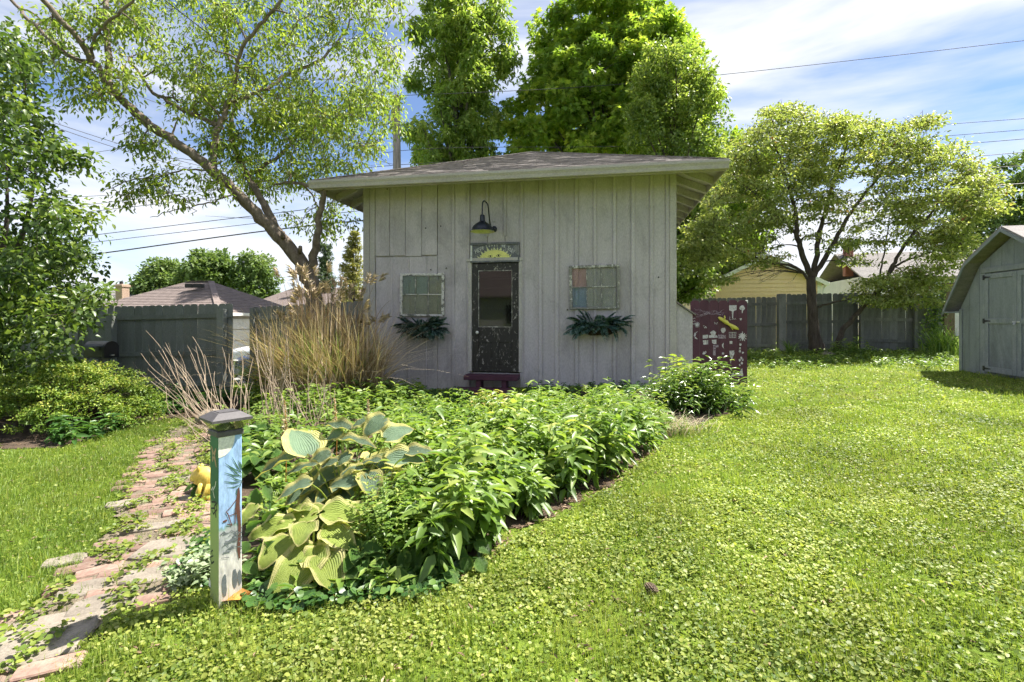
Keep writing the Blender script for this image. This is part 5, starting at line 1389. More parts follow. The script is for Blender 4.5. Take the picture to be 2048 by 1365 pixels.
# ------------------------------------------------------------------ pole and overhead lines
pb = PX(795, 22.0)
pole = empty("utility_pole", (pb[0], pb[1], float(gz(*pb))), 0, "grey wooden utility pole behind the left end of the shed roof", "utility pole")
ptz = CAM_H + (HORIZON - 192) / FPX * 22 - pole.location.z
MB().tube([(0, 0, -.3), (0, 0, ptz * .5), (-.05, 0, ptz)], [.21, .19, .15], 14).build("shaft", "pole_wood", pole, True)
MB().box(-.22, -.12, -.2, -.1, ptz - .9, ptz - .3, .01).build("bracket", "pole_wood", pole)
def wire(label, pts, Ys, r=.011, mat="wire_black", name="overhead_line"):
    P3 = [Vector(P(px, py, Y)) for (px, py), Y in zip(pts, Ys)]; out_ = []
    n = len(P3)
    for i in range(n - 1):
        p = [P3[max(i - 1, 0)], P3[i], P3[i + 1], P3[min(i + 2, n - 1)]]
        for t in np.linspace(0, 1, 9)[:-1]:
            out_.append(.5 * ((2 * p[1]) + (p[2] - p[0]) * t + (2 * p[0] - 5 * p[1] + 4 * p[2] - p[3]) * t * t + (3 * p[1] - p[0] - 3 * p[2] + p[3]) * t ** 3))
    out_.append(P3[-1])
    o = MB().tube(out_, r, 6).build(name, mat)
    return tag(o, label, "power line", "overhead lines across the sky")
wire("topmost thin line from the pole top across the maples to the right", [(794, 192), (1300, 164), (2150, 70)], (22, 22, 21), .012, "wire_grey")
wire("thick black line crossing low behind the leaning tree and the small tree", [(-60, 540), (188, 509), (730, 441), (1410, 409), (2150, 361)], (24, 23, 22, 21, 20), .026)
wire("lowest thin line just above the thick black one at the left", [(-60, 514), (180, 486), (565, 441), (800, 415), (1430, 372), (2150, 325)], (24, 23, 22, 22, 21, 20), .012)
wire("upper of the two thin lines above the thick black one", [(-60, 502), (160, 474), (575, 424), (800, 398), (1500, 350), (2150, 296)], (24, 23, 22, 22, 21, 20), .014)
wire("third line down at the right edge, crossing behind the tree crowns", [(-60, 448), (176, 424), (499, 387), (800, 352), (1500, 320), (2150, 270)], (24, 23, 22, 22, 21, 20), .012, "wire_grey")
wire("second line down at the right edge, crossing behind the tree crowns", [(-60, 432), (154, 412), (491, 373), (800, 330), (1500, 300), (2150, 252)], (24, 23, 22, 22, 21, 20), .011, "wire_grey")
wire("faint line at the right edge above the small tree", [(-60, 406), (144, 395), (493, 370), (800, 302), (1300, 291), (1880, 250), (2150, 230)], (24, 23, 22, 22, 21, 20, 20), .010, "wire_grey")
wire("thin faint line crossing under the leaning trunk at the left", [(-60, 340), (110, 317), (320, 288), (780, 240)], (26, 25, 24, 22), .010, "wire_grey")
wire("upper of the two close lines coming down from the upper left", [(-60, 30), (80, 90), (160, 130), (375, 226), (790, 330)], (9, 11, 12, 15, 22), .008)
wire("slack cable of the close pair at the left, above its twin", [(-80, 185), (80, 237), (375, 326), (785, 420)], (10, 13, 16, 22), .009)
wire("slack cable of the close pair at the left, below its twin", [(-80, 190), (75, 243), (365, 334), (785, 430)], (10, 13, 16, 22), .009)
wire("black service cable slanting from the top edge down to the pole", [(250, -60), (329, 0), (560, 175), (780, 330)], (7, 8.5, 13, 21.8), .009)

# ------------------------------------------------------------------ trees
def spline(pts, rad, sub=4):
    pts = [np.array(p, float) for p in pts]; n = len(pts); o, r = [], []
    for i in range(n - 1):
        p = [pts[max(i - 1, 0)], pts[i], pts[i + 1], pts[min(i + 2, n - 1)]]
        for k in range(sub):
            t = k / sub
            o.append(.5 * ((2 * p[1]) + (p[2] - p[0]) * t + (2 * p[0] - 5 * p[1] + 4 * p[2] - p[3]) * t * t + (3 * p[1] - p[0] - 3 * p[2] + p[3]) * t ** 3))
            r.append(rad[i] + (rad[i + 1] - rad[i]) * t)
    o.append(pts[-1]); r.append(rad[-1])
    return np.array(o), np.array(r)

def wobble(pts, amt):
    d = rng.normal(0, amt, pts.shape); d[0] = 0; return pts + d

def crown_leaves(centers, radii, per, length, width, shape, droop, flat, cv=None, shell=.45, spread=.5):
    n = len(centers); per = np.broadcast_to(np.asarray(per), (n,)).astype(int)
    idx = np.repeat(np.arange(n), per); N = len(idx)
    d = unit(rng.normal(size=(N, 3))); r = rng.random(N) ** shell
    off = d * r[:, None]; off[:, 2] *= flat
    pos = centers[idx] + off * radii[idx][:, None]
    out = off / np.maximum(np.linalg.norm(off, axis=1, keepdims=True), 1e-6)
    axis = out * .7 + rng.normal(0, .55, (N, 3)) + np.array([0, 0, -droop])
    nrm = np.array([0, 0, 1.0]) + out * .35 + rng.normal(0, spread, (N, 3))
    if cv is None: cv = rng.random(n)
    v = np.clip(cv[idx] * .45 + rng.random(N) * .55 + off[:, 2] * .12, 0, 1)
    L = length * rng.uniform(.7, 1.25, N)
    return leaf_arrays(pos, axis, nrm, L, L * width, shape, v)

def attach(mb, nodes, nrad, c, r0, r1, sag=.12, sides=5):
    """twig from the nearest limb node to a clump"""
    d = np.linalg.norm(nodes - c, axis=1) + .35 * np.maximum(nodes[:, 2] - c[2], 0) + .3 * np.maximum(np.abs(.0) - nrad, 0)
    i = int(np.argmin(d)); p = nodes[i]; L = np.linalg.norm(c - p)
    m1 = p + (c - p) * .35 + np.array([0, 0, sag * L]) + rng.normal(0, .05 * L, 3); m2 = p + (c - p) * .7 + np.array([0, 0, sag * .8 * L]) + rng.normal(0, .05 * L, 3)
    rr_ = min(r0, nrad[i] * .7 + .004)
    pts, rad = spline([p, m1, m2, c], [rr_, rr_ * .75, rr_ * .5, r1], 3)
    mb.tube(pts, rad, sides, cap=False)
    return pts, rad

class Net:
    """limb nodes that grow as twigs are added, so later twigs branch from earlier ones"""
    def __init__(s, n, r): s.n, s.r = n, r
    def grow(s, mb, c, r0, r1, sag=.05, sides=5):
        pts, rad = attach(mb, s.n, s.r, c, r0, r1, sag, sides)
        s.n = np.concatenate([s.n, pts[2:-2]]); s.r = np.concatenate([s.r, rad[2:-2]]); return pts, rad
def by_reach(C, nodes):
    d = np.array([np.linalg.norm(nodes - c, axis=1).min() for c in C]); return np.argsort(d)

def far_tree(name, label, Y, rows, n_clumps, cr, per, leaf, bark, length, width=.55, shape="kite", trunk_px=None, base_py=None, depth=.85, droop=.15, flat=.7, cat="tree", group=None, tr=.22, gaps=.12, seed=0):
    global rng
    rng = np.random.default_rng(seed + 100)
    rows = sorted(rows); ys = np.array([r[0] for r in rows], float); l = np.array([r[1] for r in rows], float); rg = np.array([r[2] for r in rows], float)
    py = rng.uniform(ys[0], ys[-1], n_clumps * 5); a, b = np.interp(py, ys, l), np.interp(py, ys, rg)
    keep = rng.random(len(py)) < (b - a) / (rg - l).max(); py, a, b = py[keep][:n_clumps], a[keep][:n_clumps], b[keep][:n_clumps]
    n = len(py); ang = rng.uniform(0, 2 * math.pi, n); rr_ = rng.random(n) ** .42
    hw = (b - a) / 2 / FPX * Y
    C = np.stack([((a + b) / 2 - 1024) / FPX * Y + hw * rr_ * np.cos(ang), Y + hw * rr_ * np.sin(ang) * depth, CAM_H - (py - HORIZON) / FPX * Y], 1)
    rad = cr * rng.uniform(.6, 1.35, n)
    C[:, 0] -= np.clip(np.cos(ang) * rr_, -1, 1) * rad * .25
    zlow = C[:, 2].min()
    tx = np.interp(ys[-1], ys, (l + rg) / 2) if trunk_px is None else trunk_px
    bx, by = (tx - 1024) / FPX * Y, Y
    root = empty(name, (bx, by, float(gz(bx, by))), 0, label, cat, group)
    C0 = np.array([bx, by, root.location.z]); Cl = C - C0
    ztop = Cl[:, 2].max(); mx = Cl[:, 0].mean()
    tp, trd = spline([(0, 0, -.3), (0, 0, ztop * .25), (mx * .5, 0, ztop * .55), (mx * .9, 0, ztop * .9)], [tr * 1.25, tr, tr * .62, tr * .14], 6)
    mb = MB(); mb.tube(tp, trd, 10)
    nodes, nr = [tp], [trd]
    order = np.argsort(-rad)
    for i in order[:max(8, n // 9)]:
        k = int(np.clip(len(tp) * (Cl[i, 2] / ztop - .22) , 4, len(tp) - 2)); p = tp[k]
        pts, rd = spline([p, p + (Cl[i] - p) * .5 + np.array([0, 0, .1 * np.linalg.norm(Cl[i] - p)]), Cl[i]], [trd[k] * .55, trd[k] * .33, .02], 5)
        mb.tube(pts, rd, 6, cap=False); nodes.append(pts); nr.append(rd)
    nodes, nr = np.concatenate(nodes), np.concatenate(nr)
    net = Net(nodes, nr)
    for i in order[::3]: net.grow(mb, Cl[i], tr * .16, .012, .1)
    mb.build("trunk", bark, root, True)
    cv = np.clip(.5 + .25 * rng.normal(size=n) + .25 * (Cl[:, 2] / ztop - .6), 0, 1)
    V, F, A = crown_leaves(Cl, rad, per, length, width, shape, droop, flat, cv, spread=.6)
    o = np_obj("crown", V, F, leaf, A, root); o["kind"] = "stuff"
    return root

far_tree("ash_tree", "tall narrow pale green tree behind the shed, left of the round maple", 25, [(-70, 880, 950), (-20, 850, 985), (40, 832, 1022), (90, 826, 1032), (150, 824, 1030), (210, 815, 1005), (280, 812, 1000), (345, 808, 1020)], 230, .52, 125, "leaf_ash", "bark_grey", .26, .42, "lance", 925, depth=.8, droop=.55, flat=.9, seed=1, tr=.26)
far_tree("maple_tree", "big round bright green maple behind the middle of the shed roof", 27, [(2, 1165, 1235), (35, 1090, 1330), (80, 1062, 1375), (140, 1045, 1400), (200, 1022, 1425), (270, 1000, 1435), (345, 985, 1445)], 320, .85, 140, "leaf_maple", "bark_grey", .29, .85, "star", 1215, depth=.8, droop=.25, flat=.6, seed=2, tr=.3)
far_tree("pear_tree", "fine leaved upright tree just behind the right end of the shed", 20.5, [(95, 1300, 1375), (150, 1262, 1420), (210, 1248, 1440), (280, 1250, 1452), (350, 1262, 1450), (430, 1290, 1446), (500, 1310, 1440), (600, 1325, 1415)], 230, .50, 150, "leaf_pear", "bark_dark", .17, .55, "kite", 1356, depth=.75, droop=.25, flat=.95, seed=3, tr=.15)
far_tree("tree", "broad green tree filling the gap right of the shed eave", 24, [(258, 1465, 1500), (300, 1440, 1540), (380, 1420, 1545), (470, 1400, 1540), (560, 1380, 1500)], 90, .62, 120, "leaf_maple", "bark_dark", .26, .6, "kite", 1440, seed=4)
far_tree("tree", "dark green tree at the right edge behind the small tree", 31, [(318, 1960, 2050), (350, 1935, 2110), (410, 1915, 2140), (470, 1905, 2150), (560, 1900, 2150)], 130, .85, 120, "leaf_far", "bark_dark", .32, .5, "kite", 2030, flat=.4, seed=5)
far_tree("tree", "leftmost of the three green trees behind the garage roof", 42, [(530, 310, 345), (555, 285, 372), (590, 262, 400)], 60, .8, 110, "leaf_far", "bark_dark", .36, .5, "kite", 330, seed=6)
far_tree("tree", "middle and tallest of the three green trees behind the garage roof", 40, [(510, 395, 440), (530, 372, 462), (560, 362, 472), (595, 370, 465)], 70, .75, 120, "leaf_far", "bark_dark", .36, .55, "kite", 420, seed=7)
far_tree("tree", "rightmost of the three green trees behind the garage roof", 40, [(510, 488, 525), (535, 472, 548), (570, 468, 556), (600, 480, 550)], 60, .7, 85, "leaf_far", "bark_grey", .32, .5, "kite", 512, seed=8)
far_tree("tree", "dense green tree behind the big shrub at the left edge", 12.5, [(470, -60, 120), (500, -80, 180), (560, -80, 205), (620, -80, 200), (700, -60, 180)], 90, .42, 130, "leaf_left_shrub", "bark_dark", .11, .55, "kite", 60, seed=9, tr=.12)

def fir(name, label, Y, px, top, base, half, leaf, seed):
    global rng
    rng = np.random.default_rng(seed)
    x, z1 = (px - 1024) / FPX * Y, CAM_H + (HORIZON - top) / FPX * Y
    root = empty(name, (x, Y, float(gz(x, Y))), 0, label, "tree"); h = z1 - root.location.z
    MB().tube([(0, 0, -.2), (0, 0, h * .5), (0, 0, h)], [.2, .12, .02], 8).build("trunk", "bark_dark", root, True)
    C, rad = [], []
    hw = half / FPX * Y
    for k in range(26):
        t = .08 + .9 * k / 26; w = hw * (1 - t) ** .8 + .1
        for j in range(int(4 + 8 * (1 - t))):
            a = rng.uniform(0, 6.28); q_ = rng.uniform(.35, 1.0)
            C.append((w * q_ * math.cos(a), w * q_ * math.sin(a), h * t - .25 * w * q_)); rad.append(.16 + .3 * (1 - t))
    V, F, A = crown_leaves(np.array(C), np.array(rad), 60, .2, .3, "kite", .3, .35, spread=.4)
    o = np_obj("crown", V, F, leaf, A, root); o["kind"] = "stuff"
fir("fir_tree", "blue green fir right behind the leaning tree's trunk", 34, 650, 478, 600, 36, "leaf_fir", 21)
fir("fir_tree", "golden green conifer just left of the shed corner", 30, 706, 452, 600, 40, "leaf_fir_gold", 22)

# low hedge of far trees that closes the view behind the houses
rng = np.random.default_rng(5)
n = 620; ang = rng.uniform(-1.25, 1.25, n); dist = rng.uniform(62, 90, n)
C = np.stack([np.sin(ang) * dist, np.cos(ang) * dist, rng.uniform(-.5, 1, n) + 3.6 * rng.random(n) * (0.6 + .5 * vnoise(ang * 30, ang * 0, 6, 2))], 1)
V, F, A = crown_leaves(C, rng.uniform(1.2, 2.2, n), 70, .7, .6, "kite", .1, .8)
tag(np_obj("distant_trees", V, F, "leaf_far", A), "far line of trees closing the view behind the houses", "trees", None, "stuff")

# leaning tree beside the shed ------------------------------------------------
rng = np.random.default_rng(31)
def px_path(pts): return [P(x, y, Y) for x, y, Y in pts]
tb = PX(640, 9.75); tz_ = float(gz(*tb))
lt = empty("leaning_tree", (tb[0], tb[1], tz_), 0, "leaning multi limbed tree with pale bark left of the shed", "tree")
T0 = np.array([tb[0], tb[1], tz_])
limbs = [
    ([(640, 800, 9.75), (634, 690, 9.75), (629, 600, 9.75), (613, 545, 9.72), (578, 494, 9.65), (521, 437, 9.5), (473, 385, 9.35), (425, 341, 9.2), (373, 300, 9.05), (313, 260, 8.9), (260, 216, 8.7), (222, 176, 8.55), (208, 150, 8.5)],
     [.26, .22, .205, .20, .175, .145, .13, .12, .112, .105, .098, .088, .082]),
    ([(213, 165, 8.5), (219, 132, 8.6), (214, 60, 8.8), (211, 0, 9.0), (214, -60, 9.2)], [.075, .068, .06, .055, .05]),
    ([(210, 152, 8.5), (184, 120, 8.3), (144, 64, 8.0), (84, 0, 7.7), (50, -40, 7.5)], [.068, .06, .05, .045, .04]),
    ([(190, 128, 8.4), (132, 108, 8.6), (60, 40, 8.7), (20, 0, 8.8), (-20, -40, 8.9)], [.045, .042, .036, .032, .03]),
    ([(184, 118, 8.3), (190, 70, 8.2), (215, 45, 8.1), (262, 5, 8.0), (300, -40, 7.9)], [.03, .028, .026, .024, .02]),
    ([(425, 341, 9.2), (431, 280, 9.3), (445, 240, 9.4), (455, 208, 9.5), (469, 168, 9.4), (481, 108, 9.2), (520, 50, 9.0), (556, 10, 8.9), (590, -40, 8.8)], [.085, .075, .068, .06, .046, .04, .034, .03, .024]),
    ([(456, 206, 9.5), (480, 199, 9.6), (537, 176, 9.8), (577, 148, 10.0), (641, 120, 10.2), (681, 76, 10.4), (705, 35, 10.5)], [.05, .045, .042, .038, .032, .025, .016]),
    ([(437, 250, 9.4), (400, 236, 9.5), (361, 216, 9.7), (305, 184, 9.9), (273, 140, 10.0), (257, 115, 10.1)], [.05, .046, .042, .036, .03, .022]),
    ([(557, 465, 9.6), (533, 417, 9.8), (510, 377, 10.0), (490, 345, 10.2), (473, 305, 10.3), (462, 257, 10.4), (470, 180, 10.6), (450, 90, 10.7), (430, 10, 10.8)], [.12, .10, .085, .075, .065, .055, .045, .035, .025]),
    ([(622, 535, 9.72), (634, 470, 9.5), (640, 425, 9.4), (648, 385, 9.25), (657, 364, 9.2)], [.12, .085, .075, .06, .035]),
    ([(636, 372, 9.5), (600, 368, 9.7), (572, 366, 9.9), (548, 371, 10.0)], [.04, .036, .03, .02]),
    ([(500, 350, 10.2), (560, 310, 10.5), (600, 270, 10.8), (660, 240, 11), (720, 215, 11.2)], [.045, .04, .034, .026, .016]),
    ([(470, 388, 9.3), (440, 398, 9.1), (400, 412, 9.0), (350, 420, 8.9), (300, 435, 8.8)], [.022, .018, .013, .01, .005]),
    ([(425, 345, 9.2), (380, 340, 9.0), (320, 352, 8.8), (260, 362, 8.7), (205, 385, 8.6)], [.022, .018, .014, .011, .006]),
]
mb = MB(); NODES, NR = [], []
for pth, rad in limbs:
    pts, rd = spline(px_path(pth), [q_ * (.74 if q_ > .06 else .85) for q_ in rad], 5); pts = pts - T0
    pts[1:-1] += rng.normal(0, .012, pts[1:-1].shape)
    mb.tube(pts, rd * rng.uniform(.93, 1.07, len(rd)), 12 if rad[0] > .06 else 8); NODES.append(pts); NR.append(rd)
for q_ in ((600, 505, 9.55), (566, 476, 9.5)):
    p = P(*q_) - T0; mb.tube([p, p + np.array([.05, -.1, .09])], [.05, .035], 9)
del NODES[9], NR[9]
NODES, NR = np.concatenate(NODES), np.concatenate(NR)
def region(poly, n, y0, y1, tilt=None):
    s_ = sample_poly(poly, n); Y = rng.uniform(y0, y1, n)
    return np.stack([(s_[:, 0] - 1024) / FPX * Y, Y, CAM_H - (s_[:, 1] - HORIZON) / FPX * Y], 1)
regs = [([(235, -80), (790, -80), (812, 40), (800, 150), (770, 220), (690, 250), (560, 250), (470, 220), (380, 200), (290, 130)], 290, 8.6, 12.0),
        ([(500, 230), (800, 190), (790, 260), (735, 335), (650, 345), (560, 400), (500, 390), (470, 330)], 150, 9.6, 12.0),
        ([(90, 40), (235, -40), (300, 90), (260, 200), (200, 230), (150, 200), (70, 120)], 60, 8.0, 9.6),
        ([(330, 190), (470, 210), (480, 330), (440, 320), (380, 270)], 30, 9.0, 10.6),
        ([(225, 230), (300, 235), (330, 290), (280, 300), (232, 270)], 8, 8.5, 9.0),
        ([(205, 365), (290, 345), (400, 335), (480, 330), (470, 400), (400, 430), (250, 410)], 20, 8.5, 9.4),
        ([(560, 380), (700, 350), (720, 450), (640, 470), (570, 450)], 20, 10.4, 11.6)]
CL = np.concatenate([region(*a) for a in regs]) - T0
rd_ = rng.uniform(.2, .48, len(CL))
tips = []
net = Net(NODES, NR)
for i in by_reach(CL, NODES):
    c_ = CL[i]; pts, rr_ = net.grow(mb, c_, .022, .004); tips.append(pts)
    for k in range(3):
        d = unit(rng.normal(size=(1, 3)))[0] * rd_[i] * .9; s_ = pts[-4]
        mb.tube([s_, s_ + (c_ + d - s_) * .5 + rng.normal(0, .03, 3), c_ + d], [.006, .004, .002], 4, cap=False)
for q_ in range(26):     # bare twigs on the underside
    i = rng.integers(len(NODES)); p = NODES[i]
    if p[2] < 2.2: continue
    d = np.array([rng.uniform(-.9, .5), rng.uniform(-.6, .2), rng.uniform(-.35, .1)]) * .9
    mb.tube([p, p + d * .5 + rng.normal(0, .05, 3), p + d], [.008, .005, .002], 4, cap=False)
mb.build("trunk", "bark_pale", lt, True)
nb_ = (rd_ * 112).astype(int) + 12
V, F, A = crown_leaves(CL, rd_, nb_, .098, .46, "lance", .75, .8, None, .6, .55)
tag(np_obj("crown", V, F, "leaf_leaning", A, lt), kind="stuff")

# small tree in front of the right fence -----------------------------------------
rng = np.random.default_rng(41)
def stem_tree(name, label, base, limbs, regs, bark, leaf, length, width, per, flat, twig_r, extra_twigs=0, rmin=.22, rmax=.5, droop=.1):
    tz2 = float(gz(base[0], base[1])); T = np.array([base[0], base[1], tz2])
    root = empty(name, (base[0], base[1], tz2), 0, label, "tree"); mb = MB(); N_, R_ = [], []
    for pth, rad in limbs:
        pts, rd = spline(px_path(pth), rad, 5); pts = pts - T; pts[1:-1] += rng.normal(0, .012, pts[1:-1].shape)
        mb.tube(pts, rd, 10 if rad[0] > .05 else 7); N_.append(pts); R_.append(rd)
    N_, R_ = np.concatenate(N_), np.concatenate(R_)
    C = np.concatenate([region(*a) for a in regs]) - T; rd2 = rng.uniform(rmin, rmax, len(C))
    hi_ = N_[:, 2] > 1.2
    net = Net(N_[hi_], R_[hi_])
    for i in by_reach(C, N_[hi_]):
        c_ = C[i]; pts, rr_ = net.grow(mb, c_, twig_r, .005, .06)
        for k in range(2):
            d = unit(rng.normal(size=(1, 3)))[0] * .3; mb.tube([pts[-4], pts[-4] + d * .5 + rng.normal(0, .04, 3), pts[-4] + d + (c_ - pts[-4]) * .5], [.007, .005, .003], 4, cap=False)
    for k in range(extra_twigs):
        p = P(rng.uniform(1420, 1600), rng.uniform(520, 575), rng.uniform(13.8, 14.6)) - T
        q_ = P(1612, 548, 14.5) - T; m_ = (p + q_) / 2 + np.array([0, 0, .18])
        mb.tube(spline([q_, m_, p], [.014, .009, .003], 5)[0], np.linspace(.014, .003, 11), 5, cap=False)
        for j in range(4):
            s_ = m_ + (p - m_) * rng.random(); mb.tube([s_, s_ + rng.normal(0, .14, 3)], [.005, .002], 4, cap=False)
    mb.build("trunk", bark, root, True)
    V, F, A = crown_leaves(C, rd2, (rd2 * per).astype(int) + 10, length, width, "kite" if length < .09 else "lance", droop, flat, None, .6, .45)
    tag(np_obj("crown", V, F, leaf, A, root), kind="stuff")
stem_tree("small_tree", "spreading yellow green tree with a dark forked trunk before the right fence", PX(1632, 14.5),
    [([(1632, 706, 14.5), (1627, 660, 14.5), (1624, 600, 14.5), (1623, 556, 14.5)], [.2, .14, .125, .115]),
     ([(1642, 706, 14.4), (1632, 660, 14.42), (1628, 610, 14.45), (1624, 565, 14.5)], [.13, .085, .07, .06]),
     ([(1650, 704, 14.3), (1640, 680, 14.4), (1632, 650, 14.45)], [.05, .06, .05]),
     ([(1623, 558, 14.5), (1606, 510, 14.4), (1593, 470, 14.3), (1590, 420, 14.2), (1570, 350, 14.0), (1545, 270, 13.9)], [.085, .075, .065, .05, .035, .018]),
     ([(1623, 560, 14.5), (1632, 510, 14.6), (1640, 460, 14.8), (1656, 400, 15.0), (1680, 330, 15.2), (1700, 270, 15.3)], [.08, .07, .06, .045, .032, .016]),
     ([(1624, 556, 14.5), (1650, 515, 14.4), (1672, 480, 14.3), (1705, 420, 14.1), (1745, 370, 14.0), (1790, 320, 13.9)], [.075, .068, .058, .045, .032, .016]),
     ([(1618, 560, 14.5), (1590, 535, 14.4), (1540, 525, 14.2), (1480, 500, 14.0), (1430, 470, 13.9)], [.045, .036, .028, .02, .01]),
     ([(1593, 470, 14.3), (1550, 420, 14.4), (1500, 380, 14.6), (1460, 350, 14.8)], [.04, .032, .024, .012]),
     ([(1634, 615, 14.45), (1660, 608, 14.3), (1700, 598, 14.1), (1740, 585, 14.0)], [.03, .026, .02, .012])],
    [([(1425, 560), (1395, 450), (1440, 370), (1470, 300), (1530, 215), (1600, 225), (1640, 330), (1600, 440), (1520, 470)], 150, 12.9, 16.3),
     ([(1530, 215), (1600, 208), (1690, 245), (1780, 250), (1790, 330), (1700, 390), (1600, 400)], 125, 12.9, 16.3),
     ([(1600, 400), (1760, 390), (1780, 500), (1720, 540), (1620, 500)], 48, 13.2, 15.5), ([(1400, 440), (1590, 430), (1570, 520), (1480, 545), (1420, 585), (1370, 540)], 60, 12.9, 15.5), ([(1480, 300), (1600, 235), (1700, 245), (1860, 280), (1900, 380), (1840, 450), (1700, 420), (1500, 450)], 100, 12.9, 15.8), ([(1545, 225), (1575, 196), (1600, 225)], 8, 14, 15), ([(1670, 250), (1690, 228), (1730, 250)], 8, 14, 15), ([(1450, 330), (1520, 250), (1530, 350)], 24, 13.5, 15), ([(1355, 470), (1420, 400), (1440, 500), (1390, 560)], 40, 13, 15), ([(1600, 235), (1640, 222), (1760, 262), (1700, 300)], 30, 13, 15.5)],
    "bark_dark", "leaf_dogwood", .098, .62, 120, .24, .026, 16, .22, .62)
stem_tree("slanting_tree", "thin slanting tree right of the forked trunk, leafing in yellow and rust", PX(1673, 14.2),
    [([(1672, 708, 14.2), (1684, 665, 14.2), (1705, 640, 14.15), (1738, 600, 14.1), (1765, 572, 14.0), (1782, 540, 13.9), (1800, 505, 13.8), (1825, 470, 13.7), (1860, 430, 13.6), (1900, 370, 13.5)], [.095, .075, .066, .06, .056, .05, .042, .034, .026, .014]),
     ([(1765, 572, 14.0), (1790, 535, 14.1), (1830, 515, 14.2), (1880, 500, 14.3), (1940, 490, 14.4)], [.04, .034, .026, .018, .01]),
     ([(1752, 588, 14.05), (1762, 540, 14.2), (1772, 490, 14.4), (1780, 430, 14.6)], [.03, .024, .018, .01])],
    [([(1780, 255), (1850, 240), (1905, 295), (1950, 335), (1985, 380), (1960, 440), (1920, 520), (1840, 520), (1770, 470), (1740, 400), (1770, 330)], 165, 12.6, 15.2),
     ([(1900, 300), (1905, 280), (1960, 330), (2010, 385), (1985, 440), (1940, 400)], 46, 12.8, 14.5), ([(1830, 250), (1858, 228), (1880, 262)], 9, 13, 14.5), ([(1760, 265), (1800, 262), (1840, 300), (1780, 330)], 24, 13, 15), ([(1880, 440), (1960, 430), (1940, 520), (1880, 560), (1830, 540)], 46, 12.8, 14.6), ([(1720, 560), (1850, 530), (1895, 575), (1880, 612), (1790, 618), (1710, 605)], 70, 13.0, 14.2)],
    "bark_dark", "leaf_dogwood", .095, .62, 120, .24, .022, 0, .22, .60)

# big glossy shrub on the left edge ------------------------------------------------
rng = np.random.default_rng(51)
sb = PX(-60, 7.4); sz_ = float(gz(*sb)); T = np.array([sb[0], sb[1], sz_])
shb = empty("big_shrub", (sb[0], sb[1], sz_), 0, "tall glossy green shrub filling the left edge", "shrub")
regs = [([(-260, 30), (20, 70), (60, 130), (78, 240), (100, 330), (120, 420), (132, 470), (120, 560), (-260, 560)], 175, 6.2, 9.0),
        ([(-260, 540), (150, 470), (198, 560), (190, 630), (150, 690), (110, 790), (-260, 800)], 170, 6.4, 9.0),
        ([(100, 300), (165, 310), (172, 330), (140, 345)], 5, 7.0, 7.5), ([(120, 410), (170, 420), (165, 450), (130, 450)], 4, 7.0, 7.6)]
C = np.concatenate([region(*a) for a in regs]) - T; C = C[C[:, 2] > .35]
mb = MB(); N_, R_ = [], []
for k in range(9):
    a = rng.uniform(0, 6.28); tp_ = np.array([rng.uniform(-1.2, 1.2), rng.uniform(-1.0, 1.3), rng.uniform(2.6, 4.6)])
    b_ = np.array([math.cos(a) * .25, math.sin(a) * .25, -.1])
    pts, rd = spline([b_, b_ + (tp_ - b_) * .4 + rng.normal(0, .12, 3), b_ + (tp_ - b_) * .75 + rng.normal(0, .15, 3), tp_], [.06, .048, .032, .01], 6)
    mb.tube(pts, rd, 8); N_.append(pts); R_.append(rd)
N_, R_ = np.concatenate(N_), np.concatenate(R_)
net = Net(N_, R_)
for i in by_reach(C, N_): net.grow(mb, C[i], .02, .004, .08)
mb.build("stems", "bark_dark", shb, True)
rd2 = rng.uniform(.2, .44, len(C))
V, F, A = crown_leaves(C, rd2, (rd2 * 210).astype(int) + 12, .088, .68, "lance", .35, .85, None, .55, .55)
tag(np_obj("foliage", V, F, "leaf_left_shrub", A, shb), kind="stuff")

# golden shrub below it ------------------------------------------------------------
rng = np.random.default_rng(61)
gb = G(95, 868); T = np.array([gb[0], gb[1] + .35, gb[2]])
gs = empty("golden_shrub", tuple(T), 0, "low yellow green shrub with layered twigs at the left edge", "shrub")
C, rad = [], []
for k in range(330):
    a = rng.uniform(0, 6.28); t = rng.random() ** .5
    w = 1.02 * t; z_ = .08 + .86 * math.sqrt(max(0, 1 - t ** 2.2)) * rng.uniform(.35, 1.0) if t < .98 else .15
    C.append((w * math.cos(a) * 1.12, w * math.sin(a) * .75, z_)); rad.append(rng.uniform(.07, .16))
C = np.array(C)
mb = MB()
for c_ in C[::2]: mb.tube(spline([(c_[0] * .1, c_[1] * .1, 0), c_ * np.array([.5, .5, .7]), c_], [.012, .008, .003], 4)[0], np.linspace(.012, .003, 9), 5, cap=False)
mb.build("stems", "bark_dark", gs)
V, F, A = crown_leaves(C, np.array(rad), 85, .036, .6, "kite", .05, .45, np.clip(rng.random(len(C)) * .7 + C[:, 2] * .35, 0, 1), .5, .45)
tag(np_obj("foliage", V, F, "leaf_golden", A, gs), kind="stuff")

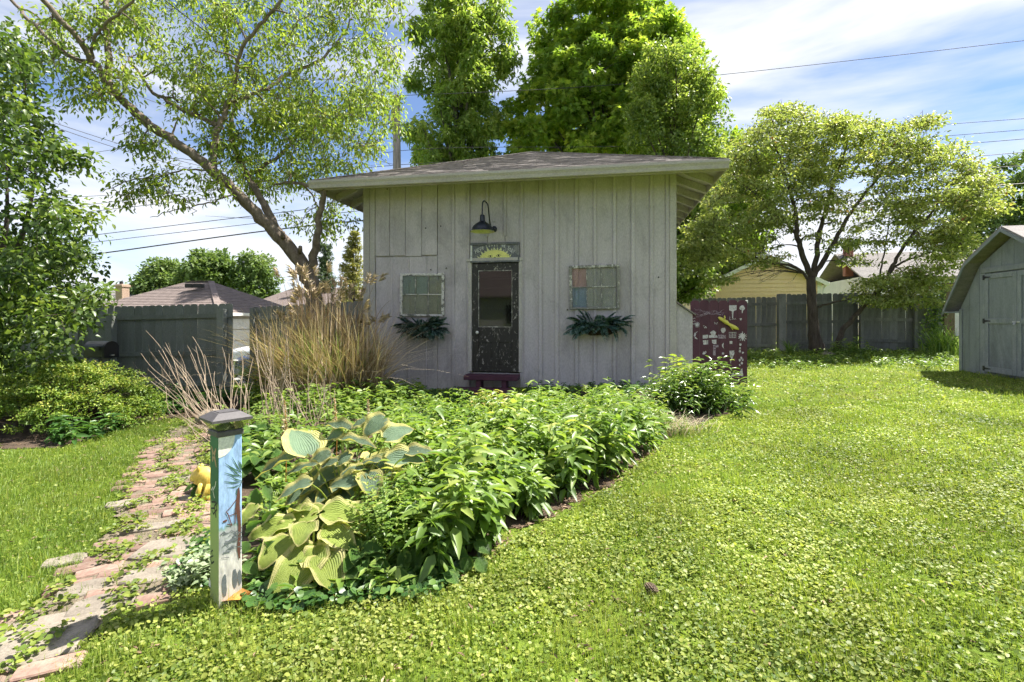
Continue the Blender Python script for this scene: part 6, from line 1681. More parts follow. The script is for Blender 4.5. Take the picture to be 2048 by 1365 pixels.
# ------------------------------------------------------------------ ornamental grass clump
rng = np.random.default_rng(71)
og_ = G(640, 815); T = np.array([og_[0], og_[1] + .25, og_[2]])
og = empty("ornamental_grass", tuple(T), 0, "large dry tan ornamental grass clump left of the shed", "ornamental grass")
n = 2600; a = rng.uniform(0, 6.28, n); q_ = np.sqrt(rng.random(n))
pos = np.stack([q_ * np.cos(a) * .92, q_ * np.sin(a) * .45, np.full(n, -.02)], 1)
az = a + rng.normal(0, .7, n); hgt = rng.uniform(.5, 1.9, n); lean = np.clip(q_ * .36 + rng.normal(.08, .42, n), -.5, 1.5)
V, F, A = blade_arrays(pos, az, hgt, rng.uniform(.012, .028, n), lean, None, 6, 1.0)
tag(np_obj("dry_blades", V, F, "straw", A, og), kind="stuff")
n = 800; a = rng.uniform(0, 6.28, n); q_ = np.sqrt(rng.random(n))
pos = np.stack([q_ * np.cos(a) * .7 + .02, q_ * np.sin(a) * .38, np.full(n, -.02)], 1)
V, F, A = blade_arrays(pos, a + rng.normal(0, .7, n), rng.uniform(.5, 1.6, n), rng.uniform(.010, .020, n), np.clip(q_ * .4 + rng.normal(.1, .15, n), 0, 1), None, 6, 1.2)
tag(np_obj("green_blades", V, F, "leaf_lily", A, og), kind="stuff")
mb = MB(); tufts = []
for k in range(120):
    x, y = rng.uniform(-.62, .78), rng.uniform(-.3, .3); h_ = rng.uniform(1.35, 2.25); ln = np.array([x * .35 + rng.normal(0, .14), rng.normal(0, .12)])
    pts = [(x * .6, y, 0), (x * .6 + ln[0] * .35, y + ln[1] * .3, h_ * .5), (x * .6 + ln[0] * .8, y + ln[1], h_ * .88), (x * .6 + ln[0] * 1.15, y + ln[1] * 1.2, h_)]
    pp, rr_ = spline(pts, [.0045, .004, .0032, .002], 4); mb.tube(pp, rr_, 5, cap=False)
    if k % 2: tufts.append((pp[-6:], rng.uniform(.12, .26)))
tag(mb.build("flower_stalks", "straw", og), kind="stuff")
me = bpy.data.objects[og.children[-1].name].data
at_ = me.attributes.new("v", "FLOAT", "POINT"); at_.data.foreach_set("value", rng.random(len(me.vertices)).astype(np.float32))
ps, ax, nn = [], [], []
for pp, L_ in tufts:
    tang = unit((pp[-1] - pp[0])[None])[0]; droopd = np.array([rng.normal(0, 1), rng.normal(0, .6), 0]); droopd /= np.linalg.norm(droopd)
    for k in range(46):
        t = rng.random(); b_ = pp[-1] - tang * .14 * (1 - t)
        ps.append(b_); ax.append(tang * .9 + droopd * .8 + rng.normal(0, .35, 3) + np.array([0, 0, -.25])); nn.append(rng.normal(size=3))
ps, ax, nn = map(np.array, (ps, ax, nn))
V, F, A = leaf_arrays(ps, ax, nn, rng.uniform(.05, .15, len(ps)), .004, "kite")
tag(np_obj("plumes", V, F, "straw_pale", A, og), kind="stuff")

# bare tan stems fanning from the bed by the path
def bare_stems(name, label, spec, seed, r=.0045):
    global rng
    rng = np.random.default_rng(seed); p0 = G(*spec[0][0]); T = np.array([p0[0], p0[1], p0[2]])
    root = empty(name, tuple(T), 0, label, "bare stems"); mb = MB()
    for (bx, by), (tx0, tx1, ty0, ty1), dY, n in spec:
        for k in range(n):
            g = G(bx + rng.normal(0, 16), by + rng.normal(0, 6)); e = P(rng.uniform(tx0, tx1), rng.uniform(ty0, ty1), g[1] + rng.uniform(*dY))
            mid_ = g + (e - g) * .5 + np.array([rng.normal(0, .08), 0, -.10 + rng.normal(0, .06)]); m2 = g + (e - g) * .8 + np.array([rng.normal(0, .03), 0, -.02])
            pp, rr_ = spline([g - T, mid_ - T, m2 - T, e - T], [r, r * .9, r * .75, r * .45], 4); mb.tube(pp, rr_, 5, cap=False)
            if rng.random() < .35:
                s_ = pp[rng.integers(5, len(pp) - 2)]; mb.tube([s_, s_ + np.array([rng.normal(0, .05), 0, rng.uniform(.06, .16)])], [r * .6, r * .3], 4, cap=False)
    o = mb.build("stems", "twig", root); me = o.data
    a_ = me.attributes.new("v", "FLOAT", "POINT"); a_.data.foreach_set("value", np.repeat(rng.random(len(me.vertices) // 5 + 1), 5)[:len(me.vertices)].astype(np.float32))
    o["kind"] = "stuff"
bare_stems("bare_stems", "fan of bare tan stems leaning over the path in front of the gate panel", [((455, 880), (270, 480, 660, 760), (.2, 1.2), 12), ((470, 900), (330, 420, 800, 1000), (-.5, .3), 10), ((480, 885), (400, 520, 660, 800), (.2, .9), 18), ((440, 862), (270, 460, 690, 820), (.2, 1.0), 22)], 81, .0042)
bare_stems("bare_stems", "upright bare tan stems at the left foot of the dry grass", [((560, 870), (500, 600, 640, 780), (.0, .5), 26), ((610, 870), (560, 680, 700, 820), (.0, .5), 22)], 82, .0045)
bare_stems("bare_stems", "short bare stems along the foot of the gate panel", [((330, 805), (260, 400, 690, 780), (-.1, .2), 16)], 83, .006)

# three dry flower spikes before the bed
for k, (px, py, top, Y, lab) in enumerate(((571, 905, 800, 3.9, "rusty dry flower spike left of the blue hosta leaves"), (672, 880, 795, 4.3, "rusty dry flower spike behind the middle of the hosta"), (735, 870, 800, 4.5, "small rusty dry flower spike behind the right of the hosta"))):
    rng = np.random.default_rng(90 + k)
    b_ = P(px, py, Y); t_ = P(px + rng.uniform(-8, 8), top, Y); z0 = float(gz(b_[0], b_[1]))
    root = empty("dry_flower_spike", (b_[0], b_[1], z0), 0, lab, "dry flower", "dry flower spikes")
    L_ = t_[2] - z0
    MB().tube([(0, 0, 0), (.01, 0, L_ * .6), (t_[0] - b_[0], 0, L_)], [.004, .0035, .002], 6).build("stalk", "dry_leaf", root)
    N = 150; tt = rng.random(N); ps = np.stack([(t_[0] - b_[0]) * tt + rng.normal(0, .004, N), rng.normal(0, .004, N), L_ * (.52 + .48 * tt)], 1); ax = rng.normal(0, 1, (N, 3)) + np.array([0, 0, .3])
    V, F, A = leaf_arrays(ps, ax, rng.normal(size=(N, 3)), .05 * (1.15 - tt), .008, "kite")
    tag(np_obj("seed_head", V, F, "straw", A, root), kind="stuff")

# ------------------------------------------------------------------ broad-leaved plants (each leaf its own piece)
def broad_leaf_mesh(name, mat, cup, droop, ruffle, seed, heart=True, nu=21, nv=15, serr=0.0):
    r = np.random.default_rng(seed); V, v, ve = [], [], []
    for i in range(nu):
        t = i / (nu - 1)
        if heart: w = (math.sin(math.pi * min(1, t ** .62 * .97 + .03)) ** .72) * (1 - .12 * t)
        else: w = math.sin(math.pi * (t ** .8 * .96 + .035)) ** 1.0
        if serr and 0 < i < nu - 1: w *= 1 + serr * (1 if i % 2 else -1)
        for j in range(nv):
            s_ = j / (nv - 1) * 2 - 1
            back = -.13 * (1 - t) ** 4 * abs(s_) ** 1.2 * (1 if heart else 0)
            x = t + back; y = s_ * w * .5
            z = cup * (abs(s_) ** 1.5) * w - droop * t ** 2.2 + ruffle * 1.7 * math.sin(t * 13 + (3 if s_ > 0 else 0) + seed) * abs(s_) ** 2.4 * w + .010 * math.sin((abs(s_) * 1.1 + t * .25) * 24) * w * (1 - abs(s_) ** 4) + .06 * math.sin(2.6 * t + seed * 1.3) * s_ + r.normal(0, .0035)
            V.append((x, y, z)); v.append(max(abs(s_) ** 1.2, t ** 5)); ve.append(abs(s_) * .9 + t * .12)
    F = [(i * nv + j, (i + 1) * nv + j, (i + 1) * nv + j + 1, i * nv + j + 1) for i in range(nu - 1) for j in range(nv - 1)]
    me = np_mesh(name, np.array(V), np.array(F), mat, np.array(v), True)
    a = me.attributes.new("vein", "FLOAT", "POINT"); a.data.foreach_set("value", np.array(ve, np.float32))
    return me
def place_leaf(root, me, base, tip, width, up=(0, 0, 1), roll=0.0):
    base, tip = V3(base), V3(tip); d = tip - base; L = d.length; x = d.normalized()
    n = Vector(up) - x * Vector(up).dot(x); n.normalize(); y = n.cross(x)
    M = Matrix((x, y, n)).transposed().to_4x4() @ Matrix.Rotation(roll, 4, "X")
    o = bpy.data.objects.new("leaf", me); link(o, root)
    M = Matrix.Translation(base - root.location) @ M @ Matrix.Diagonal((L, width, L, 1))
    o.matrix_local = M
    return o
HB = [broad_leaf_mesh("leaf", "hosta_blue", .16, .16, .035, i) for i in range(4)] + [broad_leaf_mesh("leaf", "hosta_blue", -.10, .22, .05, 9)]
HL = [broad_leaf_mesh("leaf", "hosta_lime", .10, .22, .05, 20 + i) for i in range(3)]
HG = [broad_leaf_mesh("leaf", "hosta_green", .12, .2, .03, 30 + i) for i in range(3)]
BL = [broad_leaf_mesh("leaf", "big_leaf", .10, .12, .02, 40 + i, False, 17, 7, .035) for i in range(3)]
def cpx(x, y): return 480 + x / 3.414, 820 + y / 3.414
def hY(py): return 3.35 - (py - 850) / 350 * 1.09
def hosta(name, label, leaves, meshes, centre, tilt=.42, lift=0.0):
    c_ = G(*centre); root = empty(name, tuple(c_), 0, label, "hosta", "hostas in the bed"); st_ = MB()
    for k, (bx, by, tx, ty, w) in enumerate(leaves):
        b_, t_ = cpx(bx, by), cpx(tx, ty)
        Yb, Yt = hY(b_[1]) + lift, hY(t_[1]) + lift
        pb_, pt_ = P(*b_, Yb), P(*t_, Yt)
        for p in (pb_, pt_): p[2] = max(p[2], float(gz(p[0], p[1])) + .035)
        wid = w / 3.414 / FPX * (Yb + Yt) / 2 * 1.3
        cam_dir = -pb_ + np.array([0, 0, CAM_H]); cam_dir = cam_dir / np.linalg.norm(cam_dir)
        up = cam_dir * tilt + np.array([.12, .05, 1 - tilt * .6])
        place_leaf(root, meshes[k % len(meshes)], pb_, pt_, wid, tuple(up), R(random.uniform(-14, 14)))
        q_ = pb_ - c_; s0 = np.array([q_[0] * .15, q_[1] * .15, 0.0])
        pp, rr_ = spline([s0, s0 + (q_ - s0) * .5 + np.array([0, 0, .07]), q_], [.006, .005, .004], 4); st_.tube(pp, rr_, 5, cap=False)
    r = random.Random(len(leaves))
    n_low = 42 if meshes is HB else 11
    off_ = np.array([0, .22, .10]) if meshes is HB else np.zeros(3)
    for k in range(n_low):          # the lower layer of leaves, deeper in the clump
        a = k * 2.4; q_ = .35 + .65 * k / n_low
        b_ = off_ + np.array([math.cos(a) * (.30 if meshes is HB else .20) * q_, math.sin(a) * .20 * q_, .34 - .22 * q_]); d = np.array([math.cos(a), math.sin(a), .15 - .55 * q_]) * r.uniform(.16, .25)
        place_leaf(root, meshes[k % len(meshes)], c_ + b_, c_ + b_ + d, r.uniform(.13, .19), (-math.cos(a) * .2, -.4, 1.0))
    o = st_.build("stalks", "leaf_lime", root); a = o.data.attributes.new("v", "FLOAT", "POINT"); a.data.foreach_set("value", np.full(len(o.data.vertices), .5, np.float32))
    return root
hosta("hosta", "large hosta with quilted blue green leaves edged in yellow", [(460, 300, 372, 95, 235), (1000, 195, 1190, 105, 185), (985, 60, 838, 165, 135), (705, 205, 935, 232, 105), (690, 140, 578, 195, 85), (372, 318, 88, 445, 130), (512, 378, 298, 428, 66), (612, 298, 468, 365, 95), (662, 350, 543, 388, 66), (742, 298, 655, 375, 78),
      (952, 350, 778, 372, 88), (832, 400, 678, 432, 98), (878, 440, 908, 600, 150), (832, 490, 595, 505, 115), (880, 442, 995, 402, 86), (472, 500, 232, 606, 125), (1020, 345, 1295, 322, 150), (1150, 292, 1352, 280, 105), (742, 132, 558, 78, 76), (852, 60, 738, 112, 66)], HB, (690, 1060))
hosta("hosta", "lower hosta with big lime and cream leaves drooping to the lawn", [(500, 955, 196, 1312, 250), (556, 1005, 664, 1222, 220), (562, 968, 398, 1088, 160), (596, 868, 662, 990, 125), (442, 880, 216, 925, 105), (512, 722, 296, 735, 150), (578, 812, 780, 768, 85), (690, 712, 925, 640, 125), (698, 760, 905, 845, 110), (102, 655, 0, 775, 85), (430, 700, 600, 640, 90), (330, 800, 180, 830, 80)], HL, (625, 1120), .5)
def rosette(name, label, centre, n, size, meshes, seed, tilt=.3, cat="hosta", group="hostas in the bed"):
    global rng
    rng = np.random.default_rng(seed); c_ = G(*centre); root = empty(name, tuple(c_), 0, label, cat, group); st_ = MB()
    for k in range(n):
        a = k * 2.4 + rng.uniform(-.3, .3); q_ = .25 + .75 * k / n
        b_ = np.array([math.cos(a) * size * .55 * q_, math.sin(a) * size * .55 * q_, size * (1.05 - .55 * q_)]); d = np.array([math.cos(a), math.sin(a), .35 - .75 * q_]) * size * rng.uniform(.7, .95)
        place_leaf(root, meshes[k % len(meshes)], c_ + b_, c_ + b_ + d, size * rng.uniform(.5, .66), (-math.cos(a) * .2, -.35 - math.sin(a) * .1, 1.0))
        pp, rr_ = spline([(0, 0, 0), b_ * .6 + np.array([0, 0, .05]), b_], [.006, .005, .004], 3); st_.tube(pp, rr_, 5, cap=False)
    o = st_.build("stalks", "leaf_lime", root); a = o.data.attributes.new("v", "FLOAT", "POINT"); a.data.foreach_set("value", np.full(len(o.data.vertices), .3, np.float32))
rosette("hosta", "plain green hosta right behind the painted post", (520, 960), 26, .22, HG, 1)
rosette("hosta", "plain green hosta behind the solar lamp cap, left of the dry spikes", (505, 900), 26, .24, HG, 2)
rosette("hosta", "plain green hosta at the foot of the big serrated leaves", (720, 1150), 20, .15, HG, 3)
rosette("hosta", "dark hosta at the path edge left of the painted post", (425, 985), 16, .15, HG, 4)

# plant with big toothed leaves at the front of the bed
def toothed(name, label, centre, leaves, seed):
    c_ = G(*centre); root = empty(name, tuple(c_), 0, label, "perennial"); st_ = MB(); r = random.Random(seed)
    for k, (bx, by, tx, ty, w) in enumerate(leaves):
        b_, t_ = cpx(bx, by), cpx(tx, ty); Yb = hY(b_[1]) + .02; Yt = Yb - .05
        pb_, pt_ = P(*b_, Yb), P(*t_, Yt)
        for p in (pb_, pt_): p[2] = max(p[2], float(gz(p[0], p[1])) + .03)
        wid = w / 3.414 / FPX * Yb * 1.1
        place_leaf(root, BL[k % 3], pb_, pt_, wid, (r.uniform(-.1, .3), -.75, .55), R(r.uniform(-18, 18)))
        q_ = pb_ - c_; pp, rr_ = spline([(q_[0] * .3, q_[1] * .3, 0), (q_[0] * .6, q_[1] * .6 + .05, q_[2] * .7), q_], [.005, .004, .003], 4); st_.tube(pp, rr_, 5, cap=False)
    o = st_.build("stems", "leaf_cover", root); a = o.data.attributes.new("v", "FLOAT", "POINT"); a.data.foreach_set("value", np.full(len(o.data.vertices), .5, np.float32))
toothed("toothed_leaf_plant", "plant with large toothed pale green leaves at the bed's front corner", (845, 1165),
        [(1320, 655, 1285, 825, 85), (1370, 715, 1400, 890, 88), (1150, 915, 998, 1035, 75), (1205, 940, 1180, 1120, 110), (1215, 1140, 1205, 1305, 62), (1285, 1075, 1320, 1268, 92), (1140, 955, 1085, 1105, 90), (1500, 850, 1440, 1010, 80), (1480, 930, 1560, 1060, 75), (1270, 880, 1380, 960, 80), (1050, 1090, 1170, 1175, 70), (1290, 1000, 1420, 1060, 80),
         (1560, 1000, 1530, 1160, 90), (1620, 1010, 1680, 1160, 90), (1600, 900, 1720, 980, 80), (1450, 1080, 1470, 1230, 70), (1180, 840, 1300, 800, 60), (1395, 1110, 1500, 1190, 75)], 1)
toothed("toothed_leaf_plant", "pale toothed leaves hanging right beside the painted post", (535, 1120), [(110, 535, 100, 710, 90), (170, 515, 215, 625, 60), (40, 820, 130, 760, 60), (60, 900, -10, 990, 80), (120, 980, 220, 900, 70), (30, 1050, 120, 1120, 80), (160, 760, 260, 690, 60)], 2)

# ------------------------------------------------------------------ leafy masses of the bed
def leafy_stems(bases, heights, n_leaf, L, wid, shape, lean=.25, pitch=-.25, start=.25, jitter=.35):
    N = len(bases); a = rng.uniform(0, 6.28, N); ld = np.stack([np.cos(a), np.sin(a), np.zeros(N)], 1) * (rng.random(N) * lean)[:, None]
    idx = np.repeat(np.arange(N), n_leaf); k = np.tile(np.arange(n_leaf), N); t = start + (1 - start) * (k + rng.random(len(k)) * .6) / n_leaf
    pos = bases[idx] + ld[idx] * (heights[idx] * t ** 1.5)[:, None] + np.array([0, 0, 1.0]) * (heights[idx] * t)[:, None]
    az = a[idx] + (k // 2) * 1.57 + (k % 2) * math.pi + rng.normal(0, jitter, len(k))
    pt = pitch + .75 * (t - .5) + rng.normal(0, .25, len(k))
    ax = np.stack([np.cos(az), np.sin(az), pt], 1); nr = np.array([0, 0, 1.0]) + rng.normal(0, .28, (len(k), 3))
    ln = L * rng.uniform(.65, 1.2, len(k)) * (1.1 - .35 * np.abs(t - .55))
    pl = rng.random(N) * .4 - .2
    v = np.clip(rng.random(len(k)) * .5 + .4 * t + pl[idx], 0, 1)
    return leaf_arrays(pos, ax, nr, ln, ln * wid, shape, v)
def stem_lines(bases, heights, w=.004):
    n = len(bases); return blade_arrays(bases, rng.uniform(0, 6.28, n), heights * .95, np.full(n, w * 2), np.full(n, .1), np.full(n, .25), 2)
def gpts(poly_px, n):
    poly = [G(*p) for p in poly_px]; s_ = sample_poly(poly, n)
    return np.stack([s_[:, 0], s_[:, 1], gz(s_[:, 0], s_[:, 1])], 1)

rng = np.random.default_rng(101)
MAIN = [(740, 1040), (850, 1185), (950, 1130), (1055, 1050), (1095, 1020), (1205, 975), (1318, 895), (1345, 850), (1260, 822), (1040, 818), (960, 838), (880, 850), (800, 865), (770, 900)]
bs = gpts(MAIN, 1150); bs = bs[(vnoise(bs[:, 0], bs[:, 1], .5, 61) > .34) | (rng.random(len(bs)) < .25)]
h_ = rng.uniform(.24, .46, len(bs)) * (0.55 + .85 * vnoise(bs[:, 0], bs[:, 1], .8, 3)) * np.interp(bs[:, 1], [4.0, 6.0, 7.5], [1.0, .78, .62])
h_ = h_ * rng.uniform(.7, 1.25, len(bs))
near = bs[:, 1] < 4.0 + .8 * vnoise(bs[:, 0], bs[:, 1], .7, 9); wide = (~near) & (vnoise(bs[:, 0], bs[:, 1], .6, 17) > .58)
rest = ~(near | wide)
parts = [leafy_stems(bs[near], h_[near], 16, .135, .40, "lance", .45, -.32), leafy_stems(bs[wide], h_[wide] * .9, 12, .125, .58, "lance", .4, -.05), leafy_stems(bs[rest], h_[rest], 18, .105, .32, "lance", .45, -.18)]
sm = gpts([(690, 1120), (800, 1165), (860, 1120), (830, 980), (760, 960)], 120); parts.append(leafy_stems(sm, rng.uniform(.2, .42, len(sm)), 34, .042, .45, "lance", .4, 0.0))
sm = gpts([(1100, 900), (1250, 930), (1320, 870), (1200, 830)], 70); parts.append(leafy_stems(sm, rng.uniform(.3, .5, len(sm)), 30, .055, .3, "lance", .4, .1))
sh_ = bs[(rng.random(len(bs)) < .09) & (bs[:, 1] < 5.6)]; parts.append(leafy_stems(sh_, rng.uniform(.42, .62, len(sh_)), 14, .075, .30, "lance", .3, .1))
tag(np_obj("perennial_leaves", *merge(parts)[:2], "leaf_bed", merge(parts)[2]), "dense lance leaved perennials filling the bed before the shed", "perennials", None, "stuff")
fs_ = gpts([(500, 1195), (620, 1205), (840, 1185), (760, 1040), (800, 930), (600, 930), (500, 1000)], 190); hf = rng.uniform(.04, .13, len(fs_))
V, F, A = leafy_stems(fs_, hf, 13, .085, .42, "lance", .5, -.1); tag(np_obj("hosta_undergrowth", V, F, "leaf_bed", A), "leafy undergrowth filling the gaps between the hostas", "perennials", None, "stuff")
V, F, A = stem_lines(bs, h_); tag(np_obj("perennial_stems", V, F, "leaf_cover", A), "stems under the dense perennials of the bed", "perennials", None, "stuff")

rng = np.random.default_rng(102)
BACKL = [(430, 930), (520, 985), (600, 930), (760, 905), (870, 850), (900, 838), (830, 800), (770, 792), (640, 800), (520, 845), (440, 870)]
bs = gpts(BACKL, 330); h_ = rng.uniform(.16, .36, len(bs))
p1 = leafy_stems(bs, h_, 14, .10, .5, "lance", .4, -.1); 
bs2 = gpts([(560, 850), (700, 840), (800, 830), (800, 800), (640, 800), (480, 820)], 110); h2 = rng.uniform(.22, .46, len(bs2)); p2 = leafy_stems(bs2, h2, 12, .12, .62, "lance", .4, -.1)
V, F, A = merge([p1, p2]); tag(np_obj("mixed_leaves", V, F, "leaf_mixed", A), "mixed bright green plants at the foot of the dry grass", "perennials", None, "stuff")
# low plants in the shade of the wall
rng = np.random.default_rng(103)
bs = np.concatenate([gpts([(760, 812), (940, 812), (940, 792), (760, 787)], 150), gpts([(1050, 800), (1340, 792), (1345, 774), (1050, 783)], 160)]); h_ = rng.uniform(.06, .16, len(bs))
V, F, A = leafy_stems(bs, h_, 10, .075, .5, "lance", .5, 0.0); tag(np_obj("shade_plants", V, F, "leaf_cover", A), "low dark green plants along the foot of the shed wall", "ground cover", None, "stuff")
# dark plants at the gate's foot
rng = np.random.default_rng(104)
bs = np.concatenate([gpts([(250, 835), (330, 832), (430, 822), (470, 800), (260, 797)], 90), gpts([(100, 905), (240, 870), (250, 855), (90, 885)], 20)]); h_ = rng.uniform(.1, .32, len(bs))
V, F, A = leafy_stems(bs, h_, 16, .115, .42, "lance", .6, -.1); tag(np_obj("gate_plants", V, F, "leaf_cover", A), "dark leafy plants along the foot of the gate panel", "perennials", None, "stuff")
# ground cover under the hostas and round the post
rng = np.random.default_rng(105)
bs = np.concatenate([gpts([(480, 1225), (560, 1232), (860, 1205), (960, 1135), (860, 1120), (700, 1120), (520, 1130)], 2100), gpts([(330, 1170), (430, 1195), (440, 1100), (405, 1080)], 420)])
N = len(bs); ax = rng.normal(size=(N, 3)) * np.array([1, 1, .3]); bs[:, 2] += rng.uniform(.01, .06, N)
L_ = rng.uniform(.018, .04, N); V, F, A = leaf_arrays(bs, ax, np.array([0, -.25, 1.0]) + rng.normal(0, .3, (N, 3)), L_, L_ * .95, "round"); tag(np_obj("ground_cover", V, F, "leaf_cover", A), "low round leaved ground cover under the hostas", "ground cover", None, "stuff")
# small variegated plant at the post's left foot
rng = np.random.default_rng(106)
vg = G(398, 1165); root = empty("variegated_plant", tuple(vg), 0, "small frosted green plant at the left foot of the painted post", "perennial")
bs = np.stack([rng.normal(0, .06, 60), rng.normal(0, .05, 60), np.zeros(60)], 1); V, F, A = leafy_stems(bs, rng.uniform(.06, .17, 60), 14, .036, .7, "lance", .8, 0); tag(np_obj("foliage", V, F, "leaf_variegated", A, root), kind="stuff")
bigl = place_leaf(root, HG[0], vg + np.array([-.07, -.02, .05]), vg + np.array([-.0, -.09, .02]), .12, (0, -.4, 1)); 

def single_plant(name, label, centre, n, hmin, hmax, spread, nl, L, wid, leaf, seed, cat="perennial", lean=.6, shape="lance", pitch=-.15, start=.2):
    global rng
    rng = np.random.default_rng(seed); c_ = G(*centre); root = empty(name, tuple(c_), 0, label, cat)
    bs = np.stack([rng.normal(0, spread, n), rng.normal(0, spread * .7, n), np.zeros(n)], 1); h = rng.uniform(hmin, hmax, n) * np.clip(1.15 - np.hypot(bs[:, 0], bs[:, 1]) / spread * .28, .3, 1.2)
    V, F, A = leafy_stems(bs, h, nl, L, wid, shape, lean, pitch, start); tag(np_obj("foliage", V, F, leaf, A, root), kind="stuff")
    V, F, A = stem_lines(bs, h); tag(np_obj("stems", V, F, leaf, A, root), kind="stuff")
    return root
single_plant("golden_leaf_plant", "yellow tipped plant in front of the purple step", (985, 840), 30, .25, .46, .18, 13, .10, .32, "leaf_goldtip", 111)
single_plant("bushy_plant", "bushy shiny narrow leaved plant before the purple chalk board", (1392, 822), 150, .35, .72, .30, 16, .125, .26, "leaf_silver", 112, "shrub", .75)
single_plant("tall_weed", "tall round leaved plant rising against the lean-to corner", (1352, 800), 4, .85, 1.02, .05, 16, .13, .62, "leaf_lime", 113, lean=.12, start=.3)
single_plant("small_weed", "small leafy weed against the wall right of the step", (1098, 790), 4, .2, .32, .04, 8, .09, .6, "leaf_cover", 114)
single_plant("small_weed", "small leafy weed against the wall under the left sash", (838, 792), 4, .2, .34, .05, 8, .09, .6, "leaf_cover", 115)
single_plant("broad_leaf_weed", "leafy plant standing in the fence gap by the car", (520, 812), 14, .45, .9, .14, 10, .13, .5, "leaf_lime", 116)
single_plant("shade_shrub", "dark leafy bush between the dry grass and the shed corner", (762, 790), 22, .18, .36, .12, 12, .13, .5, "leaf_cover", 117)
# sedge-like tuft between bed and bushy plant
rng = np.random.default_rng(120); c_ = G(1318, 868); root = empty("sedge_tuft", tuple(c_), 0, "arching straw and green sedge tuft at the bed's right end", "sedge")
for nm, n, mt in (("straw_blades", 420, "straw_pale"), ("green_blades", 380, "leaf_lily")):
    a = rng.uniform(0, 6.28, n); pos = np.stack([rng.normal(0, .2, n), rng.normal(0, .12, n), np.zeros(n)], 1)
    V, F, A = blade_arrays(pos, a, rng.uniform(.15, .34, n), rng.uniform(.005, .009, n), rng.uniform(.5, 1.5, n), None, 5, .7); tag(np_obj(nm, V, F, mt, A, root), kind="stuff")
# daylilies by the blue shed, plants at the tree's foot
def strap_plant(name, label, centre, n, h0, h1, spread, w, seed, mt="leaf_lily", cat="daylily"):
    global rng
    rng = np.random.default_rng(seed); c_ = G(*centre); root = empty(name, tuple(c_), 0, label, cat)
    a = rng.uniform(0, 6.28, n); pos = np.stack([rng.normal(0, spread, n), rng.normal(0, spread * .6, n), np.zeros(n)], 1)
    V, F, A = blade_arrays(pos, a, rng.uniform(h0, h1, n), np.full(n, w), rng.uniform(.3, 1.1, n), None, 6, .9); tag(np_obj("blades", V, F, mt, A, root), kind="stuff")
strap_plant("daylily", "arching daylily clump at the corner of the blue grey shed", (1888, 712), 190, .6, 1.15, .22, .026, 131)
strap_plant("iris_clump", "upright strappy clump left of the forked trunk", (1578, 712), 40, .4, .7, .06, .03, 132, cat="iris")
single_plant("weed_clump", "leafy weeds between the forked trunk and the slanting tree", (1700, 712), 60, .2, .55, .25, 10, .10, .5, "leaf_mixed", 133)
rng = np.random.default_rng(134)
bs = np.concatenate([gpts([(1492, 735), (1640, 742), (1700, 730), (1890, 745), (1915, 728), (1890, 706), (1492, 706)], 800)]); h_ = rng.uniform(.04, .2, len(bs))
V, F, A = leafy_stems(bs, h_, 8, .07, .6, "kite", .5, 0); tag(np_obj("fence_weeds", V, F, "leaf_mixed", A), "low weeds along the foot of the right fence", "ground cover", None, "stuff")
# climbing vine on the post
vp = np.array([*PX(1868, 14.25), 0]); vp[2] = float(gz(vp[0], vp[1])); rng = np.random.default_rng(135)
root = empty("vine", tuple(vp), 0, "climbing vine on the grey fence next to the bare brown post", "vine")
N = 900; ps = np.stack([rng.normal(0, .17, N), rng.normal(-.02, .04, N), rng.uniform(0, 1.9, N)], 1); V, F, A = leaf_arrays(ps, rng.normal(0, 1, (N, 3)) + np.array([0, -.5, -.6]), np.array([0, -1.0, .5]) + rng.normal(0, .4, (N, 3)), .075, .06, "kite"); tag(np_obj("foliage", V, F, "leaf_mixed", A, root), kind="stuff")

# ------------------------------------------------------------------ rocks, cone, fallen leaf
def rock(name, label, px, py, w, mat, seed, sq=.6):
    r = np.random.default_rng(seed); g = G(px, py); mb = MB(); nl, ns = 7, 12
    for i in range(nl + 1):
        t = i / nl * math.pi
        for j in range(ns):
            a = j / ns * 6.283; k = 1 + .16 * math.sin(3 * a + seed) * math.sin(t) + r.normal(0, .04)
            mb.v.append((w * math.sin(t) * math.cos(a) * k, w * .75 * math.sin(t) * math.sin(a) * k, w * sq * math.cos(t) * (1 + r.normal(0, .03))))
    mb.f = [(i * ns + j, (i + 1) * ns + j, (i + 1) * ns + (j + 1) % ns, i * ns + (j + 1) % ns) for i in range(nl) for j in range(ns)]
    o = mb.build(name, mat, None, True, (g[0], g[1], g[2] + w * sq * .45)); return tag(o, label, "rock")
rock("rock", "tan rounded rock under the bare stems by the path", 422, 846, .22, "stone", 1)
rock("rock", "pale flat rock at the foot of the forked trunk", 1655, 712, .2, "concrete", 2, .4)
cg = G(1303, 1193); cone = empty("pine_cone", (cg[0], cg[1], cg[2] + .02), R(30), "brown pine cone lying on the lawn", "pine cone")
mb = MB().tube([(0, -.03, .012), (0, -.01, .014), (0, .015, .013), (0, .035, .01)], [.008, .016, .015, .005], 10); mb.build("core", "cone_scale", cone, True)
mb = MB()
for k in range(60):
    a = k * 2.4; y = -.03 + .065 * k / 60; rr_ = .017 * math.sin(math.pi * (.15 + .8 * k / 60)); d = Vector((math.cos(a), 0, math.sin(a)))
    p = Vector((0, y, .014)) + d * rr_; mb.bar(p, p + d * .008 + Vector((0, .006, 0)), .008, .003)
mb.build("scales", "cone_scale", cone)
fl = G(470, 1205); leaf = MB()
for i in range(6):
    for j in range(5): s_ = j / 4 * 2 - 1; t = i / 5; leaf.v.append((t * .13, s_ * .04 * math.sin(math.pi * (t * .92 + .06)), .02 * s_ * s_ + .018 * math.sin(t * 5)))
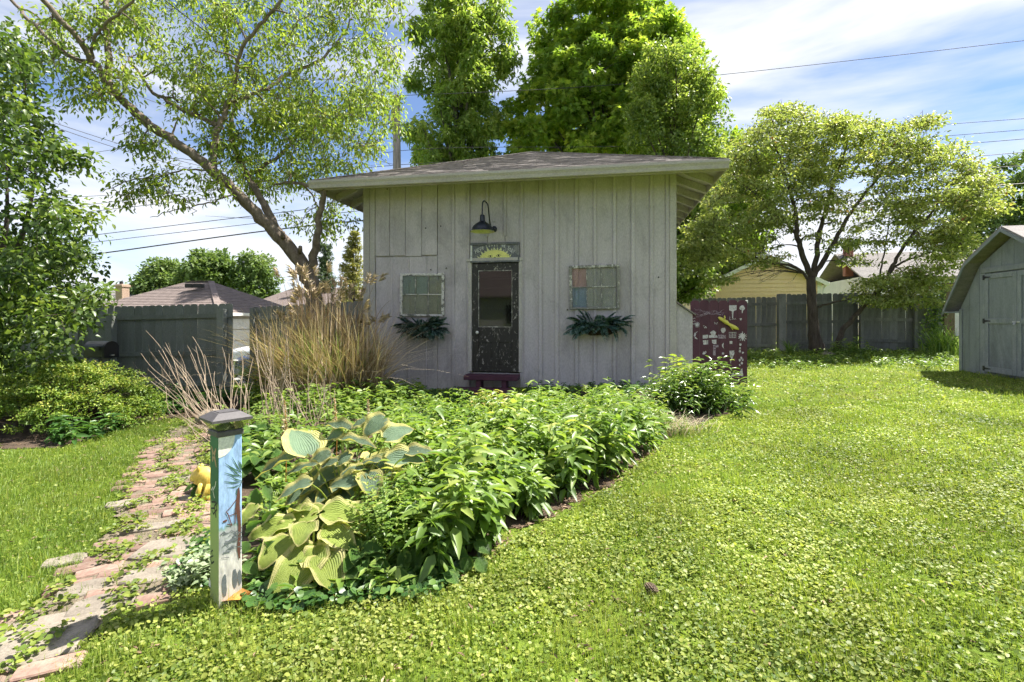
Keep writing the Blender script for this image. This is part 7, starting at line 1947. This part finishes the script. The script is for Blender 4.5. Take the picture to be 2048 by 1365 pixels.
leaf.f = [(i * 5 + j, (i + 1) * 5 + j, (i + 1) * 5 + j + 1, i * 5 + j + 1) for i in range(5) for j in range(4)]
o = leaf.build("dry_leaf", "dry_leaf", None, True, (fl[0] - .03, fl[1] - .05, fl[2] + .02)); o.rotation_euler = (R(15), R(-12), R(20)); tag(o, "curled orange dry leaf at the foot of the painted post", "leaf")

# ------------------------------------------------------------------ lawn, scattered real leaves and blades
rng = np.random.default_rng(201)
SHED_POLY = [tuple((O_SHED + E1 * a + E2 * b)[:2]) for a, b in ((-.1, -.1), (SW + .6, -.1), (SW + .6, SW), (-.1, SW))]
BARN_POLY = [(BC[0] + bd[0] * w - bd[1] * q_, BC[1] + bd[1] * w + bd[0] * q_) for w, q_ in ((-.05, 0), (BW, 0), (BW, BD), (-.05, BD))]
def lawn_points(n, y0, y1, edge=1.12, path_keep=.06, pw=1.0):
    Y = y0 + (y1 - y0) * rng.random(n * 2) ** pw; X = rng.uniform(-1, 1, n * 2) * edge * y1
    k = np.abs(X) < Y * edge + .3; X, Y = X[k], Y[k]
    p = np.stack([X, Y], 1)
    bad = in_poly(p, BED) | in_poly(p, SHED_POLY) | in_poly(p, BARN_POLY) | in_poly(p, FENCEBED)
    inp = in_poly(p, PATH); bad |= inp & (rng.random(len(p)) > path_keep * (vnoise(X, Y, .25, 8) > .5) * 2.6)
    bad |= (vnoise(X, Y, .42, 44) + .6 * vnoise(X, Y, .15, 45) > 1.13) & (rng.random(len(X)) < .7)
    p = p[~bad]
    return np.stack([p[:, 0], p[:, 1], gz(p[:, 0], p[:, 1])], 1)
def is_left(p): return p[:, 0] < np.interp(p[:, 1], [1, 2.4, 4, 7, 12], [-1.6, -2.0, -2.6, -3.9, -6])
clover, blades = [], []
for n, y0, y1, L0, L1, shape in ((90000, 1.55, 3.6, .007, .021, "round"), (95000, 3.4, 6.5, .013, .027, "kite"), (80000, 6.3, 15.5, .020, .044, "kite")):
    p = lawn_points(n, y0, y1); lf_ = is_left(p); dens = vnoise(p[:, 0], p[:, 1], .9, 5)
    p = p[(rng.random(len(p)) < np.where(lf_, .10, .25 + .85 * dens))]
    N = len(p); dn = vnoise(p[:, 0], p[:, 1], .9, 5)
    p[:, 2] += rng.uniform(.008, .035, N) * (.6 + .8 * dn)
    L_ = rng.uniform(L0, L1, N); v = np.clip(rng.random(N) * .8 + .35 * (vnoise(p[:, 0], p[:, 1], 1.7, 6) - .5) + .1, 0, 1)
    clover.append(leaf_arrays(p, rng.normal(size=(N, 3)) * np.array([1, 1, .35]), np.array([.05, -.05, 1.0]) + rng.normal(0, .46, (N, 3)), L_, L_ * rng.uniform(.7, 1.05, N), shape, v))
for k, (V, F, A) in enumerate(clover):
    tag(np_obj("clover", V, F, "leaf_lawn", A), ("near clover and violets", "middle clover and violets", "far clover and violets")[k] + " growing through the lawn", "clover", None, "stuff")
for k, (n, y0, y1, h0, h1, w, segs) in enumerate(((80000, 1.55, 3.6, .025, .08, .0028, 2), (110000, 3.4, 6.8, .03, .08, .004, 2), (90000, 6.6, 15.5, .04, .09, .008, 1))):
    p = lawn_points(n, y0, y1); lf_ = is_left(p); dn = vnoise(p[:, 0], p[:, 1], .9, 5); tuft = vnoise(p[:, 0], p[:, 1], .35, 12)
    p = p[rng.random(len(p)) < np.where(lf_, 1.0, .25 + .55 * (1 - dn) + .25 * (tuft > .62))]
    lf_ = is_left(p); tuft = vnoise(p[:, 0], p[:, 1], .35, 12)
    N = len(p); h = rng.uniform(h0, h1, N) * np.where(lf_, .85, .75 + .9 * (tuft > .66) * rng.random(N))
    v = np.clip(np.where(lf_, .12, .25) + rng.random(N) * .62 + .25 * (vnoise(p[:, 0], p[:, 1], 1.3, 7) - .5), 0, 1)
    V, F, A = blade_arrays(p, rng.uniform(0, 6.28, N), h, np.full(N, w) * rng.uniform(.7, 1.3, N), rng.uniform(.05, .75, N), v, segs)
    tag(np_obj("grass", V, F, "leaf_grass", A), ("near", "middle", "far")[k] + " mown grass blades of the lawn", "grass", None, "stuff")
# extra blades for the finer left lawn
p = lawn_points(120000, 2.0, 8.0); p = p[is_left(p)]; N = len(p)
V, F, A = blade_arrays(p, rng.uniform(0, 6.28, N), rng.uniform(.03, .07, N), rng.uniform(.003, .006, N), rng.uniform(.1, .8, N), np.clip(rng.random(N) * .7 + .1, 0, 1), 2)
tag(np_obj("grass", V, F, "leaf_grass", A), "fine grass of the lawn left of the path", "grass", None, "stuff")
# taller grass tufts standing out of the mown lawn
tc_ = lawn_points(420, 1.7, 9.5); tc_ = tc_[:330]; nb2 = 16; ti = np.repeat(np.arange(len(tc_)), nb2); N = len(ti)
p = tc_[ti] + np.stack([rng.normal(0, .035, N), rng.normal(0, .035, N), np.zeros(N)], 1)
V, F, A = blade_arrays(p, rng.uniform(0, 6.28, N), rng.uniform(.06, .15, N), rng.uniform(.0035, .006, N), rng.uniform(.1, .6, N), np.clip(.4 + rng.random(N) * .5, 0, 1), 3)
tag(np_obj("grass", V, F, "leaf_grass", A), "taller grass tufts standing out of the mown lawn", "grass", None, "stuff")
# litter on the bed's bare edge and between lawn leaves
rng = np.random.default_rng(202)
q_ = np.concatenate([gpts([(1040, 1062), (1110, 1040), (1220, 985), (1330, 895), (1300, 880), (1100, 1000), (960, 1110), (985, 1125)], 900), gpts([(440, 1215), (520, 1230), (520, 1195), (440, 1185)], 160), gpts([(250, 865), (420, 846), (470, 832), (440, 815), (260, 838)], 700), gpts([(0, 900), (250, 862), (250, 850), (0, 880)], 200)])
lw = lawn_points(9000, 1.6, 9.0); q_ = np.concatenate([q_, lw]); N = len(q_); q_[:, 2] += rng.uniform(.008, .02, N)
L_ = rng.uniform(.015, .05, N); V, F, A = leaf_arrays(q_, rng.normal(size=(N, 3)) * np.array([1, 1, .15]), np.array([0, 0, 1.0]) + rng.normal(0, .25, (N, 3)), L_, L_ * rng.uniform(.1, .4, N), "kite")
tag(np_obj("leaf_litter", V, F, "litter", A), "dry brown leaf litter and twigs on the ground", "leaf litter", None, "stuff")
# weeds between the bricks
rng = np.random.default_rng(203)
p = sample_poly(PATH, 9500); p = np.stack([p[:, 0], p[:, 1], gz(p[:, 0], p[:, 1]) + .025], 1); k = vnoise(p[:, 0], p[:, 1], .28, 31) > .60; p = p[k]; N = len(p); L_ = rng.uniform(.014, .032, N); p[:, 2] += rng.uniform(0, .035, N)
V, F, A = leaf_arrays(p, rng.normal(size=(N, 3)) * np.array([1, 1, .3]), np.array([0, 0, 1.0]) + rng.normal(0, .35, (N, 3)), L_, L_ * .9, "round", np.clip(rng.random(N) * .6 + .1, 0, 1))
tag(np_obj("path_weeds", V, F, "leaf_lawn", A), "small weeds spreading between the path bricks", "weeds", None, "stuff")
